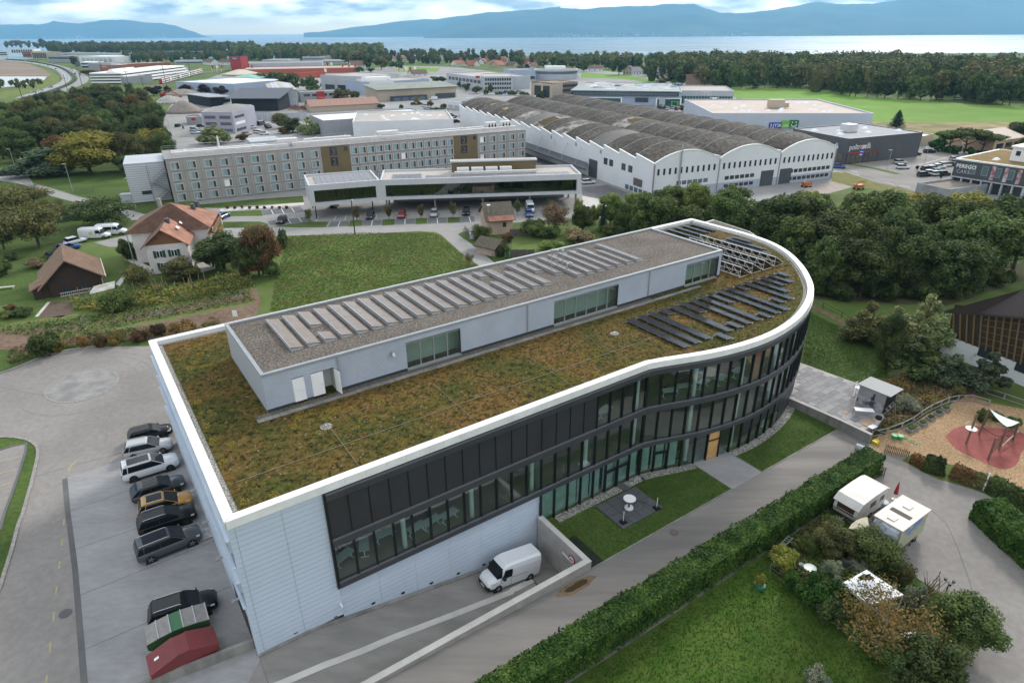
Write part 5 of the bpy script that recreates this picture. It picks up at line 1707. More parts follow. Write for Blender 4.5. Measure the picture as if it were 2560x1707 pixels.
for b in range(3):
 x0,x1=W3*b+(.35 if b==0 else .2),W3*(b+1)-.2
 for k in range(NS):
  y0,y1=Ku*k+.4*(k==0),Ku*(k+1)
  mb=MB()
  n_=14
  lo_,hi_=[],[]
  for q in range(n_+1):
   t=q/n_
   x=x0+(x1-x0)*t
   z=Eo(t)
   lo_.append((x,z))
  for(xa,za),(Cu,Cx)in zip(lo_,lo_[1:]):
   mb.A2([Bf(xa,y0,Ca-.1+za),Bf(Cu,y0,Ca-.1+Cx),Bf(Cu,y1,Ca+1.0+Cx),Bf(xa,y1,Ca+1.0+za)],0)
   mb.A2([Bf(xa,y1,Ca-.2+za),Bf(Cu,y1,Ca-.2+Cx),Bf(Cu,y1,Ca+1.0+Cx),Bf(xa,y1,Ca+1.0+za)],1)
   mb.An([Bf(xa,y1-.22,Ca+.97+za),Bf(Cu,y1-.22,Ca+.97+Cx),Bf(Cu,y1+.06,Ca+.99+Cx),Bf(xa,y1+.06,Ca+.99+za),Bf(xa,y1-.22,Ca+1.05+za),Bf(Cu,y1-.22,Ca+1.05+Cx),Bf(Cu,y1+.06,Ca+1.07+Cx),Bf(xa,y1+.06,Ca+1.07+za)],2)
  mt=Jy
  if(b,k)in((0,6),(0,8),(0,10),(1,6)):
   mt=Fw
  elif(b,k)in((0,3),(0,9)):
   mt=Fb
  mb.Aa('vault_shell',[mt,Bv,A0],HA,smooth=False)
def patch(b,k,t0,t1,f0,f1,mt,seed):
 mb=MB()
 x0,x1=W3*b+.3,W3*(b+1)-.2
 r_=random.Random(seed)
 n_=10
 pts=[]
 for q in range(n_):
  t=t0+(t1-t0)*q/(n_-1)
  e=.12*math.sin(q*2.3+seed)
  pts.append((t,f0+abs(e),f1-abs(.1*math.cos(q*1.7))))
 for(ta,a0,a1),(tb,b0,b1)in zip(pts,pts[1:]):
  def P_(t,f):
   return Bf(x0+(x1-x0)*t,Ku*(k+f),Ca-.1+1.1*f+Eo(t)+.04)
  mb.A2([P_(ta,a0),P_(tb,b0),P_(tb,b1),P_(ta,a1)])
 mb.Aa('roof_patch',mt,HA)
patch(0,8,.10,.42,.1,.95,Hx,1);patch(1,6,.30,.8,.05,.9,Hx,2)
patch(0,2,.68,.86,.15,.5,Ep,3);patch(0,13,.25,.35,.2,.7,Ep,4);patch(0,14,.5,.62,.3,.7,Ep,5);patch(0,15,.3,.45,.2,.6,Ep,7)
for b in(1,2):
 MB().An([Bf(W3*b-.35,.3,Ca+.2),Bf(W3*b+.35,.3,Ca+.2),Bf(W3*b+.35,H3,Ca+.6),Bf(W3*b-.35,H3,Ca+.6),Bf(W3*b-.35,.3,Ca+.5),Bf(W3*b+.35,.3,Ca+.5),Bf(W3*b+.35,H3,Ca+.9),Bf(W3*b-.35,H3,Ca+.9)]).Aa('valley_gutter',A3,HA)
MB().box(E5.L-.3,E5.L,.3,1,-.3,Ca).Aa('side_wall',Au,HA)
MB().An([Bf(E5.L-.3,.3,-.3),Bf(E5.L,.3,-.3),Bf(E5.L,H3,-.3),Bf(E5.L-.3,H3,-.3),Bf(E5.L-.3,.3,Ca),Bf(E5.L,.3,Ca),Bf(E5.L,H3,Ca+.6),Bf(E5.L-.3,H3,Ca+.6)]).Aa('side_wall',Au,HA)
sf=Matrix(((K7,1,0,0),(1,-K7,0,0),(0,0,1,0),(0,0,0,1)))
def Dg(y0,y1,z0,z1,name,mt,d=.06):
 MB().An([Bf(-d,y0,z0),Bf(.02,y0,z0),Bf(.02,y1,z0),Bf(-d,y1,z0),Bf(-d,y0,z1),Bf(.02,y0,z1),Bf(.02,y1,z1),Bf(-d,y1,z1)]).Aa(name,mt,HA)
for y in(9.6,13.0,19.5,22.5):
 Dg(y,y+2.0,5.0,6.8,'window',A4)
Dg(28,33,0,5.2,'gate',Bc)
for y in(26,41,58,95):
 Dg(y,y+1.0,7.6,8.6,'vent_grille',At)
for k in range(7):
 y=38+9*k
 MB().Af([Bf(-.1,y,7.8),Bf(-4.4,y-4,3.4)],.07,5).Aa('canopy_stay',At,HA)
MB().An([Bf(-5,26,3.2),Bf(-.1,34,3.4),Bf(-.1,110,3.4),Bf(-5,110,3.2),Bf(-5,26,3.6),Bf(-.1,34,3.8),Bf(-.1,110,3.8),Bf(-5,110,3.6)]).Aa('canopy',Bc,HA)
for k in range(5):
 Dg(2.0+k*2.2,3.7+k*2.2,.2,1.5,'window',Bv)
Dg(4.5,8.6,2.0,4.0,'banner',M('dark_banner',(.08,.07,.075),(.16,.13,.13),sc=2,rough=.6),.1)
# middle distance and far ground
Aj('industrial_yard',[(425,335),(400,300),(428,262),(440,225),(540,190),(600,176),(760,172),(870,178),(1000,165),(1130,168),(1370,195),(1440,172),(1640,190),(1830,225),(1850,262),(2140,290),(2150,318),(2230,340),(2560,392),(2560,500),(2330,470),(2080,462),(1950,500),(1640,520),(1600,540),(1230,560),(1000,560),(700,560),(560,560),(500,510),(430,420)],.012,Ja)
Aj('far_field',[(1800,220),(2000,222),(2080,228),(2170,244),(2350,256),(2440,262),(2700,270),(2700,308),(2190,304),(2050,285),(1840,245)],.02,C9)
Aj('dry_field',[(2175,304),(2700,308),(2700,350),(2480,345),(2330,338),(2190,318)],.024,Kc)
Aj('far_field',[(945,182),(1010,178),(1015,166),(1100,172),(1092,180)],.024,C9)
Aj('far_field',[(1455,182),(1560,188),(1640,200),(1690,215),(1640,210),(1560,198),(1450,195)],.024,C9)
Ar('field_track',[(2230,270),(2400,268),(2560,264)],2.2,.026,Kc)
Aj('ploughed_field',tp(A7,(-60,560),(0,562),(160,570),(300,600),(420,655),(475,695),(430,718),(0,704),(-60,702)),.02,M('ploughed_earth',(.24,.18,.135),(.17,.125,.095),sc=.08,rough=1,big=.15,bigsc=.02,stretch=(.2,2,1)))
Aj('fleece_field',tp(A7,(-60,706),(0,705),(428,705),(410,735),(330,762),(200,790),(0,806),(-60,812)),.024,M('crop_fleece',(.50,.53,.54),(.38,.40,.41),sc=.25,rough=.8,stretch=(.08,1.2,1)))
Aj('motorway_verge',tp(A7,(330,605),(470,655),(545,705),(540,755),(430,800),(200,870),(0,910),(-60,920),(-60,860),(220,800),(420,735),(480,698)),.018,M('verge_grass',(.16,.19,.05),(.11,.14,.04),sc=.2,rough=.95,spec=.1))
Hg=M('motorway_surface',(.27,.265,.265),(.23,.228,.23),sc=.1,rough=.9)
Ar('motorway',Cs([Ak(*A7(*p))for p in((-200,520),(0,552),(180,566),(330,585),(470,615),(560,650),(610,695),(620,735),(560,775),(440,822),(300,868),(200,900))],5),9.5,.03,Hg,px=False)
Ar('motorway',Cs([Ak(*A7(*p))for p in((-200,508),(0,538),(200,556),(420,585),(570,620),(690,660),(755,705),(755,745),(680,790),(560,830),(430,880),(300,930))],5),9.5,.03,Hg,px=False)
for off in(-1.6,1.6):
 mid=Cs([Ak(*A7(*p))for p in((0,552),(180,566),(330,585),(470,615),(560,650),(610,695),(620,735),(560,775),(440,822),(300,868))],5)
 Ar('lane_line',[p+Vc((off,0,0))for p in mid],.3,.036,B9,px=False)
Ar('median_hedge',Cs([Ak(*A7(*p))for p in((60,548),(300,572),(470,602),(580,636),(660,690),(680,735),(620,785),(500,835),(380,875),(250,915))],5),2.2,0,M('median_green',(.05,.075,.03),(.03,.05,.02),sc=.5,rough=1,bump=1,bsc=2),px=False,h=1.3)
Dm=M('local_road',(.27,.262,.25),(.24,.232,.225),sc=.4,rough=.9,big=.08,bigsc=.08)
Ar('railway_bed',[Ak(*A7(*p))for p in((1330,830),(1480,775),(1650,725),(1850,672),(2050,640))],7,.03,M('ballast',(.17,.14,.12),(.11,.095,.085),sc=1,rough=1),px=False)
Ar('lane',[Ak(*A7(*p))for p in((1570,1130),(1640,1200),(1680,1280),(1690,1400),(1700,1568))],8.5,.03,Dm,px=False)
Lm=tp(A8,(-80,-10),(0,0),(200,-20),(330,20),(260,60),(300,118),(420,150),(560,190),(700,235),(860,275),(1000,315),(1180,360),(1320,398),(1500,440),(1200,455),(1190,440),(1000,370),(900,340),(740,303),(560,258),(450,228),(320,168),(220,130),(100,108),(0,92),(-80,90))
Aj('road',Lm,.03,Dm)
Ar('kerb',tp(A8,(330,20),(262,62),(300,118),(420,150),(560,190),(700,235),(860,275),(1180,360)),.25,0,E2,h=.1)
Ar('road_line',tp(A8,(10,70),(120,85),(215,128)),.15,.036,B9)
Aj('hotel_lawn',tp(A8,(262,62),(330,20),(700,0),(1150,0),(1200,190),(1600,330),(1500,370),(1330,395),(1180,357),(860,272),(700,232),(560,187),(420,147),(300,115)),.022,Cd)
Aj('hotel_lawn',tp(Cw,(-700,330),(0,262),(430,232),(440,290),(300,300),(-200,330),(-330,345)),.03,Cd)
Aj('orchard_lawn',[(-200,470)]+tp(A8,(0,95),(220,132),(450,230),(740,305),(1000,372),(1190,442),(1130,560),(700,650),(480,850),(330,1000),(280,1180),(0,1240))+[(-250,760)],.018,Cd)
Aj('footpath',tp(Cw,(-330,352),(0,330),(300,300),(440,292),(440,315),(330,325),(0,350),(-330,375)),.036,Ay)
Mb=M('dark_bay',(.125,.13,.135),(.105,.11,.115),sc=.5,rough=.9)
Aj('car_park',tp(Cw,(-380,395),(420,318),(520,300),(1160,250),(2100,330),(2350,400),(2350,540),(1900,560),(1640,565),(1500,555),(910,588),(200,600),(-380,620)),.03,Dm)
for pts in(((50,365),(400,330),(455,375),(70,410)),((105,465),(470,425),(530,470),(130,500)),((690,472),(850,462),(860,510),(655,518)),((975,458),(1150,452),(1158,500),(965,508)),((1280,445),(1455,440),(1462,490),(1275,498)),((1578,435),(1750,430),(1758,480),(1572,490)),((1870,425),(2000,420),(2010,470),(1868,478))):
 Aj('parking_bay',tp(Cw,*pts),.037,Mb)
for pts in(((-330,380),(45,362),(65,415),(-330,420)),((140,515),(300,492),(480,472),(670,470),(640,520),(400,522)),((865,460),(972,455),(970,508),(850,514)),((1160,450),(1275,446),(1272,498),(1158,504)),((1462,440),(1572,436),(1570,488),(1464,492)),((1758,430),(1870,426),(1872,478),(1760,482)),((-380,470),(40,468),(115,490),(90,520),(-380,530))):
 Aj('grass_island',tp(Cw,*pts),.055,Cd)
for a,b in(((140,360),(160,402)),((232,350),(258,392)),((325,340),(352,383)),((190,455),(212,490)),((292,443),(320,485)),((390,432),(420,472)),((575,422),(550,465)),((735,415),(718,455)),((828,412),(815,455)),((922,408),(905,452)),((1018,405),(1003,445)),((1110,402),(1098,442)),((772,468),(752,515)),((1070,455),(1060,505)),((1368,443),(1367,493)),((1662,433),(1668,485)),((1955,424),(1970,472))):
 Ar('bay_line',[Cw(*a),Cw(*b)],.16,.043,B9)
Aj('field_path',tp(Cw,(1640,562),(1760,560),(1900,560),(1850,585),(1960,660),(2170,830),(2250,900),(2080,900),(1960,810),(1890,760),(1780,660),(1700,590)),.034,Dm)
Aj('meadow',tp(Cw,(290,592),(600,578),(910,568),(1200,562),(1500,555),(1620,565),(1690,590),(1780,665),(1885,765),(1900,830),(2050,862),(2100,950),(1000,1250),(0,1480),(60,1420),(130,1300),(190,960),(250,760)),.024,Js)
Aj('grass_bank',tp(Cw,(1850,580),(1900,562),(2000,540),(2350,640),(2350,840),(2180,835),(1960,665)),.02,Cd)
Aj('allotment_soil',tp(A8,(-60,1480),(540,1430),(900,1400),(1300,1250),(2350,1080),(2400,1200),(2350,1330),(1900,1500),(1300,1640),(0,1640)),.012,Lg)
for pts in(((0,1420),(560,1330),(1050,1290),(1600,1180),(2300,1050),(2330,1090),(1700,1230),(1100,1330),(600,1400),(0,1470)),((500,1490),(900,1420),(1400,1340),(2000,1240),(2330,1190),(2330,1220),(1900,1300),(1400,1400),(900,1500),(520,1540)),((560,1420),(1000,1340),(1180,1340),(1100,1370),(700,1420))):
 Aj('vegetable_bed',tp(A8,*pts),.02,M('bed_green',(.085,.14,.03),(.15,.13,.05),sc=.6,rough=1,bump=1,bsc=3))
Aj('soil_bed',tp(A8,(440,1205),(700,1205),(680,1300),(560,1345),(360,1345)),.02,M('garden_earth',(.12,.085,.065),(.09,.065,.05),sc=2,rough=1,bump=1,bsc=5))
Ar('plank_edge',tp(A8,(450,1205),(335,1340)),.5,.03,Ay)
Aj('farm_yard',tp(A8,(1000,630),(1240,580),(1200,700),(1150,700),(1000,700),(860,660)),.03,Dm)
Aj('house_lawn',tp(A8,(1130,840),(1400,830),(1560,950),(1850,940),(2250,900),(2350,960),(1700,1060),(1100,1100)),.025,Cd)
Aj('garden_path',tp(A8,(1140,815),(1220,810),(1400,890),(1380,960),(1330,900)),.03,Ay)
Aj('terrace_paving',tp(A8,(1060,1040),(1140,950),(1170,960),(1100,1060)),.034,Ay)
Aj('terrace_paving',tp(A8,(1790,830),(1950,790),(1980,900),(1850,935)),.034,Ay)
Aj('main_road',tp(Cz,(600,-100),(700,0),(870,60),(1060,110),(1340,190),(1900,300),(2150,350),(2700,470),(2700,320),(2300,250),(2000,195),(1650,110),(1300,30),(1000,-40)),.03,D8)
Aj('verge',tp(Cz,(560,20),(700,10),(1000,110),(1350,190),(1850,300),(1800,330),(1200,220),(900,160),(700,140),(590,100)),.026,M('rough_grass',(.13,.15,.05),(.20,.17,.08),sc=.4,rough=1,spec=.1,bump=.8,bsc=3))
Aj('gravel_yard',tp(Cz,(350,160),(600,100),(780,150),(560,210),(300,230)),.028,M('yard_gravel',(.36,.31,.27),(.28,.24,.21),sc=.6,rough=1))
Aj('retail_car_park',tp(Ck,(640,1470),(1100,1420),(1500,1340),(1760,1430),(1730,1568),(1600,1640),(900,1560),(760,1510)),.034,D8)
Ar('verge',tp(Ck,(640,1480),(760,1510),(960,1545),(1200,1600)),2.5,.04,Fv)
for k in range(9):
 a=Ck(1180+k*60,1470-k*5);b=Ck(1330+k*55,1555-k*16)
for k in range(12):
 Ar('bay_line',[Ck(1330+k*30,1530-k*8),Ck(1385+k*30,1518-k*8)],.14,.042,B9)
Ar('lane_line',tp(Cz,(760,0),(830,20)),.2,.036,B9)
for a,b in(((610,0),(690,20)),((755,25),(835,45)),((1080,110),(1160,130)),((1210,135),(1310,155)),((1920,240),(2060,270)),((2140,265),(2240,280))):
 Ar('lane_line',[Cz(*a),Cz(*b)],.2,.036,B9)
Aj('hall_yard',tp(Dt,(640,150),(880,130),(1200,260),(1180,350),(900,330),(650,300)),.03,Bb)
Aj('hall_yard',tp(Dt,(645,230),(800,260),(930,330),(700,400),(640,330)),.035,Ay)
# far buildings
def Fp(t,L_,n,z0,z1,m=A4,x0=.06,x1=.94,y=.0,name='window'):
 a,b=L_*x0,L_*x1
 s=(b-a)/n
 for k in range(n):
  MB().box(a+s*k+s*.12,a+s*(k+1)-s*.12,y-.06,y+.02,z0,z1).Aa(name,m,t)
def H7(t,L_,z0,z1,m=A4,x0=.03,x1=.97,y=.0):
 MB().box(L_*x0,L_*x1,y-.07,y+.02,z0,z1).Aa('window_band',m,t)
def P11(*p):return A7(*p)
def Cv(tl,bl,br,yt,depth,name,label,wall,roof,wins=(),domes=0,rim=None,seed=0):
 bl,br=tl(*bl),tl(*br)
 fr,t=fb(bl,br,tl(0,yt)[1],depth,name,label,wall,roof,rim=rim,domes=domes,seed=seed)
 A,B=Ak(*bl),Ak(*br)
 h=Am(A,tl(0,yt)[1])
 for w in wins:
  if w[0]=='band':
   H7(t,fr.L,h*w[1],h*w[2],w[3]if len(w)>3 else A4)
  else:
   Fp(t,fr.L,w[0],h*w[1],h*w[2],w[3]if len(w)>3 else A4)
 return fr,t,h
Fn=M('orange_cladding',(.34,.13,.07),(.30,.11,.06),sc=.1,rough=.7)
Jb=M('red_brick_far',(.24,.09,.06),rough=.8)
Cv(A7,(95,492),(315,490),455,30,'striped_office','black and white striped office block by the far motorway',Ab,Aq,[(9,.1,.9,Bc)])
Cv(A7,(0,525),(75,523),475,25,'pale_office','pale office block at the far end of the motorway',Au,Aq,[('band',.3,.5),('band',.65,.85)])
Cv(A7,(215,528),(300,530),478,30,'brick_office','red brick office beside the striped office block',Jb,Aq,[('band',.3,.5)])
Cv(A7,(300,545),(445,548),478,25,'slotted_office','beige office with tall dark slots beside the brick office',Bj,Aq,[(8,.15,.85)])
Cv(A7,(450,575),(730,580),512,40,'flat_warehouse','low dark-grey flat-roofed warehouse behind the white sheds',Bx,Aq,[('band',.55,.75)])
Cv(A7,(560,545),(1105,560),485,30,'long_office','long office with rows of small dark windows below the far wood',Ai,Aq,[(34,.12,.3),(34,.55,.75)])
Cv(A7,(735,580),(1058,585),518,45,'white_warehouse','white warehouse in front of the long office',Au,Bs,[(7,.1,.7,Ai)])
Cv(A7,(1110,560),(1185,556),507,20,'beige_block','beige block at the end of the long office',Bj,Aq,[('band',.2,.35),('band',.5,.65)])
Cv(A7,(748,628),(862,628),572,22,'logo_office','white and dark office with a sign band beside the orange store',Ab,Bs,[('band',.05,.4),('band',.55,.85,M('blue_sign',(.06,.07,.22),rough=.5))])
Cv(A7,(862,610),(980,600),568,25,'glass_office','low glass office behind the orange store',Bv,Bs,[])
fr,t,h=Cv(A7,(888,655),(1032,660),596,30,'orange_store','orange store with white lettering beside the railway',Fn,Bs)
Az('s','VEGETALE',h*.30,Ab,(fr.L*.55,-.1,h*.62),(1,0,0),t)
fr,t,h=Cv(A7,(1033,655),(1150,640),582,25,'grey_store','grey store with blue sign joined to the orange store',Bx,Aq)
MB().box(fr.L*.1,fr.L*.42,-.15,0,h*.55,h*.8).Aa('sign_board',M('blue_board',(.05,.20,.45),rough=.5),t)
Cv(A7,(1150,630),(1570,612),588,22,'long_orange_store','long low orange store behind the white terraced office',Fn,Bs)
Cv(A7,(1340,520),(1850,528),472,30,'dark_glass_office','dark glass office among the trees below the far wood',M('dark_blue_glass',(.02,.05,.08),rough=.1,spec=.8),Aq,[('band',.2,.4,Bv),('band',.6,.75,Bv)])
Cv(A7,(1612,592),(1868,586),560,25,'blue_roofed_shed','shed with pale blue roof among far trees',Ai,M('pale_blue_roof',(.42,.50,.58),rough=.6),[('band',.2,.5)])
A_px,B_px=A7(1170,775),A7(1735,690)
fr=Bp(Ak(*A_px),Ak(*B_px));T_=root(fr,'terraced_office','white office with stacked sloping terraces beside the railway')
hh=Am(fr.A,A7(0,668)[1])
for k in range(4):
 z=hh*k/4
 MB().box(0,fr.L,1.5*k,30,z,z+hh/4-.9).Aa('window_band',A4,T_)
 MB().An([(-.5,1.5*k-1.6,z+hh/4-1.3),(fr.L,1.5*k-1.6,z+hh/4-1.3),(fr.L,30,z+hh/4-1.3),(-.5,30,z+hh/4-1.3),(-.5,1.5*k-1.6,z+hh/4-.1),(fr.L,1.5*k-1.6,z+hh/4-.1),(fr.L,30,z+hh/4-.1),(-.5,30,z+hh/4-.1)]).Aa('terrace_slab',Ab,T_)
for k in range(8):
 MB().An([(3+k*5,9,hh),(7+k*5,9,hh),(7+k*5,17,hh),(3+k*5,17,hh),(3+k*5,12,hh+2.5),(7+k*5,12,hh+2.5),(7+k*5,14,hh+2.5),(3+k*5,14,hh+2.5)]).Aa('roof_light',Cq,T_)
Cv(A7,(985,770),(1172,778),700,25,'grey_end_block','plain grey block at the end of the terraced office',Bx,Aq)
Cv(A7,(1545,690),(1738,675),630,30,'pale_hall','pale grey hall behind the terraced office',Ai,Bs)
fr,t,h=Cv(A7,(1630,842),(2160,868),752,55,'blue_grey_hall','blue-grey hall with rows of white roof lights behind dark red trees',C1,Bs)
for k in range(16):
 x=fr.L*(.18+.75*k/16)
 MB().An([(x,8,h-.4),(x+fr.L*.02,8,h-.4),(x+fr.L*.02,40,h-.4),(x,40,h-.4),(x,8,h+.25),(x+fr.L*.02,8,h+.05),(x+fr.L*.02,40,h+.05),(x,40,h+.25)]).Aa('roof_light',Cq,t)
fr,t,h=Cv(A7,(2128,660),(2226,660),522,18,'red_tower','tall red advertising tower above the furniture store',A1,A1,[('band',.8,.97,M('tower_band',(.10,.07,.13),rough=.5))])
Az('s','Pfister',h*.13,Ab,(fr.L*.5,-.15,h*.84),(1,0,0),t)
fr,t,h=Cv(As,(-230,655),(612,640),588,60,'furniture_store','long pale store with red lettering below the far trees',Ai,Aq)
Az('s','HORNBACH',h*.42,A1,(fr.L*.48,-.12,h*.18),(-1,0,0),t)
Az('s','Pfister',h*.34,M('ink',(.05,.04,.06),rough=.6),(fr.L*.645,-.12,h*.32),(1,0,0),t)
Cv(As,(-110,690),(935,668),640,55,'red_store','long red store in front of the pale furniture store',Ct,Be)
Cv(As,(420,725),(640,712),672,12,'red_garden_shed','red shed roof beside the long red store',Ct,Ct)
def Go(tl,bl,br,yt,ya,depth,name,label,wall,roofm):
 A,B=Ak(*tl(*bl)),Ak(*tl(*br))
 fr=Bp(A,B);t=root(fr,name,label)
 h=Am(A,tl(0,yt)[1]);hp=Am(fr.w(fr.L/2,depth/2),tl(0,ya)[1])
 MB().box(0,fr.L,0,depth,-.2,h).Aa('wall',wall,t)
 o=.8
 MB().A6([[(-o,-o,h),(fr.L+o,-o,h),(fr.L+o,depth+o,h),(-o,depth+o,h)],[(fr.L*.38,depth*.42,hp),(fr.L*.62,depth*.42,hp),(fr.L*.62,depth*.58,hp),(fr.L*.38,depth*.58,hp)]]).Aa('roof',roofm,t)
 return fr,t
Ht=M('verdigris_roof',(.22,.42,.36),(.18,.35,.30),sc=.2,rough=.6)
Go(A7,(2085,770),(2335,770),728,686,30,'green_roofed_hall','hall with sea-green tented roof beside the red tower',Bc,Ht)
Go(A7,(2040,700),(2170,705),685,640,30,'tented_pavilion','pavilion with beige tented roof beside the red tower',Bj,M('beige_roof',(.50,.46,.36),rough=.8))
def K2(tl,bl,br,yt,depth,rise,name,label,wall,roofm,over=1.5,open_=False):
 A,B=Ak(*tl(*bl)),Ak(*tl(*br))
 fr=Bp(A,B);t=root(fr,name,label)
 h=Am(A,tl(0,yt)[1])
 MB().An([(0,0,-.2),(fr.L,0,-.2),(fr.L,depth,-.2),(0,depth,-.2),(0,0,h),(fr.L,0,h),(fr.L,depth,h+rise),(0,depth,h+rise)]).Aa('wall',wall,t)
 k=rise/depth
 MB().An([(-over,-over,h-over*k+.02),(fr.L+over,-over,h-over*k+.02),(fr.L+over,depth+over,h+rise+over*k+.02),(-over,depth+over,h+rise+over*k+.02),(-over,-over,h-over*k+.35),(fr.L+over,-over,h-over*k+.35),(fr.L+over,depth+over,h+rise+over*k+.35),(-over,depth+over,h+rise+over*k+.35)]).Aa('roof',roofm,t)
 return fr,t,h
K2(A7,(1735,950),(1942,985),866,12,-.5,'dark_shed','black walled open shed beside the gravel heap',M('black_wall',(.012,.014,.02),rough=.7),Bx)
K2(A7,(2140,1020),(2560,1020),900,18,3.0,'dark_shed','large black walled shed beside the hexagonal office',M('black_wall',(.012,.014,.02),rough=.7),M('slate_blue_roof',(.075,.09,.11),rough=.6),over=2.5)
A=Ak(*A7(1885,1225));B=Ak(*A7(2165,1228));Cc=Ak(*A7(2290,1190))
fr=Bp(A,B);t=root(fr,'hexagonal_office','pale lilac-grey hexagonal office with red window lines by the lane')
h=Am(A,A7(0,1028)[1])
c=fr.loc(Cc)
Hq=[(0,0),(fr.L,0),(c[0],c[1]),(c[0]-2,c[1]+12),(fr.L*.5,c[1]+18),(-6,c[1]+8)]
L1=M('lilac_panel',(.36,.36,.42),(.33,.33,.39),sc=.2,rough=.6)
MB().C8(Hq,-.2,h).Aa('wall',L1,t)
cc=(sum(p[0]for p in Hq)/6,sum(p[1]for p in Hq)/6)
MB().A6([[(cc[0]+(p[0]-cc[0])*.93,cc[1]+(p[1]-cc[1])*.93,h+.05)for p in Hq],[(cc[0]+(p[0]-cc[0])*.2,cc[1]+(p[1]-cc[1])*.2,h+1.6)for p in Hq]]).Aa('roof',Aq,t)
for r in range(3):
 for k in range(2):
  x=fr.L*(.08+.48*k)
  F9(t,x,x+fr.L*.36,h*(.08+.3*r),h*(.22+.3*r),0,Bv,frame=A1)
dv=(Vc((c[0],c[1],0))-Vc((fr.L,0,0)))
for r in range(3):
 a_=Vc((fr.L,0,0))+dv*.12;b_=Vc((fr.L,0,0))+dv*.8
 n_=Vc((dv.y,-dv.x,0)).normalized()*.06
 MB().An([(*(p+q).xy,z)for z in(h*(.08+.3*r),h*(.2+.3*r))for p,q in((a_,n_),(b_,n_),(b_,-n_),(a_,-n_))]).Aa('window',(A4,Ab,A4)[r],t)
fr,t,h=Cv(A7,(1740,1148),(1862,1140),1078,10,'grey_kiosk','low grey kiosk with small red sign beside the lane',Bx,Aq)
MB().box(fr.L*.22,fr.L*.52,-.1,0,h*.55,h*.85).Aa('sign_board',A1,t)
def Co(tl,bl,br,yt,depth,rise,name,label,wall,roofm,ridge_x=False,group=None):
 A,B=Ak(*tl(*bl)),Ak(*tl(*br))
 fr=Bp(A,B);t=root(fr,name,label,group=group)
 h=Am(A,tl(0,yt)[1])
 MB().box(0,fr.L,0,depth,-.2,h).Aa('wall',wall,t)
 o=.5
 if ridge_x:
  MB().An([(-o,-o,h),(fr.L+o,-o,h),(fr.L+o,depth/2,h+rise),(-o,depth/2,h+rise),(-o,-o,h+.2),(fr.L+o,-o,h+.2),(fr.L+o,depth/2,h+rise+.2),(-o,depth/2,h+rise+.2)]).An([(-o,depth/2,h+rise),(fr.L+o,depth/2,h+rise),(fr.L+o,depth+o,h),(-o,depth+o,h),(-o,depth/2,h+rise+.2),(fr.L+o,depth/2,h+rise+.2),(fr.L+o,depth+o,h+.2),(-o,depth+o,h+.2)]).Aa('roof',roofm,t)
  for x in(.02,fr.L-.22):
   MB().A6([[(q,0,h-.02),(q,depth,h-.02),(q,depth/2,h+rise)]for q in(x,x+.2)]).Aa('gable',wall,t)
 else:
  MB().An([(-o,-o,h),(fr.L/2,-o,h+rise),(fr.L/2,depth+o,h+rise),(-o,depth+o,h),(-o,-o,h+.2),(fr.L/2,-o,h+rise+.2),(fr.L/2,depth+o,h+rise+.2),(-o,depth+o,h+.2)]).An([(fr.L/2,-o,h+rise),(fr.L+o,-o,h),(fr.L+o,depth+o,h),(fr.L/2,depth+o,h+rise),(fr.L/2,-o,h+rise+.2),(fr.L+o,-o,h+.2),(fr.L+o,depth+o,h+.2),(fr.L/2,depth+o,h+rise+.2)]).Aa('roof',roofm,t)
  for y in(.02,depth-.22):
   MB().A6([[(0,q,h-.02),(fr.L,q,h-.02),(fr.L/2,q,h+rise)]for q in(y,y+.2)]).Aa('gable',wall,t)
 return fr,t,h
fr,t,h=Co(As,(155,985),(395,975),838,62,1.2,'depot_hall','pale depot hall with white roof lights and two lattice doors',Ai,Be)
for k in range(2):
 x=fr.L*(.10+.50*k)
 g=MB().box(x,x+fr.L*.36,-.12,0,0,h*.5).Aa('sectional_door',C1,t)
 for r in range(5):
  for q in range(5):
   MB().box(x+fr.L*.36*(q+.18)/5,x+fr.L*.36*(q+.82)/5,-.16,-.1,h*.5*(r+.25)/5,h*.5*(r+.75)/5).Aa('pane',Ab,g)
for k in range(12):
 for q in(.2,.34,.66,.8):
  x,y=fr.L*q,6+k*4.6
  zz=h+1.2*(1-abs(q-.5)*2)+.3
  MB().box(x-.9,x+.9,y,y+1.2,zz-.2,zz+.15).Aa('skylight',Cq,t)
fr,t,h=Cv(As,(415,940),(765,925),850,16,'red_fronted_office','dark grey office with red middle section behind the containers',Bx,Aq,[(4,.55,.8)])
MB().box(fr.L*.42,fr.L*.63,-.25,0,0,h+.2).Aa('red_section',A1,t)
Co(As,(505,1035),(1130,1000),985,14,3.0,'seamed_roof_shed','long shed with salmon standing-seam roof',Bj,M('salmon_seam_roof',(.33,.19,.14),(.28,.16,.12),sc=.5,rough=.6,stretch=(4,.2,1)),ridge_x=True)
Bi(at(*As(615,1115),6.5),at(*As(1612,1050),6.5),6.8,26,'white_roofed_hall','big hall with plain bright white roof behind the hotel',Bx,Bs)
Bi(at(*As(885,1125),8.3),at(*As(1812,1100),8.3),8.6,34,'white_ribbed_hall','white ribbed hall with roof lights just behind the hotel',Au,Be,domes=16,seed=3)
Cv(As,(605,830),(1000,850),690,40,'grey_white_hall','grey and white hall beside the bluish white hall',Ai,Be,[(3,.05,.4)])
fr,t,h=Cv(As,(1050,875),(1592,775+60),757,34,'bluish_white_hall','bluish white hall with white penthouse on its roof',C1,Be)
MB().box(fr.L*.05,fr.L*.45,8,15,h-.5,h+2.6).Aa('roof_penthouse',Ab,t)
Cv(As,(925,845),(1052,875),722,18,'white_gate_hall','white hall end with two tall brown gates',Au,Be,[(2,.05,.7,Fy)])
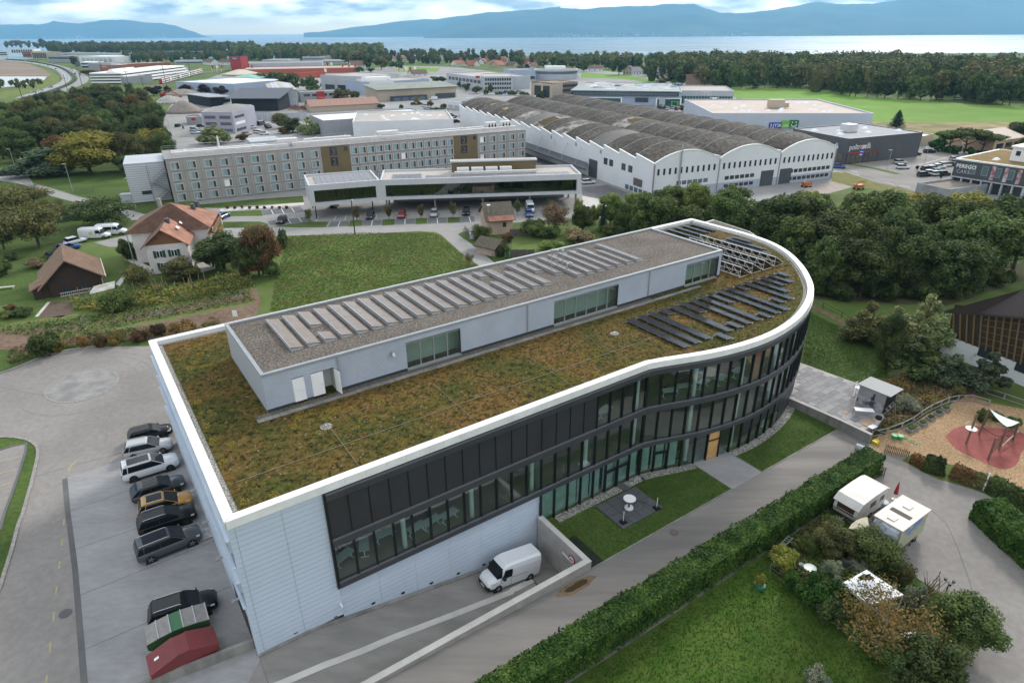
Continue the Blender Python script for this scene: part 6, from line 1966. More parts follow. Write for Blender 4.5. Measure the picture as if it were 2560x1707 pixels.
fr,t,h=K2(As,(1130,935),(1840,895),830,26,1.5,'garage_hall','beige garage hall with green-grey roof and car wash bays',Bj,M('green_grey_roof',(.24,.26,.22),(.19,.21,.18),sc=.2,rough=.8),over=1.5)
MB().box(fr.L*.14,fr.L*.58,-4,-.1,0,h*.42).Aa('car_wash',Bc,t)
for k in range(4):
 MB().box(fr.L*(.16+.105*k),fr.L*(.235+.105*k),-4.1,-4.02,0,h*.30).Aa('wash_bay',Bv,t)
MB().box(fr.L*.14,fr.L*.58,-4.15,-4.02,h*.32,h*.41).Aa('sign_band',M('navy_sign',(.03,.04,.09),rough=.5),t)
MB().box(fr.L*.72,fr.L*.98,-.3,-.05,0,h*.45).Aa('dark_annex',Bc,t)
Cv(As,(1700,985),(1880,1010),918,30,'discount_store','white store with blue-yellow emblem beside the vaulted hall',Au,Aq,[(3,.1,.5,Ai)])
Bi(at(*As(1890,935),7),at(*As(2420,945),7),7.3,40,'store_roof','low store with long grey roof behind the vaulted hall',Bx,Aq)
fr,t,h=Cv(As,(2085,838),(2360,835),705,40,'window_grid_office','grey office block with grid of dark windows and red sign',Ai,Be,[(11,.12,.28),(11,.42,.58),(11,.70,.88)])
MB().box(-fr.L*.24,-fr.L*.10,-.2,.3,h*.9,h*1.05).Aa('sign_board',A1,t)
Cv(As,(1750,780),(2090,835),672,40,'window_grid_office','long grey side of the office block with the red sign',Ai,Be,[(9,.5,.75)])
Cv(Bq,(-10,745),(215,740),645,30,'grey_office_wing','plain grey wing between the grid office and the round building',C1,Aq,[('band',.12,.4)])
K4=Ak(*Bq(420,740));hR=Am(K4,Bq(0,650)[1])
t=Ah('round_building','round glass building with planted roof terraces','building',(K4.x,K4.y+26,0))
Rr=(Ak(*Bq(635,735))-Ak(*Bq(212,735))).length/2
MB().cyl((0,0),Rr,-.2,hR*.55,40).Aa('wall',Ai,t)
MB().cyl((0,0),Rr*.96,hR*.55,hR*.85,40).Aa('glazing',Bv,t)
MB().cyl((0,0),Rr,hR*.85,hR,40).Aa('rim',Ai,t)
MB().cyl((0,0),Rr*.9,hR,hR+.1,40).Aa('roof',Ds,t)
MB().box(-Rr*.5,Rr*.4,-Rr*.3,Rr*.4,hR,hR+2.5).Aa('roof_light',Cq,t)
fr,t,h=Cv(Bq,(185,905),(365,915),770,30,'beige_apartments','beige apartment block with brown balconies beside the dealers',Bj,Ds,[(2,.1,.9,A4)])
Cv(Bq,(365,905),(600,800+90),765,25,'beige_apartments','balcony side of the beige apartment block',M('balcony_brown',(.22,.17,.13),rough=.8),Ds,[('band',.1,.25),('band',.4,.55),('band',.7,.85)])
fr,t,h=Cv(Bq,(560,960),(1550,975),835,70,'car_showroom','large car showroom with dark window strip and white frames',C1,Be,[])
MB().box(-1,fr.L*.97,-1.2,0,h*.70,h*1.0).Aa('upper_storey',A4,t)
MB().box(-1.6,fr.L*.975,-1.8,40,h*1.0,h*1.06).Aa('roof_edge',M('green_grey_rim',(.20,.24,.24),rough=.5),t)
Fp(t,fr.L,46,h*.74,h*.92,Bv,0,.96,y=-1.25)
for xa,Cu in((.0,.46),(.77,1.0)):
 MB().box(fr.L*xa,fr.L*Cu,-.6,0,h*.50,h*.56).box(fr.L*xa,fr.L*xa+.8,-.6,0,0,h*.50).box(fr.L*Cu-.8,fr.L*Cu,-.6,0,0,h*.50).Aa('white_portal',Ab,t)
 MB().box(fr.L*xa+.8,fr.L*Cu-.8,-.3,.0,0,h*.50).Aa('showroom_glass',M('green_glass',(.03,.09,.08),rough=.1,spec=.7),t)
MB().box(fr.L*.80,fr.L*.855,-.7,-.25,h*.08,h*.54).Aa('round_logo_banner',Ai,t)
fg=MB().box(fr.L*.91,fr.L*.975,-1.2,-.4,h*.30,h*.34).box(fr.L*.91,fr.L*.92,-1.2,-.4,0,h*.30).box(fr.L*.965,fr.L*.975,-1.2,-.4,0,h*.30).Aa('green_portal',M('bright_green',(.05,.45,.12),rough=.5),t)
MB().box(fr.L*.58,fr.L*.70,-.4,0,h*.25,h*.56).Aa('entrance_glass',A4,t)
rr=random.Random(9)
for k in range(46):
 x,y=rr.uniform(2,fr.L-4),rr.uniform(6,60)
 MB().box(x,x+rr.uniform(2,7),y,y+rr.uniform(1,3),h-.4,h+rr.uniform(.3,1.4)).Aa('roof_unit',rr.choice((Cp,Ab,Bv,Cq)),t)
for k in range(60):
 x,y=fr.L*.55+(k%12)*fr.L*.035,8+(k//12)*9
 MB().An([(x,y,h-.4),(x+fr.L*.03,y,h-.4),(x+fr.L*.03,y+7,h-.4),(x,y+7,h-.4),(x,y,h+.0),(x+fr.L*.03,y,h+.0),(x+fr.L*.03,y+7,h+.4),(x,y+7,h+.4)]).Aa('solar_module',Bv,t)
fr,t,h=Cv(Bq,(1545,945),(2025,950),832,40,'grey_showroom','grey car showroom with glass front beside the big dealer',Ai,Be,[])
MB().box(0,fr.L*.98,-.4,0,.2,h*.55).Aa('showroom_glass',M('green_glass',(.03,.09,.08),rough=.1,spec=.7),t)
for k in range(18):
 MB().box(fr.L*k/18,fr.L*k/18+.2,-.5,-.41,.2,h*.55).Aa('mullion',Ai,t)
for k in range(4):
 MB().Af([(fr.L*.42+k*1.3+1.0*math.cos(q),-.2,h*.76+1.0*math.sin(q))for q in[2*math.pi*s/14 for s in range(15)]],.14,4).Aa('ring_emblem',Ab,t)
MB().box(fr.L*.60,fr.L*.68,-.9,-.45,.2,h*.42).box(fr.L*.55,fr.L*.72,-.9,-.45,h*.42,h*.47).Aa('portal',Ab,t)
def C7(tl,bl,br,yt,depth,rise,label,wall=Au,roofm=Ha,name='house',ridge_x=True,nw=3,group=None):
 fr,t,h=Co(tl,bl,br,yt,depth,rise,name,label,wall,roofm,ridge_x,group)
 for k in range(nw):
  x=fr.L*(k+.5)/nw
  F9(t,x-.55,x+.55,h*.35,h*.7,0,A4)
 return fr,t,h
C7(Bq,(1018,688),(1100,690),652,10,4.5,'white villa with brown gable beside the tall cedars',Bj,Bo,ridge_x=False)
C7(Bq,(1108,692),(1190,690),660,10,4,'white house with grey roof beside the brown-gabled villa',Au,Aq)
C7(Bq,(1292,695),(1425,700),662,11,4.5,'white house with dark grey roof and two skylights near the wood',Au,Bx)
C7(Bq,(1405,752),(1490,750),722,8,2.5,'dark timber barn near the wood',Fy,Bo,name='barn',nw=0)
C7(Bq,(690,662),(830,662),632,12,3,'white bungalow with red-brown roof among trees',Au,Bo)
fr,t,h=C7(Bq,(1600,810),(1850,812),775,16,6.5,'large farmhouse with broad brown hipped roof at the edge of the green field',Bj,Bo)
C7(As,(880,632),(1012,628),605,14,5,'white farmhouse with dark roof beside round trees',Au,Bo)
C7(As,(1430,705),(1575,700),682,12,3.5,'white house with brown roof beside the little flags',Au,Bo)
for t_,a,b,yt in((A7,(1868,595),(1940,600),572),(A7,(2020,600),(2120,600),575),(A7,(235,410),(310,408),398)):
 C7(t_,a,b,yt,12,4,'far house with red roof among the trees',Au,Bo,group='far houses on the slope',nw=2)
rr=random.Random(21)
vil=[]
for(x0,x1,y0,y1,n_)in((1225,1330,545,570,2),(1410,1700,545,580,7),(1760,2360,548,622,20),(2360,2600,590,625,4),(2400,3200,560,590,12)):
 for k in range(n_):
  x=x0+(x1-x0)*(k+rr.uniform(.1,.9))/n_
  y=rr.uniform(y0,y1)
  vil.append((x,y))
for i,(x,y)in enumerate(sorted(vil,key=lambda q:q[1])):
 w=rr.uniform(45,85)
 tl_=rr.random()<.55
 C7(As,(x,y),(x+w,y+rr.uniform(-6,6)),y-rr.uniform(13,18),9,rr.uniform(3.5,5),'village house with terracotta roof near the lake shore' if tl_ else 'village house with brown roof near the lake shore',Au if rr.random()<.7 else Bj,Ha if tl_ else Bo,group='village houses near the lake',ridge_x=rr.random()<.6,nw=2)
for x,y,w,hh in((60,575,240,25),(430,560,200,40),(600,545,170,30),(740,550,80,30),(560,580,270,22)):
 Cv(As,(x,y),(x+w,y),y-hh,40,'far_commercial_block','far pale commercial block %s'%{60:'with white roofs behind the furniture store',430:'with stepped roof below the poplar wood',600:'beside the round poplars at the shore',740:'with little tower under the shore wood',560:'lowest and widest below the shore wood'}[x],Ai,Be,[('band',.3,.5)])
z_=9.5
fr,t=Bi(at(*Bq(1842,1040),z_),at(*Ck(970,1040),z_),z_,60,'retail_box','pale retail hall with three coloured shop signs and many skylights',M('pale_blue_panel',(.42,.46,.52),(.39,.43,.49),sc=.1,rough=.5),M('pinkish_roof',(.50,.42,.37),(.44,.37,.33),sc=.1,rough=.9),domes=26,seed=4,parapet=.6)
def jx(p):
 return fr.loc(C4(*p,fr.A,fr.y))[0],C4(*p,fr.A,fr.y).z
for(pa,pb),Lp,col,tc in(((Ck(12,1125),Ck(120,1180)),'JYSK',M('navy_board',(.03,.06,.28),rough=.5),Ab),((Ck(124,1108),Ck(198,1180)),'casa',M('green_board',(.16,.42,.06),rough=.5),Ab),((Ck(200,1103),Ck(270,1180)),'fressnapf',M('dark_green_board',(.01,.15,.05),rough=.5),Ab)):
 (xa,za),(Cu,Cx)=jx(pa),jx(pb)
 s_=MB().box(xa,Cu,-.35,0,Cx,za).Aa('sign_board',col,t)
 sz=(Cu-xa)*(.36 if Lp in('JYSK','casa')else .2)
 Az('s',Lp,sz,tc,((xa+Cu)/2+(.8 if Lp=='JYSK' else 0),-.38,Cx+(za-Cx)*(.25 if Lp!='fressnapf' else .08)),(1,0,0),s_)
 if Lp=='fressnapf':
  MB().Af([((xa+Cu)/2+math.cos(q)*1.1,-.4,Cx+(za-Cx)*.55+math.sin(q)*1.0)for q in[math.pi*(1.05+.9*s/8)for s in range(9)]],.16,4).box((xa+Cu)/2-.9,(xa+Cu)/2-.5,-.45,-.36,Cx+(za-Cx)*.68,Cx+(za-Cx)*.8).box((xa+Cu)/2+.5,(xa+Cu)/2+.9,-.45,-.36,Cx+(za-Cx)*.68,Cx+(za-Cx)*.8).Aa('emblem',Ab,s_)
 if Lp=='JYSK':
  MB().Af([(xa+.5,-.4,Cx+(za-Cx)*.25),(xa+.5+(Cu-xa)*.1,-.4,Cx+(za-Cx)*.5),(xa+.5,-.4,Cx+(za-Cx)*.8)],.16,4).Aa('emblem',Ab,s_)
MB().box(fr.L*.46,fr.L*.56,22,26,z_-.3,z_+3).box(fr.L*.565,fr.L*.60,24,25,z_-.3,z_+1.5).Aa('roof_unit',Bj,t)
z_=8.2
S_A,S_B,S_C=at(*Ck(745,1275),z_),at(*Ck(1425,1213),z_),at(*Ck(235,1180),z_)
fr=Bp(S_A,S_B);t=root(fr,'sofa_store','dark grey furniture store with white and red lettering on two sides','shop')
Kf,dp=fr.loc(S_C)
MB().C8([(0,0),(fr.L,0),(fr.L+Kf*.35,dp),(Kf,dp)],-.2,z_-.4).Aa('wall',Bc,t)
MB().C8([(.4,.4),(fr.L-.4,.4),(fr.L+Kf*.35-.4,dp-.4),(Kf+.4,dp-.4)],z_-.4,z_-.25).Aa('roof',M('blue_grey_roof',(.15,.17,.20),(.13,.15,.18),sc=.2,rough=.7),t)
mb=MB()
oc=[(0,0),(fr.L,0),(fr.L+Kf*.35,dp),(Kf,dp)]
for k in range(4):
 a,b=Vc((*oc[k],0)),Vc((*oc[(k+1)%4],0))
 d=(b-a).normalized();n_=Vc((-d.y,d.x,0))*.4
 mb.An([(p.x,p.y,z_-.4)for p in(a,b,b+n_,a+n_)]+[(p.x,p.y,z_)for p in(a,b,b+n_,a+n_)])
mb.Aa('parapet',Bc,t)
Az('s','poltron',2.5,Ab,(fr.L*.025,-.08,z_-3.6),(1,0,0),t,align='LEFT')
Az('s','|',2.0,A1,(fr.L*.165,-.08,z_-3.1),(1,0,0),t,align='LEFT',bold=True)
Az('s','sofà',2.5,Ab,(fr.L*.19,-.08,z_-3.6),(1,0,0),t,align='LEFT')
dl=Vc((Kf,dp,0)).normalized()
nl=Vc((-dl.y,dl.x,0))*.1
Az('s','poltron|sofà',2.4,Ab,(*(dl*9.5+nl).xy,z_-3.6),tuple(-dl),t)
MB().box(.6,fr.L*.41,-.12,0,.2,3.4).Aa('shop_window',M('shop_glass',(.06,.07,.07),(.10,.08,.06),sc=.4,rough=.1,spec=.7),t)
MB().box(.6,fr.L*.42,-.5,0,3.4,3.65).Aa('canopy',A1,t)
for k in range(8):
 MB().box(.6+fr.L*.4*k/7,.75+fr.L*.4*k/7,-.2,-.13,.2,3.4).Aa('mullion',Bc,t)
a_,b_=dl*1.0+nl*1.2,dl*12+nl*1.2
MB().An([(*(p+q).xy,z)for z in(.2,3.4)for p,q in((b_,-nl),(a_,-nl),(a_,nl*.2),(b_,nl*.2))]).Aa('shop_window',Ci['shop_glass'],t)
for fx,fy in((.16,.35),(.32,.55),(.5,.3),(.7,.6),(.88,.25),(.12,.75)):
 x,y=fr.L*fx+Kf*fy*.7,dp*fy
 MB().A6([[(x-1.2,y-.9,z_-.3),(x+1.2,y-.9,z_-.3),(x+1.2,y+.9,z_-.3),(x-1.2,y+.9,z_-.3)],[(x-.7,y-.5,z_+.3),(x+.7,y-.5,z_+.3),(x+.7,y+.5,z_+.3),(x-.7,y+.5,z_+.3)]]).Aa('skylight',Cq,t)
MB().box(fr.L*.38,fr.L*.5,dp*.45,dp*.6,z_-.3,z_+2.2).Aa('roof_unit',Cp,t)
z_=8.0
G_A,G_B=at(*Ck(1730,1452),z_),at(*Ck(2420,1545),z_)
fr=Bp(G_A,G_B);t=root(fr,'car_garage','dark car garage with planted orange-brown roof and white penthouse','shop')
dp=26
MB().box(0,fr.L,0,dp,3.2,z_-.4).Aa('wall',Bc,t)
MB().box(.3,fr.L,1.0,dp,-.2,3.2).Aa('ground_storey',A4,t)
MB().box(-.1,fr.L,-.1,.4,z_-.4,z_).box(-.1,.4,.4,dp,z_-.4,z_).box(-.1,fr.L,dp-.4,dp,z_-.4,z_).Aa('parapet',Ec,t)
MB().A2([(.4,.4,z_-.2),(fr.L,.4,z_-.2),(fr.L,dp-.4,z_-.2),(.4,dp-.4,z_-.2)]).Aa('roof',M('orange_sedum',(.24,.13,.035),(.13,.11,.04),sc=.6,rough=1,bump=.6,bsc=3),t)
MB().box(fr.L*.52,fr.L,9,17,z_-.2,z_+3.2).Aa('penthouse',Ab,t)
MB().box(fr.L*.50,fr.L,8.6,17.4,z_+3.2,z_+3.6).Aa('penthouse_rim',Ec,t)
F9(t,fr.L*.58,fr.L*.64,z_+1.2,z_+2.4,9.0);F9(t,fr.L*.75,fr.L*.88,z_+.8,z_+2.4,9.0)
Az('s','PEREGO',1.35,Ab,(fr.L*.03,-.06,z_-2.3),(1,0,0),t,align='LEFT',bold=True)
Az('s','CARS',1.35,Ai,(fr.L*.05,-.06,z_-3.7),(1,0,0),t,align='LEFT')
for k in range(4):
 F9(t,fr.L*(.22+.17*k),fr.L*(.31+.17*k),4.4,6.9,0,Bv,frame=At,fw=.12)
for k in range(3):
 MB().box(fr.L*(.52+.17*k),fr.L*(.57+.17*k),-.1,0,3.6,7.2).Aa('banner',M('red_white_banner',(.55,.5,.5),(.25,.06,.07),sc=1.2,rough=.6),t)
for k in range(8):
 MB().box(fr.L*k/7.2,fr.L*k/7.2+.35,.0,.98,0,3.2).Aa('pillar',Ai,t)
MB().box(0,fr.L,-.1,0,3.0,3.3).Aa('canopy_edge',Ai,t)
MB().A6([[(fr.L*.35,6,z_-.2),(fr.L*.43,6,z_-.2),(fr.L*.43,8,z_-.2),(fr.L*.35,8,z_-.2)],[(fr.L*.37,6.5,z_+.35),(fr.L*.41,6.5,z_+.35),(fr.L*.41,7.5,z_+.35),(fr.L*.37,7.5,z_+.35)]]).Aa('skylight',Cq,t)
fr,t,h=Co(Ck,(2055,1392),(2330,1350),1300,16,2.5,'pink_bungalow','pink bungalow with pale tiled roof at the edge of the dry field',M('pink_render',(.50,.34,.24),rough=.8),M('pale_tile',(.48,.40,.34),rough=.8),ridge_x=True)
Fp(t,fr.L,3,h*.2,h*.7)
Cv(Ck,(1412,1345),(1500,1320),1250,20,'white_shed','low white shed behind the clipped round shrub',Bj,Bs)
Cv(Cz,(1350,195),(1640,260),110,16,'concrete_tank','low grey concrete tank beside the main road',M('grey_blue_concrete',(.30,.32,.35),(.22,.23,.25),sc=.4,rough=.9),Ds)
# timber school hall at the right edge
ba,Lx=Ak(*Bg(1850,205)),Ak(*Bg(2350,412))
fr=Bp(ba,Lx);t=root(fr,'timber_hall','brown timber hall with dark folded metal roof behind the playground trees','building')
hL,hR=Am(ba,Cz(0,1348)[1]),Am(Lx,Cz(0,1388)[1])
lc=lambda p,z:Vc((*fr.loc(p),z))
X2=fr.L*2.2
hX=hR+(hR-hL)*.5
eL,eR,eX=Vc((-.6,-.9,hL)),Vc((fr.L,-.9,hR)),Vc((X2,-.9,hX))
L5,R0=lc(at(*Cz(1620,1285),hL-.2),hL-.2),lc(at(*Cz(2350,1085),hR+2.2),hR+2.2)
K0=M('dark_brown_roof',(.065,.050,.048),(.055,.042,.04),sc=.3,rough=.55)
RX=R0+Vc((fr.L*1.2,0,.5))
for q in((L5,eL,eR,R0),(eR,eX,RX,R0)):
 MB().A2(q).A2([p-Vc((0,0,.3))for p in reversed(q)]).A2([q[0],q[0]-Vc((0,0,.3)),q[1]-Vc((0,0,.3)),q[1]]).A2([q[1],q[1]-Vc((0,0,.3)),q[2]-Vc((0,0,.3)),q[2]]).Aa('roof',K0,t)
Ka=M('timber_post',(.20,.125,.055),rough=.7)
ba,Lx=Ak(*Bg(1850,205)),Ak(*Bg(2350,412))
Kb=(Lx-ba).normalized()
Lv=2.0
Mq=M('timber_lattice',(.05,.04,.025),(.035,.028,.02),sc=1.5,rough=.8)
MB().A2([(-4,.1,Lv),(X2,.1,Lv),(X2,-.1,hX),(fr.L,-.1,hR),(-4,-.1,hL-.2)]).Aa('wall',Mq,t)
def wz(x,f):
 return Lv+(hL+(hR-hL)*min(1.5,x/fr.L)-.1-Lv)*f
for k in range(22):
 x=-3.8+k*fr.L/8
 MB().Af([(x+.9,-.05,Lv),(x,-.25,wz(x,1))],.10,4).Aa('post',Ka,t)
for k in range(1,6):
 MB().Af([(0,-.1,wz(0,k/6)),(fr.L,-.15,wz(fr.L,k/6)),(X2,-.15,wz(X2,k/6))],.035,4).Aa('rail',Ka,t)
bf=[ba-Kb*4.2,Lx+Kb*14]
o2=Vc((-Kb.y,Kb.x,0))*4
MB().An([lc(p,-.7)for p in(bf[0],bf[1],bf[1]+o2,bf[0]+o2)]+[lc(p,Lv)for p in(bf[0],bf[1],bf[1]+o2,bf[0]+o2)]).Aa('base_wall',Au,t)
Kg=Vc((Kb.y,-Kb.x,0))*.05
for k in range(5):
 p=ba+Kb*(.5+k*4.6)
 q=p+Kb*1.9
 MB().An([lc(v,1.0)for v in(p+Kg,q+Kg,q-Kg,p-Kg)]+[lc(v,2.3)for v in(p+Kg,q+Kg,q-Kg,p-Kg)]).Aa('window',A4,t)
 # trees, hedges, shrubs
Ae=Ap('leaf_dark',(.041,.064,.024),(.094,.126,.041),(.139,.158,.052))
Ac=Ap('leaf_mid',(.064,.097,.031),(.131,.172,.050),(.186,.205,.065))
A5=Ap('leaf_light',(.112,.158,.041),(.214,.260,.067),(.298,.278,.074))
Ad=Ap('leaf_olive',(.094,.102,.041),(.176,.167,.060),(.242,.186,.065))
A9=Ap('leaf_yellow',(.167,.186,.041),(.317,.278,.055),(.320,.278,.055))
Bm=Ap('leaf_rust',(.131,.112,.041),(.260,.158,.055),(.320,.167,.065))
Bd=Ap('leaf_redbrown',(.094,.084,.037),(.205,.094,.052),(.278,.102,.055),sc=.35)
Dj=Ap('leaf_purple',(.034,.019,.023),(.060,.034,.034))
Ee=Ap('leaf_fir',(.023,.041,.026),(.052,.078,.044),transl=.05)
Ft=Ap('leaf_pine',(.052,.078,.044),(.094,.126,.067),transl=.08)
Ce=Ap('leaf_birch',(.170,.217,.096),(.290,.326,.133),(.360,.360,.122),sc=.4)
Bz=Ap('leaf_laurel',(.024,.061,.012),(.058,.115,.022),(.103,.163,.036),sc=.7,transl=.1,rv=.05)
Bh=Ap('leaf_silver',(.186,.242,.149),(.317,.320,.223),sc=.8)
Av=Ap('leaf_dry',(.155,.116,.070),(.264,.194,.109),(.300,.264,.139),sc=1)
De=M('bark',(.085,.065,.05),(.05,.04,.032),sc=2,rough=.95,bump=.5,bsc=8)
Ji=M('bark_pale',(.26,.23,.20),(.16,.14,.12),sc=2,rough=.95)
def Cm(mb,p,n,s,rr,asp=.75):
 n=(n+Vc((rr.gauss(0,.45),rr.gauss(0,.45),rr.gauss(0,.45)+.15))).normalized()
 a=n.orthogonal().normalized()
 q=rr.uniform(0,6.283)
 b=n.cross(a)
 u,v=a*math.cos(q)+b*math.sin(q),b*math.cos(q)-a*math.sin(q)
 u,v=u*s,v*s*asp
 i=len(mb.v)
 mb.v+=[tuple(p-u),tuple(p-v*.9+n*s*.12),tuple(p+u),tuple(p+v*.9+n*s*.12)]
 mb.Bu((i,i+1,i+2,i+3))
def Aw(seed,R=4.0,H=8.0,z0=2.0,n=2600,leaf=.42,nl=16,core=True,prof='round',fill=.25,k=1.0):
 rr=random.Random(seed)
 mb=MB()
 Hh=[]
 for _k in range(nl):
  for _ in range(30):
   x,y,z=rr.uniform(-1,1),rr.uniform(-1,1),rr.uniform(-1,1)
   if prof=='round':
    ok=x*x+y*y+z*z<1
    w=1
   elif prof=='cone':
    w=.5*(1-z)*.9+.1
    ok=x*x+y*y<w*w
   elif prof=='column':
    w=.9*(1-abs(z)**3)+.1
    ok=x*x+y*y<w*w
   else:
    w=1
    ok=x*x+y*y<1 and abs(z)<1-.5*(x*x+y*y)
   if ok:
    break
  r=rr.uniform(.28,.48)*k*R*(1 if prof in('round','flat')else max(.45,w))
  Hh.append((Vc((x*R*.82,y*R*.82,z0+H*.5+z*H*.5*.84)),r,r*(min(1.15,H/(2*R))if prof!='column' else 1.6)))
 tot=sum(l[1]**2 for l in Hh)
 for c,r,rz in Hh:
  m=int(n*r*r/tot)
  for _ in range(m):
   d=Vc((rr.gauss(0,1),rr.gauss(0,1),rr.gauss(0,1)))
   if d.length<1e-6:
    continue
   d.normalize()
   f=rr.uniform(.72,1.06)if rr.random()>fill else rr.uniform(.3,.8)
   p=c+Vc((d.x*r*f,d.y*r*f,d.z*rz*f))
   Cm(mb,p,d,leaf*rr.uniform(.6,1.35),rr)
  if core:
   i0=len(mb.v)
   mb.A6([[(c.x+r*.52*math.cos(q)*s,c.y+r*.52*math.sin(q)*s,c.z+rz*.52*h_)for q in[k_*1.2566 for k_ in range(5)]]for s,h_ in((.15,-1),(.85,-.5),(1,.1),(.7,.7),(.12,1))])
 return mb
def Br(seed,H,r,R,limbs=6,z0=1.5):
 rr=random.Random(seed)
 mb=MB()
 mb.Af([(0,0,-.2),(rr.uniform(-.1,.1),rr.uniform(-.1,.1),H*.3),(rr.uniform(-.3,.3),rr.uniform(-.3,.3),H*.6),(rr.uniform(-.4,.4),rr.uniform(-.4,.4),H*.86)],r,7,r2=r*.25)
 for k in range(limbs):
  a=6.283*k/limbs+rr.uniform(-.4,.4)
  z=z0+(H*.62-z0)*(k+.5)/limbs
  l=R*rr.uniform(.55,.85)
  mb.Af([(0,0,z),(l*.5*math.cos(a),l*.5*math.sin(a),z+l*.35),(l*math.cos(a),l*math.sin(a),z+l*rr.uniform(.6,1.0))],r*.38,5,r2=r*.1)
 return mb
def Lj(seed,H=12.0,R=2.6,n=1700,leaf=.42,z0=.8):
 rr=random.Random(seed)
 mb=MB()
 for _ in range(n):
  f=rr.random()**.75
  z=z0+(H-z0)*f
  M9=(math.sin(f*60)*.5+.5)*.28+.78
  w=R*(1-f)**.85*M9+.06
  a=rr.uniform(0,6.283)
  d=Vc((math.cos(a),math.sin(a),-.25))
  rad=w*math.sqrt(rr.uniform(.12,1))
  Cm(mb,Vc((d.x*rad,d.y*rad,z-rad*.22)),Vc((d.x*.5,d.y*.5,.8)),leaf*rr.uniform(.6,1.2)*(.5+.6*(1-f)),rr,.5)
 mb.A6([[(R*.5*s*math.cos(q),R*.5*s*math.sin(q),z0+(H-z0)*h_)for q in[k*1.0472 for k in range(6)]]for s,h_ in((.9,.02),(.5,.45),(.03,.93))])
 return mb
F3={}
def Km(key):
 0
 if key in F3:
  return F3[key]
 kind,mat_,var=key
 s=hash((kind,var))%1+{'round':10,'tall':30,'far':50,'sparse':70,'column':90,'fir':110,'birch':130,'umbrella':150,'bush':170,'pine':190,'bare':210}[kind]+var
 if kind=='round':
  c,t,R,H=Aw(s,4,8.6,.7,12000,.18,34,k=.8),Br(s,8.6,.24,3.6),4.0,9.6
 elif kind=='tall':
  c,t,R,H=Aw(s,3.6,10.0,2.0,11500,.20,58,k=.72),Br(s,11.0,.26,3.2,9),3.6,12.3
 elif kind=='far':
  c,t,R,H=Aw(s,4,8.0,1.2,1300,.52,14),Br(s,8,.25,3,3),4.0,9.4
 elif kind=='sparse':
  c,t,R,H=Aw(s,4,5.6,1.5,4200,.19,26,core=False,fill=.45),Br(s,6.4,.22,3.8,9,1.2),4.0,7.2
 elif kind=='column':
  c,t,R,H=Aw(s,1.5,9.0,.4,1800,.34,18,prof='column'),Br(s,8,.16,1,2),1.6,9.6
 elif kind=='fir':
  c,t,R,H=Lj(s),MB().Af([(0,0,-.2),(0,0,11)],.2,6,r2=.03),2.5,12.0
 elif kind=='birch':
  c,t,R,H=Aw(s,2.9,8.6,1.0,6500,.20,34,prof='cone',fill=.35),Br(s,9,.15,2.2,8),2.3,9.0
 elif kind=='umbrella':
  c,t,R,H=Aw(s,4,3.0,4.2,4200,.26,20,prof='flat'),Br(s,5.4,.22,3.4,8,2.0),4.0,7.2
 elif kind=='bush':
  c,t,R,H=Aw(s,1.5,2.5,.0,4200,.115,22,fill=.3),MB().Af([(0,0,-.1),(.1,0,.8),(.2,.1,1.8)],.06,5),1.6,2.5
 elif kind=='pine':
  c,t,R,H=Aw(s,2.4,6.6,1.0,6000,.18,28,prof='cone',fill=.3),Br(s,7,.18,2,7),2.3,7.4
 elif kind=='bare':
  c,t,R,H=Aw(s,3.6,5.2,1.4,3600,.11,30,core=False,fill=.5),Br(s,6,.2,4.0,14,1.2),4.0,7.0
 F3[key]=(c.mesh('crown',mat_),t.mesh('trunk',De if kind!='bare' else Ji),R,H)
 return F3[key]
Fx=[0]
def F0(kind,mat_,p,h,w,name,label,cat='tree',group=None,far=False):
 0
 Fx[0]+=1
 cm,tm,R,H=Km((kind,mat_,Fx[0]%(3 if kind in('tall','round','far')else 2)))
 rz=(Fx[0]*2.399)%6.283
 t=Ah(name,label,cat,p,rz,group)
 t.scale=(w/2/R,w/2/R,h/H)
 link('crown',cm,t)
 if not far:
  link('trunk',tm,t)
 return t
def By(tl,base,top,wpx,kind,mat_,name,label,cat='tree',group=None,far=False):
 p=Ak(*tl(*base))
 h=max(.5,Am(p,tl(0,top)[1]))
 dist=Vc((p.x,p.y,p.z+h*.5-D7)).length
 w=wpx/3.672*dist/En
 return F0(kind,mat_,p,h,w,name,label,cat,group,far)
Hs={}
for a_,b_ in((Ae,'dark green'),(Ac,'mid green'),(A5,'light green'),(Ad,'olive'),(A9,'yellowish'),(Bm,'rusty'),(Bd,'red-brown'),(Dj,'purple'),(Ee,'blue-green'),(Ce,'pale green'),(Av,'faded')):
 Hs[a_.name]=b_
 # grove behind the rounded end of the office
rr=random.Random(31)
C5='trees of the grove behind the office'
def Ls(y,x0,x1,n,h0,h1,mats,label,group,kinds=('tall',),jit=26,name='tree',wf=(.62,.85),far=False):
 for k in range(n):
  x=x0+(x1-x0)*(k+.5)/n+rr.uniform(-jit,jit)*.6
  p=Ak(x,y+rr.uniform(-jit,jit)*.35)
  h=rr.uniform(h0,h1)
  m_=rr.choice(mats)
  F0(rr.choice(kinds),m_,p,h,h*rr.uniform(*wf),name,'%s %s'%(Gz[k],label.replace('@',Hs[m_.name])),'tree',group,far)
gl='@ tree from the office along the second row of the grove'
Ls(742,2040,2420,8,9,12,(Ae,Ae,Ac),'@ tree from the office along the front row of the grove',C5)
Ls(700,1960,2480,9,11,14,(Ae,Ac),gl,C5)
Ls(655,1900,2540,10,12,15,(Ae,Ac,Ac),'@ tree from the office along the third row of the grove',C5)
gl2='@ tree from the pavilion along the hall side of the grove'
Ls(608,1560,2300,11,9,12,(Ac,Ac,A5),gl2,C5)
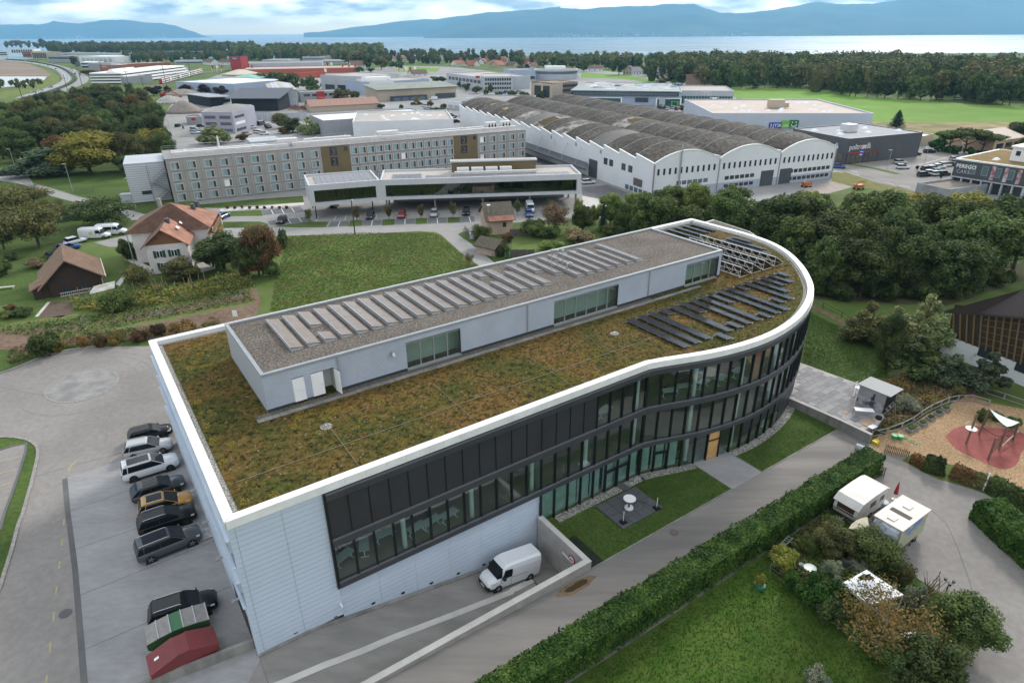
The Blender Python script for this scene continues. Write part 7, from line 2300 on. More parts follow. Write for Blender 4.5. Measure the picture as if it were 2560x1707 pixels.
Ls(575,1660,2150,7,8,10.5,(Ac,A5,Ad),'@ tree from the pavilion along the yard fence behind the grove',C5)
Ls(560,1500,1640,3,7,8.5,(A5,Ac),'@ small tree just behind the corner of the office roof',C5)
for tl,b,t_,w,k,m_,B0 in((Cz,(1330,620),195,330,'tall',A9,'tree with yellowing crown standing above the grove by the main road'),(Cz,(1760,560),150,360,'tall',A9,'tallest yellow-orange tree of the grove beside the concrete tank'),(Cz,(1560,600),210,260,'tall',Ad,'olive tree between the two yellowing trees of the grove'),(Cz,(2250,900),290,380,'tall',Ac,'big green tree at the end of the grove above the timber hall'),(Cz,(2080,880),330,260,'tall',A5,'light green tree next to the big green tree above the timber hall'),(Cz,(2330,700),360,300,'tall',A5,'pale green tree at the picture edge above the timber hall roof'),(Cz,(1900,860),420,240,'tall',Ad,'olive tree leaning beside the trunks near the timber hall'),(Cz,(700,880),740,160,'round',A9,'small yellow-green tree low in the dark grove'),(Cz,(2100,1060),880,200,'bush',Ae,'dark shrub at the foot of the grove beside the timber hall'),(Cz,(1750,1120),900,300,'bush',Ae,'low dark shrub under the grove trees'),(Dt,(1650,560),50,260,'tall',A5,'light green tree rising in front of the white hall gable'),(Dt,(1420,520),90,330,'tall',Ac,'broad green tree in front of the white hall corner'),(Dt,(1990,540),120,350,'tall',Ac,'wide tree in front of the hall windows'),(Dt,(1040,560),290,260,'round',Ac,'round green tree behind the office roof edge'),(Dt,(830,560),295,110,'fir',Ee,'dark slim fir behind the office roof edge')):
 By(tl,b,t_,w,k,m_,'tree',B0,group=None)
for k in range(15):
 By(Cz,(430+k*88+(k%3)*20,1125+(k%4)*22),960+(k%5)*22,190,'bush',(Ae,Ae,Ac)[k%3],'shrub','%s dark undergrowth shrub from the office at the foot of the grove'%Gz[k],'shrub','undergrowth shrubs at the foot of the grove')
 # in front of the hall: scrub behind the beige house
for tl,b,t_,w,k,m_,B0 in((Dt,(400,560),290,280,'sparse',Av,'grey-brown half bare bush behind the small beige house'),(Dt,(200,600),420,260,'bush',Ac,'green bush at the picket fence beside the beige house'),(Dt,(350,610),500,200,'bush',Ac,'low green bush in front of the half bare bush'),(Dt,(650,560),300,230,'round',Ac,'green shrub tree between the half bare bush and the fir'),(Dt,(620,660),520,280,'bush',Av,'straw-coloured pampas bush behind the office roof edge'),(Dt,(760,480),310,130,'round',A5,'small light tree beside the fir'),(Dt,(900,600),480,180,'bush',Ac,'green bush below the fir'),(Dt,(360,720),630,220,'bush',A5,'low light green plants behind the office parapet'),(Dt,(610,410),250,90,'sparse',A5,'small young tree at the end of the pavilion'),(Cw,(2070,700),470,190,'sparse',Ac,'shrub growing against the small beige house'),(Cw,(2260,780),660,140,'bush',Ae,'ivy-covered shrub beside the little shed'),(Cw,(2310,650),550,110,'bush',Bd,'reddish bush behind the little shed')):
 By(tl,b,t_,w,k,m_,'shrub' if k=='bush' else 'tree',B0)
for(x,yb,yt)in((488,468,345),(925,460,315),(1222,450,300),(1517,440,295),(1810,430,278),(2110,400,262)):
 By(Cw,(x,yb),yt,70,'sparse',Ad,'young_tree','slim young tree on a grass island beside the pavilion',group='young trees of the pavilion car park')
for(x,yb,yt)in((52,410,260),(340,380,250)):
 By(Dt,(x,yb),yt,70,'sparse',Ac,'young_tree','slim young tree on a grass island beside the pavilion',group='young trees of the pavilion car park')
for k in range(9):
 By(Cw,(-260+k*68,350),318,28,'bush',Bd,'shrub','small reddish shrub along the footpath of the hotel',cat='shrub',group='small shrubs along the hotel footpath')
 # orchard and farm
for tl,b,t_,w,k,m_,B0 in((A8,(360,700),280,420,'sparse',Ad,'old apple tree with forked trunk in the orchard'),(A8,(60,560),120,420,'sparse',Ad,'wide old orchard tree at the lane'),(A8,(40,720),420,260,'sparse',Ae,'grey-green orchard tree at the picture edge'),(A8,(490,390),255,170,'sparse',Ad,'small orchard tree next to the lane'),(A8,(635,440),290,260,'sparse',Ad,'low spreading orchard tree beside the lane'),(A8,(950,510),260,520,'sparse',Ae,'broad dark fruit tree behind the two farm vans'),(A8,(300,300),130,300,'sparse',Ad,'orchard tree below the roundabout'),(A8,(20,960),800,150,'bush',Ac,'bush on the orchard lawn at the picture edge'),(A8,(110,820),740,90,'bush',Ae,'small dark bush on the orchard lawn'),(A8,(350,885),800,150,'bush',Av,'faded hydrangea bush on the orchard lawn'),(A8,(470,780),730,110,'bush',Bm,'orange shrub beside the green car'),(A8,(565,715),665,100,'bush',Av,'pinkish shrub beside the blue car'),(A8,(625,665),625,90,'bush',Bm,'orange shrub behind the barn'),(A8,(1300,1090),870,260,'sparse',Ad,'small fruit tree in front of the white farmhouse'),(A8,(1660,1000),800,330,'round',Ad,'round olive shrub tree at the farmhouse corner'),(A8,(2060,900),560,480,'round',Ae,'large dark tree beside the farmhouse terrace'),(A8,(1960,880),620,260,'round',Ac,'green tree at the farmhouse balcony'),(A8,(1200,810),620,160,'bush',Ae,'dark shrub beside the farmhouse downpipe'),(A8,(1080,1270),1080,280,'bush',Ac,'green creeper heap over the garden net'),(Cw,(70,950),470,340,'round',Bd,'red-brown autumn tree between farmhouse and meadow'),(Cw,(30,960),640,300,'round',Bd,'lower red-brown tree at the meadow edge'),(Cw,(-60,980),620,260,'round',Ae,'dark green tree below the red-brown tree'),(Cw,(160,970),820,150,'bush',Ac,'green bush at the corner of the meadow hedge'),(Cf,(430,118),-100,230,'bush',Ae,'rounded dark shrub at the kerb of the turning circle'),(Cf,(545,95),-60,90,'bush',A9,'yellowing shrub next to the rounded dark shrub'),(Cf,(780,50),-60,90,'bush',Bm,'small autumn shrub at the turning circle'),(Cf,(930,40),-70,120,'bush',Bd,'deep red shrub at the turning circle'),(Cf,(1070,30),-90,110,'bush',Bm,'brown-yellow shrub at the turning circle'),(A8,(1290,1560),1450,130,'bush',Bd,'crimson shrub behind the office corner'),(A8,(1460,1510),1400,130,'bush',Bd,'crimson shrub next to the orange shrub'),(A8,(1690,1500),1370,260,'bush',Bm,'large orange shrub behind the office parapet'),(A8,(1930,1440),1345,170,'bush',Av,'fading orange shrub near the parking sign'),(A8,(100,1280),1215,80,'bush',Bd,'dark red flower clump in the vegetable plot'),(A8,(90,1340),1280,140,'bush',A5,'bright green plants in the vegetable plot'),(A8,(220,1330),1240,140,'bush',Ae,'dark green plants in the vegetable plot'),(Cw,(1960,885),730,110,'bare',Av,'dead pollarded tree stump at the field path')):
 By(tl,b,t_,w,k,m_,'shrub' if k=='bush' else 'tree',B0,'shrub' if k=='bush' else 'tree')
def D5(name,label_kind,outline_uv,n,leaf,hmax,mats,seed,z=.0,px=None,stems=False):
 rr=random.Random(seed)
 P=[Ak(*q)for q in px]if px else[Ag(*q)for q in outline_uv]
 xs,Lw=[p.x for p in P],[p.y for p in P]
 mb=MB()
 def inside(x,y):
  c=False
  for k in range(len(P)):
   a,b=P[k],P[k-1]
   if(a.y>y)!=(b.y>y)and x<(b.x-a.x)*(y-a.y)/(b.y-a.y)+a.x:
    c=not c
  return c
 m=0
 while m<n:
  x,y=rr.uniform(min(xs),max(xs)),rr.uniform(min(Lw),max(Lw))
  if not inside(x,y):
   continue
  m+=1
  hh=hmax*(.35+.65*max(0,mnoise.noise(Vc((x*.35,y*.35,seed)))+.5))
  p=Vc((x,y,gz(x,y)+z+hh*rr.random()**.7))
  i=len(mb.f)
  Cm(mb,p,Vc((rr.gauss(0,.4),rr.gauss(0,.4),1)),leaf*rr.uniform(.6,1.3),rr)
  mb.m[i]=rr.randrange(len(mats))if rr.random()<.3 else int((mnoise.noise(Vc((x*.25,y*.25,3+seed)))+1)*.4999*len(mats))%len(mats)
 return B8(mb.Aa(name,list(mats)),kind='stuff')
D5('weeds',None,None,4200,.22,1.5,(Ad,A5,A9,Av),3,px=tp(A8,(640,1180),(1000,1260),(1300,1100),(1700,1060),(2250,950),(2350,1060),(1800,1180),(1300,1260),(900,1300),(680,1280)))
D5('vegetable_rows',None,None,3600,.18,.5,(Ac,A5,Bz,Bh),4,px=tp(A8,(0,1430),(600,1360),(1100,1290),(2300,1080),(2340,1200),(1900,1280),(1300,1390),(900,1480),(520,1540),(0,1490)))
D5('bank_plants',None,None,2200,.2,.6,(Ad,Ac,Av,Bd),6,px=[(20,900)]+tp(Cf,(100,210),(330,130),(640,60),(900,30),(1370,-10),(1500,-120),(1200,-120),(600,-40),(100,80)))
mb=MB()
for k in range(46):
 x,y=rr.uniform(640,2250),0
 y=1230-(x-640)*.14+rr.uniform(-50,40)
 p=Ak(*A8(x,y))
 mb.Af([p,p+Vc((rr.uniform(-.3,.3),rr.uniform(-.2,.2),rr.uniform(1.6,2.6)))],.035,4)
B8(mb.Aa('bean_poles',M('pole_wood',(.30,.24,.16),rough=.9)),kind='stuff')
# left wood between motorway and hotel
G_L='trees of the wood below the motorway'
Na=[0]
def Ey(y,x0,x1,n,h0,h1,mats,kinds=('tall','round')):
 Na[0]+=1
 for k in range(n):
  x=x0+(x1-x0)*(k+.5)/n+rr.uniform(-40,40)
  p=Ak(*A7(x,y+rr.uniform(-25,25)))
  h=rr.uniform(h0,h1)
  m_=rr.choice(mats);kd=rr.choice(kinds)
  F0(kd,m_,p,h,h*rr.uniform(.7,1.0),'tree','%s %s tree in the %s row of the wood below the motorway, %s part'%('upright' if kd=='tall' else 'broad',Hs[m_.name],Gz[Na[0]-1],('outer','middle','lane-side')[min(2,int(3*k/n))]),'tree',G_L)
Ey(1480,-120,300,4,11,13,(Ae,Ac))
Ey(1470,1080,1560,5,8,10,(Ac,Ae,Ad))
Ey(1390,-120,1500,12,11,14,(Ae,Ae,Ac,Ad))
Ey(1280,-80,1480,12,12,14,(Ae,Ae,Ac))
Ey(1180,0,1500,12,11,14,(Ae,Ac,Ad))
Ey(1090,280,1450,10,11,13,(Ae,Ac,Ad,Bm))
Ey(1010,560,1380,8,10,12,(Ac,Ae,Ad))
Ey(940,680,1250,6,9,11,(Ac,Ad))
Ey(880,740,1080,4,7,9,(Ad,Av),('round',))
for b,t_,w,k,m_,B0 in(((830,1590),1200,520,'round',A9,'bright yellow-green maple at the edge of the wood near the hotel'),((600,1560),1240,240,'round',Bm,'orange-tinged tree beside the bright maple'),((430,1600),1300,480,'pine',Ft,'broad grey-green pine in front of the bright maple'),((1180,1560),1200,260,'round',Ad,'brownish tree behind the hotel annex'),((1420,1420),1180,320,'round',A9,'yellowish tree beside the lane behind the hotel'),((1200,1600),1400,230,'round',Ae,'dark shrub tree at the corner of the hotel annex'),((820,690),640,120,'round',Bd,'reddish shrub at the motorway curve'),((1985,1320),1100,210,'birch',Ce,'slim pale tree in front of the hexagonal office'),((2230,1300),1220,110,'round',Bm,'orange shrub tree in the yard of the hexagonal office'),((695,610),515,60,'round',Ae,'single dark tree on the motorway bank')):
 By(A7,b,t_,w,k,m_,'tree',B0)
for(x,yb,yt,w)in((1415,880,790,130),(1710,850,775,110),(1885,860,775,120),(2030,880,790,110),(2160,860,775,60),(1545,850,790,60)):
 By(A7,(x,yb),yt,w,'far',Dj,'tree','dark purple-leaved tree in front of the blue-grey hall',group='purple trees by the gravel yard')
By(As,(640,820),722,75,'far',Dj,'tree','purple-leaved tree beside the grey and white hall')
# trees among the sheds
TW=[(As,340,850,660,190,Ac),(As,510,850,700,170,Ac),(As,200,760,655,120,Ac),(As,60,750,665,110,Ad),(As,130,760,680,90,Ac),(As,800,950,810,150,Ad),(As,905,930,832,110,Ac),(As,240,1180,1035,150,Ad),(As,340,1215,1080,190,Ae),(As,480,1240,1050,150,Ce),(As,610,1230,1060,170,Ce),(As,730,1215,1090,130,Ac),(As,850,1210,1065,130,Ac),(As,260,1230,1165,110,Bm),(As,780,805,752,40,Ac),(As,898,815,752,45,Ac),(As,1480,950,890,60,A9),(As,1600,985,925,60,Ad),(As,1690,1070,980,150,Ae),(As,1720,1010,950,60,Bm),(As,1335,1000,960,50,Ac),(As,1150,1000,950,70,Ac),(As,1475,1065,1030,80,Ac),(As,1040,640,500,110,Ae),(As,1150,640,515,130,Ad),(As,950,600,450,200,Ad),(As,850,590,455,120,Ad),(As,1310,640,560,110,Ac),(As,1250,620,565,70,Ac),(As,950,670,610,80,Ac),(As,1050,665,625,70,Ac),(As,1880,800,745,80,Ac),(As,1930,840,765,80,Ac),(As,2025,860,790,90,Ac),(As,2155,850,778,60,Ac),(As,2225,900,840,60,Ac),(As,2115,880,820,60,Ac),(As,1965,810,750,70,Ad),(As,1700,760,705,110,Ae),(As,1640,750,700,70,Ac),(As,2340,890,830,70,Ac),(Bq,20,910,830,60,Ac),(Bq,130,920,845,80,Ac),(Bq,270,910,838,80,Ac),(Bq,420,930,875,80,Ac),(Bq,1570,1030,955,90,Bd),(Bq,1710,1050,975,80,Ad),(Bq,2070,1000,928,90,Ac),(Bq,1960,1005,975,70,Bm),(Bq,660,660,545,80,Ac),(Bq,610,650,570,70,Ac),(Bq,550,625,560,90,Ad),(Bq,450,620,540,110,Ac),(Bq,370,610,525,80,Ae),(Bq,290,620,550,80,Ac),(Bq,140,640,588,50,Dj),(Bq,80,640,600,70,A5),(Bq,30,590,475,120,Ae),(Bq,890,640,545,90,Ac),(Bq,980,690,520,130,Ae),(Bq,1100,680,515,100,Ee),(Bq,1160,660,520,80,Ae),(Bq,1240,700,610,90,Ac),(Bq,1290,660,530,110,Ac),(Bq,1370,660,565,90,Ac),(Bq,1440,640,540,70,Ae),(Bq,1250,640,540,80,Ac),(Bq,1355,780,720,110,Ad),(Bq,1310,740,680,80,Ac),(Bq,1480,790,730,60,Ac),(Ck,2300,1320,1115,220,Ae),(Ck,2310,1380,1260,110,Ad)]
BLD=[(o.location,o.name.split('.')[0].replace('_',' '))for o in bpy.data.objects if o.parent is None and o.type=='EMPTY' and o.get('category')in('building','house','shop','hotel','industrial hall')]
for i,(tl,x,yb,yt,w,m_)in enumerate(TW):
 p_=Ak(*tl(x,yb))
 nb=min(BLD,key=lambda q:(q[0]-p_).length)[1]
 By(tl,(x,yb),yt,w,'fir' if m_ is Ee else('birch' if m_ is Ce else 'far' if tl in(As,Bq)and yb<1000 else 'round'),m_,'tree','%s %s tree beside the %s in the business park'%('big' if w>110 else 'small' if w<75 else 'middle-sized',Hs[m_.name],nb),group='trees of the business park')
for(x,yb,yt,w,k,m_,B0)in((1175,1175,1012,140,'fir',Ee,'single dark fir tree at the edge of the dry field'),(1660,1390,1200,260,'umbrella',Ac,'umbrella pine next to the clipped round shrub'),(1800,1400,1190,280,'umbrella',Ac,'middle umbrella pine beside the retail car park'),(1960,1400,1220,260,'umbrella',Ac,'umbrella pine next to the pink bungalow')):
 By(Ck,(x,yb),yt,w,k,m_,'tree',B0)
for(x,yb,yt,w,B0)in((1540,1385,1255,130,'large clipped round shrub beside the umbrella pines'),(1715,1415,1330,90,'clipped round shrub below the umbrella pines'),(1630,1400,1325,70,'smaller clipped shrub between the pine trunks'),(1860,1420,1350,80,'clipped shrub at the kerb of the retail car park'),(1965,1420,1370,100,'low clipped shrub behind the car garage')):
 By(Ck,(x,yb),yt,w,'bush',Bz,'shrub',B0,'shrub')
for(tl,x,yb,yt,B0)in((Ck,1365,1568,1510,'slim columnar conifer at the retail car park entrance'),(Cz,1580,80,0,'slim columnar conifer beside the parked white cars')):
 By(tl,(x,yb),yt,26,'column',Ee,'columnar_conifer',B0)
 # far woods
G_W='trees along the edge of the wood behind the green field'
Hn=[Ak(*p)for p in tp(Bq,(1470,780),(1700,800),(1900,815),(2200,815))]+[Ak(*p)for p in tp(Ck,(0,815),(400,815),(660,815),(690,870),(850,890),(1100,905),(1400,925),(1650,915),(1800,920),(1950,955),(2200,970),(2500,975))]
er=Fh([Vc((p.x,p.y,0))for p in Cs(Hn,6)],6.5)
for k,p in enumerate(er):
 h=rr.uniform(13,18)
 m_=rr.choice((Ae,Ac,Ae,Ad))
 F0('far',m_,p+Vc((rr.uniform(-2,2),rr.uniform(-1,3),0)),h,h*rr.uniform(.55,.8),'tree','%s %s tree edging the wood behind the green field, %s'%('tall' if h>15.5 else 'lower',Hs[m_.name],('by the farmhouse','at the first bend','in the middle','on the jutting corner','at the far end')[min(4,int(5*k/len(er)))]),'tree',G_W)
def Fd(name,pts_fn,n,h0,h1,seed,quads=90,leaf=1.5,mats=None):
 rr=random.Random(seed)
 mb=MB()
 mats=mats or[Ae,Ac,Ad]
 for _ in range(n):
  p=pts_fn(rr)
  h=rr.uniform(h0,h1);R=h*rr.uniform(.28,.40)
  i0=len(mb.f)
  for q in range(quads):
   d=Vc((rr.gauss(0,1),rr.gauss(0,1),rr.gauss(.3,1))).normalized()
   f=rr.uniform(.8,1.1)
   Cm(mb,Vc((p.x+d.x*R*f,p.y+d.y*R*f,p.z+h*.58+d.z*h*.40*f)),d,leaf*rr.uniform(.6,1.2),rr)
  c=Vc((p.x,p.y,p.z+h*.55))
  mb.A6([[(c.x+R*.8*s*math.cos(q_),c.y+R*.8*s*math.sin(q_),c.z+h*.4*hh)for q_ in[k*1.2566 for k in range(5)]]for s,hh in((.6,-1.3),(.95,-.4),(.9,.3),(.3,.85))])
  k=rr.randrange(len(mats))
  for q in range(i0,len(mb.f)):
   mb.m[q]=k
 return B8(mb.Aa(name,mats),kind='stuff')
def Fa(rr):
 p=er[rr.randrange(len(er))]
 d=Vc((p.x,p.y,0)).normalized()
 return Vc((p.x,p.y,0))+d*(9+330*rr.random())+Vc((rr.uniform(-20,60),0,0))
Fd('wood',Fa,760,14,19,77)
def Bk(x0,x1,y0,y1,tl):
 def f(rr):
  return Ak(*tl(rr.uniform(x0,x1),rr.uniform(y0,y1)))
 return f
Fd('far_wood',Bk(450,2330,440,500,A7),330,16,22,78,60,2.0)
Fd('far_wood',Bk(-200,1150,470,560,As),300,15,21,79,60,2.0)
Fd('far_wood',Bk(1000,2350,500,590,As),150,9,13,80,60,1.4)
Fd('far_wood',Bk(0,1500,545,610,Bq),150,9,14,81,60,1.4)
Fd('far_wood',Bk(1150,2300,520,580,A7),70,11,15,82,60,1.6)
Fd('far_trees',Bk(-100,500,415,450,A7),30,12,18,83,60,1.8)
Fd('motorway_hedge',Bk(0,420,765,815,A7),26,3,4.5,84,60,.8)
for(x,yt,B0)in((2155,470,'slim'),(2185,455,'slim'),(2212,468,'slim')):
 By(As,(x,560),yt,30,'column',Ae,'poplar','dark slim poplar above the lake shore',group='three poplars at the lake shore')
for(x,yb,yt,w,B0)in((150,430,368,110,'pale leafless-looking tree at the far end of the motorway field'),(400,435,358,60,'dark far tree next to the red-roofed house'),(505,415,368,20,'thin dark cypress on the far slope')):
 By(A7,(x,yb),yt,w,'far' if w>30 else 'column',Ae if w<100 else Av,'tree',B0)
 # hedges
def Gm(name,label,quad_uv,h,n,leaf,mt,seed,z=-.6,world=False,rnd_top=.26):
 0
 rr=random.Random(seed)
 P=[Vc(p)for p in quad_uv]if world else[Ag(*q)for q in quad_uv]
 P=[Vc((p.x,p.y,gz(p.x,p.y)))for p in P]
 up=Vc((0,0,h))
 t=Ah(name,label,'hedge',P[0])
 cx=sum(P,Vc())/4
 mb=MB()
 def sh(p,f):
  return p
 L9=[p+((P[(k+1)%4]-p).normalized()+(P[k-1]-p).normalized())*.16 for k,p in enumerate(P)]
 mb.An([p-P[0]for p in L9]+[p+up*.9-P[0]for p in L9])
 mb.Aa('hedge_body',mt,t)
 mb=MB()
 faces=[(P[0],P[1],P[1]+up,P[0]+up),(P[1],P[2],P[2]+up,P[1]+up),(P[2],P[3],P[3]+up,P[2]+up),(P[3],P[0],P[0]+up,P[3]+up),(P[0]+up,P[1]+up,P[2]+up,P[3]+up)]
 Ks=[((f[1]-f[0]).cross(f[3]-f[0])).length for f in faces]
 tot=sum(Ks)
 for f,a in zip(faces,Ks):
  F7=(f[1]-f[0]).cross(f[3]-f[0]).normalized()
  if F7.dot(f[0]-(cx+up*.5))<0:
   F7=-F7
  for _ in range(int(n*a/tot)):
   u,v=rr.random(),rr.random()
   p=f[0].lerp(f[1],u).lerp(f[3].lerp(f[2],u),v)
   wob=mnoise.noise(p*.8+Vc((seed,0,0)))*rnd_top+rr.gauss(0,.05)
   q=p-P[0]
   if p.z-P[0].z>h*.82:
    p=p.lerp(cx+up,.05*(p.z-P[0].z-h*.82)/(h*.18))-Vc((0,0,0))
   p=p+F7*(wob-.03)
   Cm(mb,p-P[0],F7,leaf*rr.uniform(.6,1.3),rr)
 for _ in range(int(n/260)):
  f=faces[4]
  p=f[0].lerp(f[1],rr.random()).lerp(f[3].lerp(f[2],rr.random()),rr.random())-P[0]
  l=rr.uniform(.15,.5)
  for q in range(10):
   Cm(mb,p+Vc((rr.gauss(0,.06),rr.gauss(0,.06),l*q/9)),Vc((rr.gauss(0,1),rr.gauss(0,1),.4)),leaf*.8,rr)
 mb.Aa('foliage',mt,t)
 return t
Gm('hedge','long tall clipped laurel hedge between the drive and the garden lawn',[(-2.5,-14.1),(57.5,-14.0),(57.5,-11.9),(-2.5,-11.9)],2.35,34000,.115,Bz,3)
Gm('hedge','short dark clipped hedge along the meadow by the red-brown tree',[Ak(*Cw(205,730)),Ak(*Cw(270,720)),Ak(*Cw(285,640)),Ak(*Cw(225,640))],2.3,3200,.16,Ae,4,world=True)
Gm('hedge','dark laurel hedge along the asphalt at the edge of the picture',[Ak(*Cb(1830,60)),Ak(*Cb(2600,760)),Ak(*Cb(2600,500)),Ak(*Cb(2080,30))],2.2,9000,.13,Bz,5,world=True)
hp=[Ak(*Bg(*p))for p in((1290,1110),(1420,1190),(1600,1240),(1660,1250),(1850,1330),(2000,1380),(2120,1440),(2300,1540),(2480,1640))]
for k,(a,b)in enumerate(zip(hp,hp[1:])):
 if k==2:
  continue
 d=(b-a).normalized();n_=Vc((-d.y,d.x,0))
 Gm('hedge',('thin see-through end of the playground hedge by the picket fence','square clipped dark hedge block at the playground','','brown-leaved stretch of the playground hedge after the gap','thinning stretch of hedge beside the playground path','dark hedge stretch below the white post','dark arched hedge stretch beside the laurel hedge','last dark hedge stretch along the playground')[k],[a,b,b+n_*.9,a+n_*.9],(1.0,1.7,0,1.5,1.4,1.7,1.6,1.6)[k],(500,1500,0,1100,1000,1300,1300,1300)[k],.13,(Bm,Ae,Ae,Bd,Ad,Ae,Ae,Ae)[k],10+k,world=True)
 # garden, terrace and playground plants
for tl,b,t_,w,k,m_,B0 in((Cz,(900,1560),1150,300,'birch',Ad,'brownish pointed tree on the lawn behind the terrace'),(Cz,(1150,1600),1180,330,'birch',Ce,'pale weeping birch on the lawn behind the terrace'),(Cz,(1400,1600),1080,300,'birch',Ce,'tallest pale birch of the group before the timber hall'),(Cz,(1560,1640),1210,240,'birch',Ce,'pale birch next to the timber hall'),(Bg,(1300,310),-120,420,'pine',Ae,'dark green tree below the birches'),(Bg,(1080,250),-260,260,'round',Ae,'dark shrub tree at the foot of the brownish pointed tree'),(Bg,(1620,380),40,330,'pine',Ft,'grey-green pine beside the playground fence'),(Bg,(1960,450),90,360,'pine',Ft,'pine with rounded crown in front of the white hall wall'),(Bg,(1880,200),60,90,'bare',Bh,'thin pale shrub in front of the hall window'),(Bg,(1250,640),480,220,'bush',Bh,'silvery green bush at the end of the painted shed'),(Bg,(1950,730),610,110,'bush',Ac,'small green shrub behind the climbing poles'),(Bg,(2080,710),640,110,'bush',Ac,'low green shrub below the shade sail'),(Bg,(2230,790),680,110,'bush',Ac,'green shrub under the corner of the shade sail'),(Bg,(1730,520),380,90,'bush',Ad,'green shrub on the path to the playground'),(Cb,(560,380),90,330,'round',Ad,'grey-green broad bush beside the trailer canopy'),(Cb,(540,370),240,170,'bush',Bz,'bright green rosemary-like bush by the garden seats'),(Cb,(950,480),190,430,'round',Ac,'large fig-like bush in front of the painted truck'),(Cb,(700,350),220,150,'bush',Ac,'low bush between the grey-green bush and the fig'),(Cb,(340,390),200,150,'round',Ac,'small light tree behind the round garden table'),(Cb,(130,500),310,240,'bush',A9,'yellowing rose bush beside the ladder'),(Cb,(560,600),420,160,'bush',Bh,'pale green shrub near the round table'),(Cb,(840,560),440,160,'bush',Bh,'silver-leaved bush between seats and tent'),(Cb,(640,780),610,150,'bush',Bh,'silver-leaved bush at the tent corner'),(Cb,(1100,860),770,160,'bush',Bh,'oleander-like bush in front of the tent'),(Cb,(1320,900),680,170,'bush',Bh,'bamboo-like pale bush beside the tent'),(Cb,(1220,680),470,160,'sparse',Ad,'thin grey-green shrub at the asphalt edge'),(Cb,(1480,900),820,160,'bush',Ac,'low bush beside the tall dead stems'),(Cb,(1000,1260),720,780,'bare',Bm,'half bare fruit tree with grey twigs and rusty leaves'),(Cb,(1720,1270),830,480,'round',Ac,'big rounded evergreen bush at the bend of the asphalt'),(Cb,(1400,1620),1170,560,'round',Ae,'big dark evergreen bush with reddish tips at the bottom edge'),(Cb,(1150,1600),1250,300,'round',Ac,'green bush below the half bare fruit tree'),(Cb,(430,1600),1420,200,'bush',Bh,'pale grey bush at the bottom edge of the lawn'),(Kr,(2270,690),575,90,'bush',A9,'small bush in a green wire ring beside the hedge'),(Cb,(480,860),560,330,'bush',Bz,'rosemary hedge along the wire fence of the garden'),(Cb,(380,800),560,260,'bush',Ad,'grassy shrub in the wire fence row'),(Cb,(250,740),530,240,'bush',Bz,'leafy shrub at the upper end of the wire fence'),(Cb,(530,980),740,240,'bush',Ae,'dark shrub at the lower end of the wire fence')):
 By(tl,b,t_,w,k,m_,'shrub' if k=='bush' else 'tree',B0,'shrub' if k=='bush' else 'tree')
D5('wild_border',None,None,5200,.16,.9,(Ad,Av,Bm,Ac),8,px=tp(Bg,(900,830),(1000,740),(1080,640),(1140,560),(1200,480),(1000,370),(1300,330),(1500,370),(1720,450),(1680,520),(1480,640),(1220,790),(960,870)))
ds=Ah('dead_stems','bundle of tall dead flower stems at the asphalt edge','plant',Ak(*Cb(1470,800)))
mb=MB()
for k in range(34):
 a,l=rr.uniform(0,6.28),rr.uniform(1.2,3.0)
 s=Vc((rr.uniform(-.6,.6),rr.uniform(-.5,.5),0))
 mb.Af([s,s+Vc((math.cos(a)*.15,math.sin(a)*.15,l*.5)),s+Vc((math.cos(a)*.6,math.sin(a)*.6,l))],.02,4)
mb.Aa('stem',M('dead_stem',(.22,.16,.09),(.16,.11,.06),sc=3,rough=1),ds)
D5('garden_undergrowth',None,None,9000,.13,.8,(Ac,Bz,Ad,A5,Bh),12,px=tp(Cb,(20,540),(120,330),(300,180),(480,60),(620,60),(700,190),(900,300),(1120,420),(1180,520),(1330,640),(1500,760),(1700,860),(1900,960),(1930,1120),(1700,1400),(1400,1568),(1000,1400),(760,1200),(560,1010),(440,915),(310,820),(190,690)))
def Fj(name,px,n,s0,s1,h0,h1,mats,seed,uv=None,patch=.0):
 0
 rr=random.Random(seed)
 P=[Ak(*q)for q in px]if px else[Ag(*q)for q in uv]
 xs,Lw=[p.x for p in P],[p.y for p in P]
 mb=MB()
 m=0
 while m<n:
  x,y=rr.uniform(min(xs),max(xs)),rr.uniform(min(Lw),max(Lw))
  c=False
  for k in range(len(P)):
   a,b=P[k],P[k-1]
   if(a.y>y)!=(b.y>y)and x<(b.x-a.x)*(y-a.y)/(b.y-a.y)+a.x:
    c=not c
  if not c:
   continue
  m+=1
  q=mnoise.noise(Vc((x*.3,y*.3,seed)))
  z=gz(x,y)+.02
  s,h=rr.uniform(s0,s1),rr.uniform(h0,h1)*(1+q*.6)
  mt=min(len(mats)-1,max(0,int((q+.5+rr.gauss(0,.25))*len(mats))))
  for _ in range(3):
   a=rr.uniform(0,6.283)
   ex,ey=math.cos(a),math.sin(a)
   i=len(mb.v)
   mb.v+=[(x-ey*s*.35,y+ex*s*.35,z),(x+ey*s*.35,y-ex*s*.35,z),(x+ex*s,y+ey*s,z+h)]
   mb.Bu((i,i+1,i+2),mt)
 return B8(mb.Aa(name,list(mats)),kind='stuff')
G1=Ap('blade_green',(.05,.105,.015),(.085,.145,.026),sc=.5,transl=.3,rv=0)
G2=Ap('blade_pale',(.12,.16,.04),(.17,.19,.06),sc=.5,transl=.3,rv=0)
G3=Ap('blade_straw',(.20,.17,.075),(.15,.125,.05),sc=.5,transl=.3,rv=0)
G4=Ap('blade_dark',(.035,.08,.012),(.055,.105,.018),sc=.5,transl=.3,rv=0)
Fj('meadow_grass',tp(Cw,(300,600),(910,572),(1620,570),(1690,595),(1885,770),(1900,830),(2040,862),(1500,1060),(800,1230),(130,1290),(190,960),(250,760)),36000,.08,.2,.05,.16,(G4,G1,G1,G2,G2,G3),41)
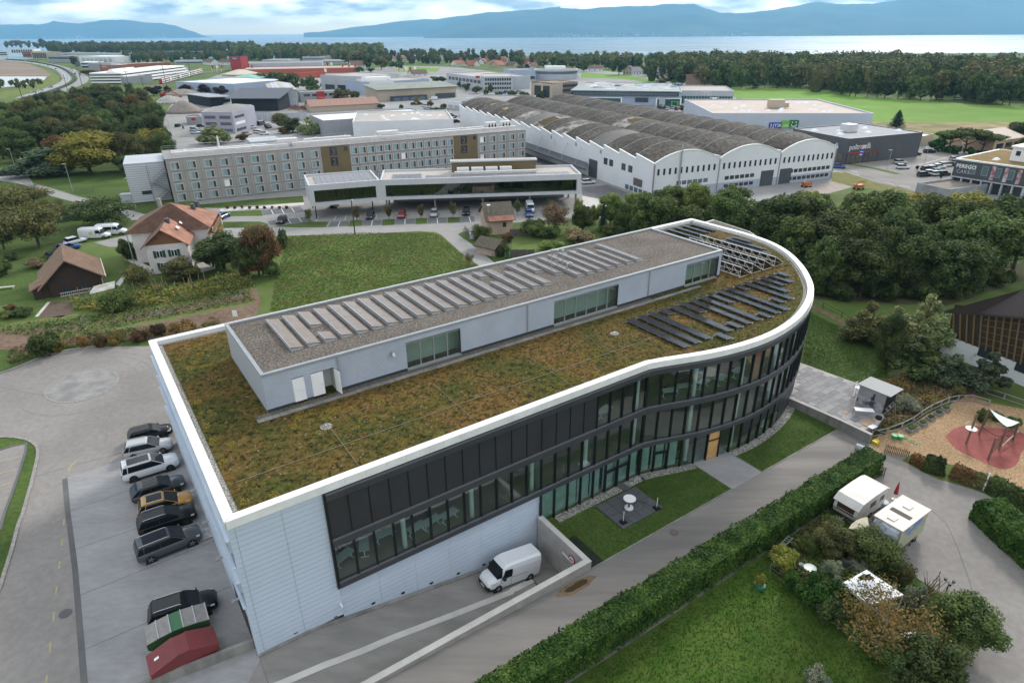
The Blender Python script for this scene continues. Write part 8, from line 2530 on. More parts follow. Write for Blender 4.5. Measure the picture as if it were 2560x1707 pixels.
Fj('garden_grass',None,46000,.05,.12,.04,.12,(G4,G4,G4,G4,G1),42,uv=[(-2,-14.3),(56,-14.3),(50,-20),(38,-30),(12,-38),(-6,-34)])
Fj('lawn_grass',None,14000,.04,.10,.03,.07,(G4,G1,G1,G2),43,uv=[(25.4,-6.7),(43.3,-6.7),(43.3,-1.2),(25.4,-1.2)])
Fj('lawn_grass',None,9000,.04,.10,.03,.07,(G4,G1,G1,G2),44,uv=[(48.3,-6.7),(61.6,-6.7),(61.6,-1.6),(51,-3.8),(48.3,-3.6)])
Fj('lawn_grass',tp(Cz,(380,1300),(560,1390),(760,1475),(880,1568))+tp(Bg,(1000,100),(1150,260),(980,360),(835,378),(310,190)),9000,.05,.14,.04,.1,(G4,G1,G1),45)
# farm, small house
FH=Ah('farmhouse','white farmhouse with red tiled hipped roof, gabled wing and green shutters','house')
zE=6.2
FL,FR,BR=at(*A8(1140,575),zE),at(*A8(1930,520),zE),at(*A8(2010,375),zE)
BL=FL+(BR-FR)
cN=(FL+BR)/2
apx=Am(Vc((cN.x,cN.y,0)),A8(0,292)[1])
AP=Vc((cN.x,cN.y,apx))
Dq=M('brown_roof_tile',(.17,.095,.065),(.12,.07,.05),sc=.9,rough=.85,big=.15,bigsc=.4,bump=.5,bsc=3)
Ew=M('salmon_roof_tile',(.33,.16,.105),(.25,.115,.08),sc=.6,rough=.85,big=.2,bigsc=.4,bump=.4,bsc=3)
Gr=M('farmhouse_render',(.62,.58,.57),(.55,.51,.50),sc=.5,rough=.85,big=.08,bigsc=.2)
H4=M('green_shutter',(.015,.075,.05),rough=.6)
Lk=M('balcony_wood',(.26,.13,.05),(.20,.10,.04),sc=2,rough=.75)
def Ej(p,d=.9):
 return p+(cN-Vc((p.x,p.y,0))).normalized()*d
mb=MB()
cs=[Ej(Vc((p.x,p.y,0)),1.3)for p in(FL,FR,BR,BL)]
mb.C8([(p.x,p.y)for p in cs],-.2,zE)
mb.Aa('wall',Gr,FH)
def Fr(a,b,c,mt,name='roof',th=.18,parent=None,extra=None):
 pts=[a,b,c]+([extra]if extra is not None else[])
 mb=MB()
 n_=len(pts)
 mb.A2(pts);mb.A2([p-Vc((0,0,th))for p in reversed(pts)])
 for k in range(n_):
  p,q=pts[k],pts[(k+1)%n_]
  mb.A2([p,p-Vc((0,0,th)),q-Vc((0,0,th)),q])
 return mb.Aa(name,mt,parent)
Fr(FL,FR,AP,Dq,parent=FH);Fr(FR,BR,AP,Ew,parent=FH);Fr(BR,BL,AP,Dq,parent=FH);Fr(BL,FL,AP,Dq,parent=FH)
mb=MB()
for k in range(1,26):
 f=k/27
 a,b=FL.lerp(AP,f)+Vc((0,0,.06)),FR.lerp(AP,f)+Vc((0,0,.06))
 mb.Af([a,b],.05,4)
B8(mb.Aa('tile_courses',Dq,FH),kind='stuff')
wA,wB=Ak(*A8(1397,952)),Ak(*A8(1765,915))
H1=Bp(wA,wB)
G0=Am(wA,A8(0,690)[1])
W=H1.L
wd=8.5
def WP(x,y,z):
 return H1.w(x,y,z)
mb=MB()
mb.C8([tuple(WP(x,y).xy)if False else(WP(x,y,0).x,WP(x,y,0).y)for x,y in((0,0),(W,0),(W,wd),(0,wd))],-.2,G0)
mb.Aa('wing_wall',Gr,FH)
Ex=G0+2.7
mb=MB()
mb.A2([WP(0,0,G0),WP(W,0,G0),WP(W*.47,0,Ex)]).A2([WP(0,-.05,G0),WP(W,-.05,G0),WP(W*.47,-.05,Ex)])
mb.Aa('wing_gable',M('brown_boarding',(.20,.095,.05),(.16,.075,.04),sc=1.2,rough=.8),FH)
o=.7
rz_=Ex+.15
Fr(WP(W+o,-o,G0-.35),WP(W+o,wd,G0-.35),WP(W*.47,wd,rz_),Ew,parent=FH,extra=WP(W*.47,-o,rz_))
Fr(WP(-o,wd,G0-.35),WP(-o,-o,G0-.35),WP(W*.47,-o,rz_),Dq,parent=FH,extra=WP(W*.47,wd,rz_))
def Mk(x,z,w=1.0,h=1.25):
 M_=Matrix(((H1.x.x,H1.y.x,0,H1.A.x),(H1.x.y,H1.y.y,0,H1.A.y),(0,0,1,0),(0,0,0,1)))
 f=MB().box(x-w/2,x+w/2,-.06,.02,z,z+h).tf(M_).Aa('window',Ab,FH)
 for k in range(2):
  MB().box(x-w/2+.06+k*w/2,x-.04+k*w/2,-.08,-.05,z+.06,z+h-.06).tf(M_).Aa('pane',A4,f)
 for s in(-1,1):
  MB().box(x+s*(w*.75)-w*.24,x+s*(w*.75)+w*.24,-.1,-.02,z-.03,z+h+.03).tf(M_).Aa('shutter',H4,f)
for x in(W*.30,W*.66):
 Mk(x,G0*.56)
Mk(W*.33,G0*.14)
for Dz,Ei,ht in((1485,390,2.6),(1545,515,1.2),(1785,395,1.6),(1815,360,1.4)):
 p=at(*A8(Dz,Ei),7.2)
 MB().box(p.x-.35,p.x+.35,p.y-.35,p.y+.35,6.0,7.6+ht).Aa('chimney',A0 if Dz==1485 else Bc,FH)
for Dz,Ei in((1660,475),(1630,520),(1765,365)):
 p=at(*A8(Dz,Ei),7.0)
 d=Gw(*A8(Dz,Ei)).normalized()
 c=p-d*.9
 MB().box(-.6,.6,-.3,.3,-.05,.05).Aa('roof_window',Cq,FH,loc=c,rz=H1.rz+1.5).rotation_euler=(math.radians(35),0,H1.rz+math.pi/2)
Gb=Bp(Ej(FR,1.3),Ej(BR,1.3))
for z in(2.9,5.0):
 mb=MB()
 pts=[Gb.w(0,-1.2),Gb.w(Gb.L,-1.2),Gb.w(Gb.L,0),Gb.w(0,0)]
 mb.An([(p.x,p.y,z-.2)for p in pts]+[(p.x,p.y,z)for p in pts])
 q=[Gb.w(0,-1.25),Gb.w(Gb.L,-1.25),Gb.w(Gb.L,-1.15),Gb.w(0,-1.15)]
 mb.An([(p.x,p.y,z)for p in q]+[(p.x,p.y,z+.9)for p in q])
 mb.Aa('balcony',Lk,FH)
for x in(.2,Gb.L-.2):
 p=Gb.w(x,-1.1)
 MB().box(p.x-.1,p.x+.1,p.y-.1,p.y+.1,0,6).Aa('post',Ab,FH)
p=Ej(FL,.4)
MB().Af([(p.x,p.y,6),(p.x,p.y,0)],.09,6).Aa('downpipe',At,FH)
bA,bB=Ak(*A8(480,1165)),Ak(*A8(955,1080))
Lu=Bp(bA,bB)
bd=abs(Lu.loc(Ak(*A8(1145,905)))[1])
hb=2.7
BN=root(Lu,'barn','dark brown boarded barn with broad brown tiled roof','barn')
Dk=M('dark_boards',(.035,.022,.018),(.05,.032,.024),sc=1.2,rough=.8,stretch=(8,8,.4))
W=Lu.L
MB().box(0,W,0,bd,-.2,hb).Aa('wall',Dk,BN)
Lr=hb+3.3
Dy=M('barn_tile',(.21,.13,.085),(.16,.10,.065),sc=1.0,rough=.8,big=.1,bigsc=.4)
xr=W*.42
for y in(0,bd-.1):
 MB().A6([[(0,q,hb-.01),(W,q,hb-.01),(xr,q,Lr)]for q in(y,y+.1)]).Aa('gable',Dk,BN)
def Dh(pts,mt,name='roof',th=.2,parent=None):
 mb=MB();n_=len(pts)
 pts=[Vc(p)for p in pts]
 mb.A2(pts);mb.A2([p-Vc((0,0,th))for p in reversed(pts)])
 for k in range(n_):
  p,q=pts[k],pts[(k+1)%n_]
  mb.A2([p,p-Vc((0,0,th)),q-Vc((0,0,th)),q])
 return mb.Aa(name,mt,parent)
Dh([(W+.9,-1,hb-.45),(W+.9,bd+1,hb-.45),(xr,bd+1,Lr+.2),(xr,-1,Lr+.2)],Dy,parent=BN)
Dh([(-1.6,bd+1,hb-.9),(-1.6,-1,hb-.9),(xr,-1,Lr+.2),(xr,bd+1,Lr+.2)],Dy,parent=BN)
mb=MB()
for k in range(1,30):
 f=k/30
 x,z=W+.9+(xr-W-.9)*f,hb-.45+(Lr+.65-hb)*f
 mb.Af([(x,-1,z+.03),(x,bd+1,z+.03)],.035,4)
B8(mb.Aa('tile_courses',Dy,BN),kind='stuff')
MB().Af([(W+.75,-1.02,hb-.2),(W+.75,bd+1,hb-.2)],.09,6).Af([(W+.4,-.4,hb-.4),(W+.1,-.1,hb-1),(W+.1,-.1,0)],.06,6).Aa('gutter',Ay,BN)
for x,z in((W*.27,2.0),(W*.60,2.3)):
 F9(BN,x-.45,x+.45,z,z+.9,0,A4,frame=Dk)
for x in(W*.33,W*.67):
 F9(BN,x-.8,x+.8,.3,1.4,0,A4,frame=Dk)
MB().An([(-2.4,.3,-.1),(0,.3,-.1),(0,4,-.1),(-2.4,4,-.1),(-2.4,.3,1.8),(0,.3,2.8),(0,4,2.8),(-2.4,4,1.8)]).Aa('lean_to',Dk,BN)
Dh([(-2.8,-.1,1.75),(.1,-.1,2.95),(.1,4.3,2.95),(-2.8,4.3,1.75)],Dy,'lean_to_roof',parent=BN)
lad=Ah('ladder','white ladder lying on its side along the barn wall','ladder',Lu.w(1.2,-.35,.05),Lu.rz)
mb=MB().Af([(0,0,0),(4.6,0,0)],.04,5).Af([(0,0,.55),(4.6,0,.55)],.04,5)
for k in range(15):
 mb.Af([(.15+k*.3,0,0),(.15+k*.3,0,.55)],.025,4)
mb.Aa('ladder_frame',Ab,lad)
gs=Ah('garden_shelter','low garden shelter with corrugated clear roof beside the barn','shelter',Ak(*A8(940,1200)),Lu.rz)
Dh([(-1.5,-1.2,2.0),(2.2,-1.2,2.3),(2.6,2.0,2.5),(-.6,2.0,2.2)],M('clear_sheet',(.38,.42,.38),(.24,.17,.13),sc=.8,rough=.4),'roof',.05,gs)
for x,y in((-1.4,-1.1),(2.1,-1.1),(2.5,1.9),(-.5,1.9)):
 MB().Af([(x,y,0),(x,y,2.1)],.05,5).Aa('post',De,gs)
bench=B8(MB().box(-1.3,1.3,-.25,.25,.35,.42).box(-1.1,-1.0,-.2,.2,0,.35).box(1.0,1.1,-.2,.2,0,.35).Aa('bench',Ay,loc=Ak(*A8(60,1085)),rz=.3),'grey plank bench on the orchard lawn','bench')
sA,sB=Ak(*Cw(2125,592)),Ak(*Cw(2358,575))
fr=Bp(sA,sB);SH=root(fr,'small_house','small beige house with mossy brown roof at the field path','house')
h=Am(sA,Cw(0,470)[1])+.6
Er=M('rosy_render',(.47,.36,.29),(.42,.32,.26),sc=.5,rough=.85,big=.1,bigsc=.3)
Jx=7.5
MB().box(0,fr.L,0,Jx,-.2,h).Aa('wall',Er,SH)
Dx=M('mossy_roof',(.13,.105,.085),(.09,.08,.055),sc=1.5,rough=.95,bump=.5,bsc=4)
for x in(.0,fr.L-.1):
 MB().A6([[(q,0,h-.01),(q,Jx,h-.01),(q,Jx/2,h+2.6)]for q in(x,x+.1)]).Aa('gable',Er,SH)
Dh([(-.5,-.6,h-.3),(fr.L+.5,-.6,h-.3),(fr.L+.5,Jx/2,h+2.7),(-.5,Jx/2,h+2.7)],Dx,parent=SH)
Dh([(-.5,Jx/2,h+2.7),(fr.L+.5,Jx/2,h+2.7),(fr.L+.5,Jx+.6,h-.3),(-.5,Jx+.6,h-.3)],Dx,parent=SH)
MB().box(.4,.9,1.2,1.7,h+.3,h+2.6).Aa('chimney',A0,SH)
MB().box(.3,1.0,1.1,1.8,h+2.6,h+2.75).Aa('chimney_cap',Ab,SH)
Dh([(.2,-1.0,h-.25),(fr.L+.3,-1.0,h-.25),(fr.L+.3,.4,h+.45),(.2,.4,h+.45)],Ew,'eave_roof',.1,SH)
F9(SH,fr.L*.6,fr.L*.6+.8,h*.45,h*.72)
sA,sB=Ak(*Cw(2190,792)),Ak(*Cw(2310,740))
fr=Bp(sA,sB);SS=root(fr,'garden_shed','little plastered shed with brown sheet roof below the small beige house','shed')
MB().box(0,fr.L,0,4.5,-.2,1.9).Aa('wall',Er,SS)
Dh([(-.5,-.5,1.7),(fr.L*.45,-.5,3.1),(fr.L*.45,5,3.1),(-.5,5,1.7)],Dx,parent=SS)
Dh([(fr.L*.45,-.5,3.1),(fr.L+.5,-.5,1.7),(fr.L+.5,5,1.7),(fr.L*.45,5,3.1)],Dx,parent=SS)
MB().A2([(0,0,1.9),(fr.L,0,1.9),(fr.L*.45,0,2.95)]).A2([(0,.05,1.9),(fr.L,.05,1.9),(fr.L*.45,.05,2.95)]).Aa('gable',Er,SS)
Ar('low_garden_wall',[Cw(1920,530),Cw(2010,640),Cw(2180,790)],.3,0,A0,h=.7)
B8(MB().box(-.35,.35,-.3,.3,0,1.2).box(-.4,.4,-.34,.34,1.2,1.28).Aa('meter_cabinet',Ai,loc=Ak(*Cw(1978,625))),'white meter cabinet on the grass bank by the field path','cabinet')
B8(MB().box(-.28,.28,-.3,.3,.1,.95).box(-.3,.3,-.34,.32,.95,1.05).Aa('wheelie_bin',M('bin_green',(.02,.10,.05),rough=.5),loc=Ak(*Cw(2308,795))),'green wheelie bin beside the little shed','bin')
B8(MB().box(-1.3,1.3,-1,1,0,2.1).box(-1.45,1.45,-1.15,1.15,2.1,2.3).Aa('kiosk',Ai,loc=Ak(*A8(1180,290)),rz=.2),'small grey kiosk with white flat roof on the hotel lawn','kiosk')
for k in range(3):
 B8(MB().box(-1.1,1.1,-.04,.04,0,1.6).Aa('board_fence',M('grey_boards',(.14,.12,.11),(.10,.085,.08),sc=3,rough=.95,stretch=(6,6,.5)),loc=Ak(*Dt(25+k*55,600)),rz=.2),'weathered board fence panel behind the office roof','fence','weathered fence panels behind the office')
for k in range(3):
 B8(MB().box(-.8,.8,-.04,.04,0,1.5).Aa('board_fence',Ci['grey_boards'],loc=Ak(*Dt(20+k*75,790)),rz=.2),'grey board fence panel just over the office parapet','fence','grey fence panels over the parapet')
 # right foreground
Aj('garden_lawn',[Ag(-4,-14.05),Ag(57,-14.05),Ag(57,-24),Ag(40,-40),Ag(10,-50),Ag(-12,-40)],.024,M('garden_turf',(.04,.085,.012),(.068,.105,.022),sc=.7,det=10,rough=.95,spec=.08,big=.25,bigsc=.12),px=False)
Aj('asphalt_lane',tp(Bg,(650,812),(930,930),(1060,1030),(1290,1120),(1420,1200),(1560,1262),(1850,1345),(2000,1400),(2350,1600))+[(2640,1390),(2640,1760)]+tp(Cb,(1680,1600),(1700,1400),(1860,1250),(1950,1100),(1905,900),(1800,880),(1650,790),(1500,690),(1330,580),(1160,430),(1100,380),(900,260),(700,60))+tp(Bg,(560,1500),(760,1330),(940,1180),(940,1100),(800,1030),(640,900)),.032,D8)
Aj('wood_chip_ground',tp(Bg,(930,985),(1000,880),(1080,820),(1290,780),(1480,660),(1660,590),(1740,520),(1880,480),(2020,560),(2350,620))+[(2640,1040),(2640,1260)]+tp(Bg,(2350,1360),(2120,1270),(1990,1220),(1600,1110),(1300,1030),(1070,1020)),.035,Jj)
rub=Cs([Ak(*Bg(*p))for p in((1630,880),(1690,812),(1800,772),(1900,775),(1980,792),(2150,800),(2360,850),(2420,930),(2330,1010),(2300,1100),(2250,1150),(2160,1172),(2050,1140),(1850,1050),(1720,980),(1630,880))],4)[:-1]
Aj('rubber_play_surface',rub,.048,M('red_rubber',(.27,.075,.065),(.23,.065,.055),sc=1.2,rough=.9,big=.1,bigsc=.4),px=False)
Aj('earth_path',tp(Bg,(1480,320),(1680,400),(1760,460),(1880,500),(1950,470),(1850,420),(1780,320),(1600,290)),.03,M('reddish_earth',(.22,.13,.09),(.15,.10,.07),sc=.8,rough=1,bump=.5,bsc=6))
Aj('lawn',tp(Cz,(330,1568),(380,1290),(560,1380),(760,1470),(900,1568))+tp(Bg,(1000,100),(1180,260),(980,370),(835,388),(300,190)),.026,Cd)
Ar('asphalt_seam',tp(Cb,(1440,-60),(1520,0),(1640,110),(1740,330),(1850,640),(1920,900),(1900,1100)),.07,.04,Bb)
Ar('asphalt_seam',tp(Cf,(330,1235),(700,1130),(1120,1020)),.06,.028,Bb)
Ar('asphalt_seam',tp(Cf,(0,420),(420,500)),.06,.028,Bb)
Aj('painted_grove_shade',tp(Cz,(380,950),(900,900),(1700,900),(2350,850),(2350,1010),(1900,1160),(1640,1240),(1300,1230),(780,1200),(420,1180)),.022,M('painted_grove_shade',(.05,.052,.022),(.08,.075,.032),sc=.6,rough=1,bump=.8,bsc=5,big=.2,bigsc=.2))  # shadow of the grove trees painted as a darker ground colour
Ar('earth_path',tp(Cz,(385,1225),(500,1290),(640,1370),(770,1455)),1.1,.03,Hk)
fe=Ah('rail_fence','low post-and-rail fence along the earth path behind the terrace lawn','fence')
M1=[Ak(*Cz(*p))for p in((415,1222),(500,1268),(670,1355),(780,1430))]
for p in M1:
 MB().Af([p,p+Vc((0,0,1.1))],.05,5).Aa('post',De,fe)
for z in(.5,1.0):
 MB().Af([p+Vc((0,0,z))for p in M1],.035,4).Aa('rail',De,fe)
TZ=.3
tpx=[(175,505),(292,188),(835,385),(1010,470),(1065,690),(1000,765),(890,800),(932,848)]
tw=[at(*Bg(*p),TZ)for p in tpx]
tuv=[Vc((*Gx(p),0))for p in tw]
MB().C8([tuple(p.xy)for p in reversed(tw)]if False else[tuple(p.xy)for p in tw[::-1]],-.7,TZ-.04).Aa('terrace_base',Eu)['kind']='structure'
tr_=Ah('paved_terrace','grey slab-paved terrace behind the concrete wall','terrace')
Je=[M('paving_slab_%s'%n_,c_,tuple(v*.88 for v in c_),sc=2,rough=.85)for n_,c_ in(('pale',(.31,.305,.31)),('mid',(.27,.265,.27)),('dark',(.235,.23,.235)))]
def H6(x,y,P):
 c=False
 for k in range(len(P)):
  a,b=P[k],P[k-1]
  if(a.y>y)!=(b.y>y)and x<(b.x-a.x)*(y-a.y)/(b.y-a.y)+a.x:
   c=not c
 return c
sl=[MB().box(.01,1.17,.01,.77,0,.04).mesh('paving_slab',m_)for m_ in Je]
nsl=0
rr=random.Random(3)
big_mb=MB()
for i in range(60):
 for j in range(60):
  u,v=62.2+i*1.18,-11+j*.78+0
  u+=(j%2)*.55
  if all(H6(u+a,v+b,tuv)for a,b in((0,0),(1.18,0),(0,.78),(1.18,.78)))and nsl<300:
   nsl+=1
   link('paving_slab',rr.choice(sl),tr_,Ag(u,v,TZ-.035+rr.uniform(0,.006)),TH)
tw_=Ah('terrace_wall','grey board-marked concrete wall holding up the paved terrace','wall')
for v0,v1,h0,h1 in((-.3,-6.88,.35,.6),(-6.9,-10.4,.6,.58)):
 q=[(61.75,v0),(62.1,v0),(62.1,v1),(61.75,v1)]
 MB().An([Ag(u,v,-.7)for u,v in q]+[Ag(u,v,z)for(u,v),z in zip(q,(h0,h0,h1,h1))]).Aa('wall_segment',A0,tw_)
 MB().An([Ag(u,v,z)for(u,v),z in zip([(61.72,v0),(62.13,v0),(62.13,v1),(61.72,v1)],(h0,h0,h1,h1))]+[Ag(u,v,z+.04)for(u,v),z in zip([(61.72,v0),(62.13,v0),(62.13,v1),(61.72,v1)],(h0,h0,h1,h1))]).Aa('coping',Eu,tw_)
sA,sB=at(*Bg(803,560),TZ),at(*Bg(1045,662),TZ)
fr=Bp(sA,sB);PS=Ah('painted_shed','flat shed with grey landscape mural on the paved terrace','shed',(sA.x,sA.y,TZ),fr.rz)
hS=2.5
Jo=M('grey_mural',(.36,.36,.37),(.05,.05,.055),sc=.9,rough=.8,lo=.45,hi=.60,det=8,coord='pos')
MB().box(0,fr.L,0,2.6,0,hS).Aa('wall',M('mural_ground',(.33,.33,.34),(.26,.26,.27),sc=.5,rough=.8),PS)
MB().box(.02,fr.L*.98,-.025,-.004,.05,hS*.46).Aa('mural_rocks',Jo,PS)
MB().box(fr.L*.55,fr.L*.62,-.03,-.004,hS*.46,hS*.80).box(fr.L*.50,fr.L*.55,-.03,-.004,hS*.46,hS*.62).Aa('mural_tower',M('mural_dark',(.04,.04,.045),rough=.8),PS)
MB().box(fr.L-.005,fr.L+.03,.02,2.6,0,hS).Aa('dark_end',Ax,PS)
MB().An([(-.2,-.25,hS),(fr.L+.5,-.25,hS),(fr.L+.5,2.8,hS-.05),(-.2,2.8,hS-.05),(-.2,-.25,hS+.08),(fr.L+.5,-.25,hS+.08),(fr.L+.5,2.8,hS+.02),(-.2,2.8,hS+.02)]).Aa('roof',M('pale_felt',(.34,.34,.34),rough=.8),PS)
sc_=Ah('scaffold_tower','small aluminium scaffold tower beside the painted shed','scaffold',at(*Bg(760,540),TZ),fr.rz)
mb=MB()
for x in(0,1.3):
 for y in(0,.75):
  mb.Af([(x,y,0),(x,y,2.6)],.022,5)
mb.Aa('standard',At,sc_)
mb=MB()
for k in range(8):
 for x in(0,1.3):
  mb.Af([(x,0,.3+k*.3),(x,.75,.3+k*.3)],.025,4)
mb.Af([(0,0,.3),(1.3,0,2.2)],.025,4).Af([(0,0,2.5),(1.3,0,2.5)],.025,4)
B8(mb.Aa('rungs',At,sc_),kind='stuff')
MB().box(.02,1.28,.05,.7,1.75,1.8).Aa('platform',Ab,sc_)
wb=Ah('work_table','white trestle work table on the paved terrace','table',at(*Bg(790,690),TZ),fr.rz+.75)
MB().box(0,2.0,0,.75,.82,.87).Aa('table_top',Ab,wb)
for x in(.15,1.85):
 MB().Af([(x,.05,.82),(x-.1,-.05,0)],.03,4).Af([(x,.7,.82),(x-.1,.8,0)],.03,4).Af([(x-.05,0,.4),(x-.05,.75,.4)],.025,4).Aa('trestle',At,wb)
Kv=M('cardboard',(.42,.30,.20),(.36,.25,.17),sc=1,rough=.9)
for Dz,Ei,sx,sy,r,B0 in((905,740,.75,.55,.4,'large flattened cardboard sheet lying on the terrace'),(708,650,.35,.25,.2,'small cardboard sheet beside the work table'),(975,712,.4,.2,.9,'cardboard strip at the edge of the wild border')):
 B8(MB().box(-sx,sx,-sy,sy,0,.03).Aa('cardboard_sheet',Kv,loc=at(*Bg(Dz,Ei),TZ+.01),rz=r),B0,'cardboard')
B8(MB().box(-.5,.5,-.3,.3,0,.05).Aa('white_board',Ab,loc=at(*Bg(960,780),TZ+.01),rz=.5),'white boards dropped at the corner of the terrace','board')
B8(MB().cyl((0,0),.35,0,.25,14).Aa('black_tub',Ax,loc=at(*Bg(1015,705),TZ)),'black plastic tub on the terrace beside the shed','tub')
sl_=Ah('step_ladder','folded step ladder leaning against the dark end of the shed','ladder',at(*Bg(1060,668),TZ),fr.rz+.8)
MB().Af([(0,0,0),(.9,0,1.5)],.035,4).Af([(0,.45,0),(.9,.45,1.5)],.035,4).Af([(1.3,0,0),(.9,0,1.5)],.03,4).Af([(1.3,.45,0),(.9,.45,1.5)],.03,4).Aa('ladder_frame',A3,sl_)
MB().box(.2,.45,0,.45,.5,.53).box(.45,.7,0,.45,.95,.98).Aa('step',A3,sl_)
dk=[Ak(*J9(765,1522)),Ak(*Kr(1020,165)),Ak(*J9(1390,1532)),Ak(*J9(1130,1340))]
M7=Ah('terrace_deck','square dark grey deck on the lawn in front of the glass facade','deck')
Hu=M('dark_deck',(.075,.078,.085),(.095,.098,.105),sc=.8,rough=.75)
for i in range(4):
 for j in range(4):
  def bl(u,v):
   return dk[0].lerp(dk[1],u).lerp(dk[3].lerp(dk[2],u),v)
  e=.004
  q=[bl(i/4+e,j/4+e),bl((i+1)/4-e,j/4+e),bl((i+1)/4-e,(j+1)/4-e),bl(i/4+e,(j+1)/4-e)]
  MB().An([(p.x,p.y,-.58)for p in q]+[(p.x,p.y,-.44)for p in q]).Aa('deck_tile',Hu,M7)
q=[Ak(*J9(*p))for p in((945,1325),(1035,1375),(1090,1350),(1005,1295))]
MB().An([(p.x,p.y,-.57)for p in q]+[(p.x,p.y,-.47)for p in q]).Aa('deck_step',Hu,M7)
def on(p,z):
 return Vc((p.x,p.y,z))
bt=Ah('bar_table','white round bar table standing on the dark deck','table',on(at(*J9(1072,1525),-.44),-.44))
MB().cyl((0,0),.42,0,.06,20).cyl((0,0),.40,.06,.14,20).Aa('base',Ab,bt)
MB().cyl((0,0),.09,.14,1.1,12).Aa('stem',Bc,bt)
MB().cyl((0,0),.58,1.1,1.15,28).Aa('table_top',Ab,bt)
for tl,Dz,Ei,B0 in((J9,1327,1528,'parasol foot with white pole at the far corner of the deck'),(Kr,1020,92,'parasol foot with white pole at the near corner of the deck')):
 pf_=Ah('parasol_stand',B0,'parasol stand',on(at(*tl(Dz,Ei),-.44),-.44),.5)
 MB().box(-.28,.28,-.28,.28,0,.12).box(-.18,.18,-.18,.18,.12,.2).Aa('base',Ax,pf_)
 MB().Af([(0,0,.1),(0,0,1.25)],.035,6).Aa('pole',Ab,pf_)
tr3=Ah('garden_grill_stand','low dark tripod stand on the deck beside the bar table','stand',on(at(*J9(1215,1500),-.44),-.44))
mb=MB()
for k in range(3):
 mb.Af([(0,0,.35),(.4*math.cos(k*2.1),.4*math.sin(k*2.1),0)],.018,4)
mb.Af([(-.35,.1,.42),(0,0,.35),(.35,.05,.42)],.02,4)
mb.Aa('tripod_leg',Ax,tr3)
sp_=Ag(24.70,-5.0,-.75)
rs=Ah('round_road_sign','round red-rimmed sign on the concrete wall of the ramp','sign',sp_)
F7=-UX
def F2(parent,r,y,mt,name):
 mb=MB().Bw((0,0,0),r,0,.02,24)
 o_=mb.Aa(name,mt,parent)
 o_.matrix_local=Matrix(((-VX.x,F7.x,0,F7.x*y),(-VX.y,F7.y,0,F7.y*y),(0,0,1,0),(0,0,0,1)))
 return o_
F2(rs,.42,0,M('sign_red',(.45,.03,.04),rough=.5),'rim');F2(rs,.30,.022,Ab,'face')
q=MB().box(-.20,.20,0,.01,-.06,.06).Aa('symbol',Ax,rs)
q.matrix_local=Matrix(((-VX.x,F7.x,0,F7.x*.045),(-VX.y,F7.y,0,F7.y*.045),(0,0,1,0),(0,0,0,1)))
B8(MB().An([Ag(24.73,v,z)for v,z in((-3.7,-1.05),(-6.2,-1.35))]+[Ag(24.69,v,z)for v,z in((-6.2,-1.35),(-3.7,-1.05))]+[Ag(24.73,v,z)for v,z in((-3.7,-.85),(-6.2,-1.15))]+[Ag(24.69,v,z)for v,z in((-6.2,-1.15),(-3.7,-.85))]).Aa('height_bar',Ab),'white height bar along the concrete wall of the ramp','bar')
psn=Ah('parking_sign','white no-parking sign with blue disc at the kerb behind the office','sign',Ak(*A8(2178,1420)))
MB().Af([(0,0,0),(0,0,2.5)],.03,5).Aa('pole',A3,psn)
MB().box(-.35,.35,-.04,-.0,1.5,2.5).Aa('face',Ab,psn)
MB().Bw((0,-.05,2.1),.27,-.06,-.04,16).Aa('rim',Ci['sign_red'],psn)
MB().Bw((0,-.07,2.1),.19,-.075,-.06,16).Aa('blue_disc',M('sign_blue',(.03,.08,.35),rough=.5),psn)
for k,(Dz,Ei)in enumerate(((365,1108),(732,958),(1080,838),(1353,743),(1613,653),(1860,565),(2097,482))):
 p=C4(*Ke(Dz,Ei),Ag(0,.03),VX)
 u,v=Gx(p)
 MB().box(u-.14,u+.14,.02,.135,p.z-.05,p.z+.05).Aa('vent_slot',Ax,OB)
p=C4(*Ke(778,845),Ag(0,.03),VX);u,v=Gx(p)
MB().box(u-.06,u+.06,-.35,.1,p.z,p.z+.12).box(u-.03,u+.03,-.05,.13,p.z+.1,p.z+.2).Aa('security_camera',Ab,OB)
def Ni(name,label,c,rz,L_,W,H,mt,lids,hood=None):
 t=Ah(name,label,'skip',c,rz)
 h,w=L_/2,W/2
 MB().A6([[(-h+.7,y,.12),(h-.7,y,.12),(h,y,.75),(h,y,H),(-h,y,H),(-h,y,.75)]for y in(-w,w)]).Aa('body',mt,t)
 for x in(-h*.45,0,h*.45):
  for s in(-1,1):
   MB().box(x-.05,x+.05,s*w-.04 if s<0 else w-.02,s*w+.02 if s<0 else w+.05,.2,H-.05).Aa('rib',mt,t)
 return t
g0,g1=Ak(*Dc(1420,1320)),Ak(*Dc(1920,1105))
d=(g1-g0);rz=math.atan2(d.y,d.x);n_=Vc((-math.sin(rz),math.cos(rz),0))
gs_=Ni('waste_skip','green skip with grey and green sliding lids beside the black car',(g0+g1)/2+n_*.8+Vc((0,0,.05)),rz,4.1,1.75,1.25,M('skip_green',(.025,.09,.03),(.03,.07,.03),sc=2,rough=.6),5)
Mc=M('lid_grey',(.27,.25,.24),(.21,.20,.19),sc=3,rough=.6)
K6=M('lid_green',(.04,.16,.07),(.06,.13,.07),sc=3,rough=.6)
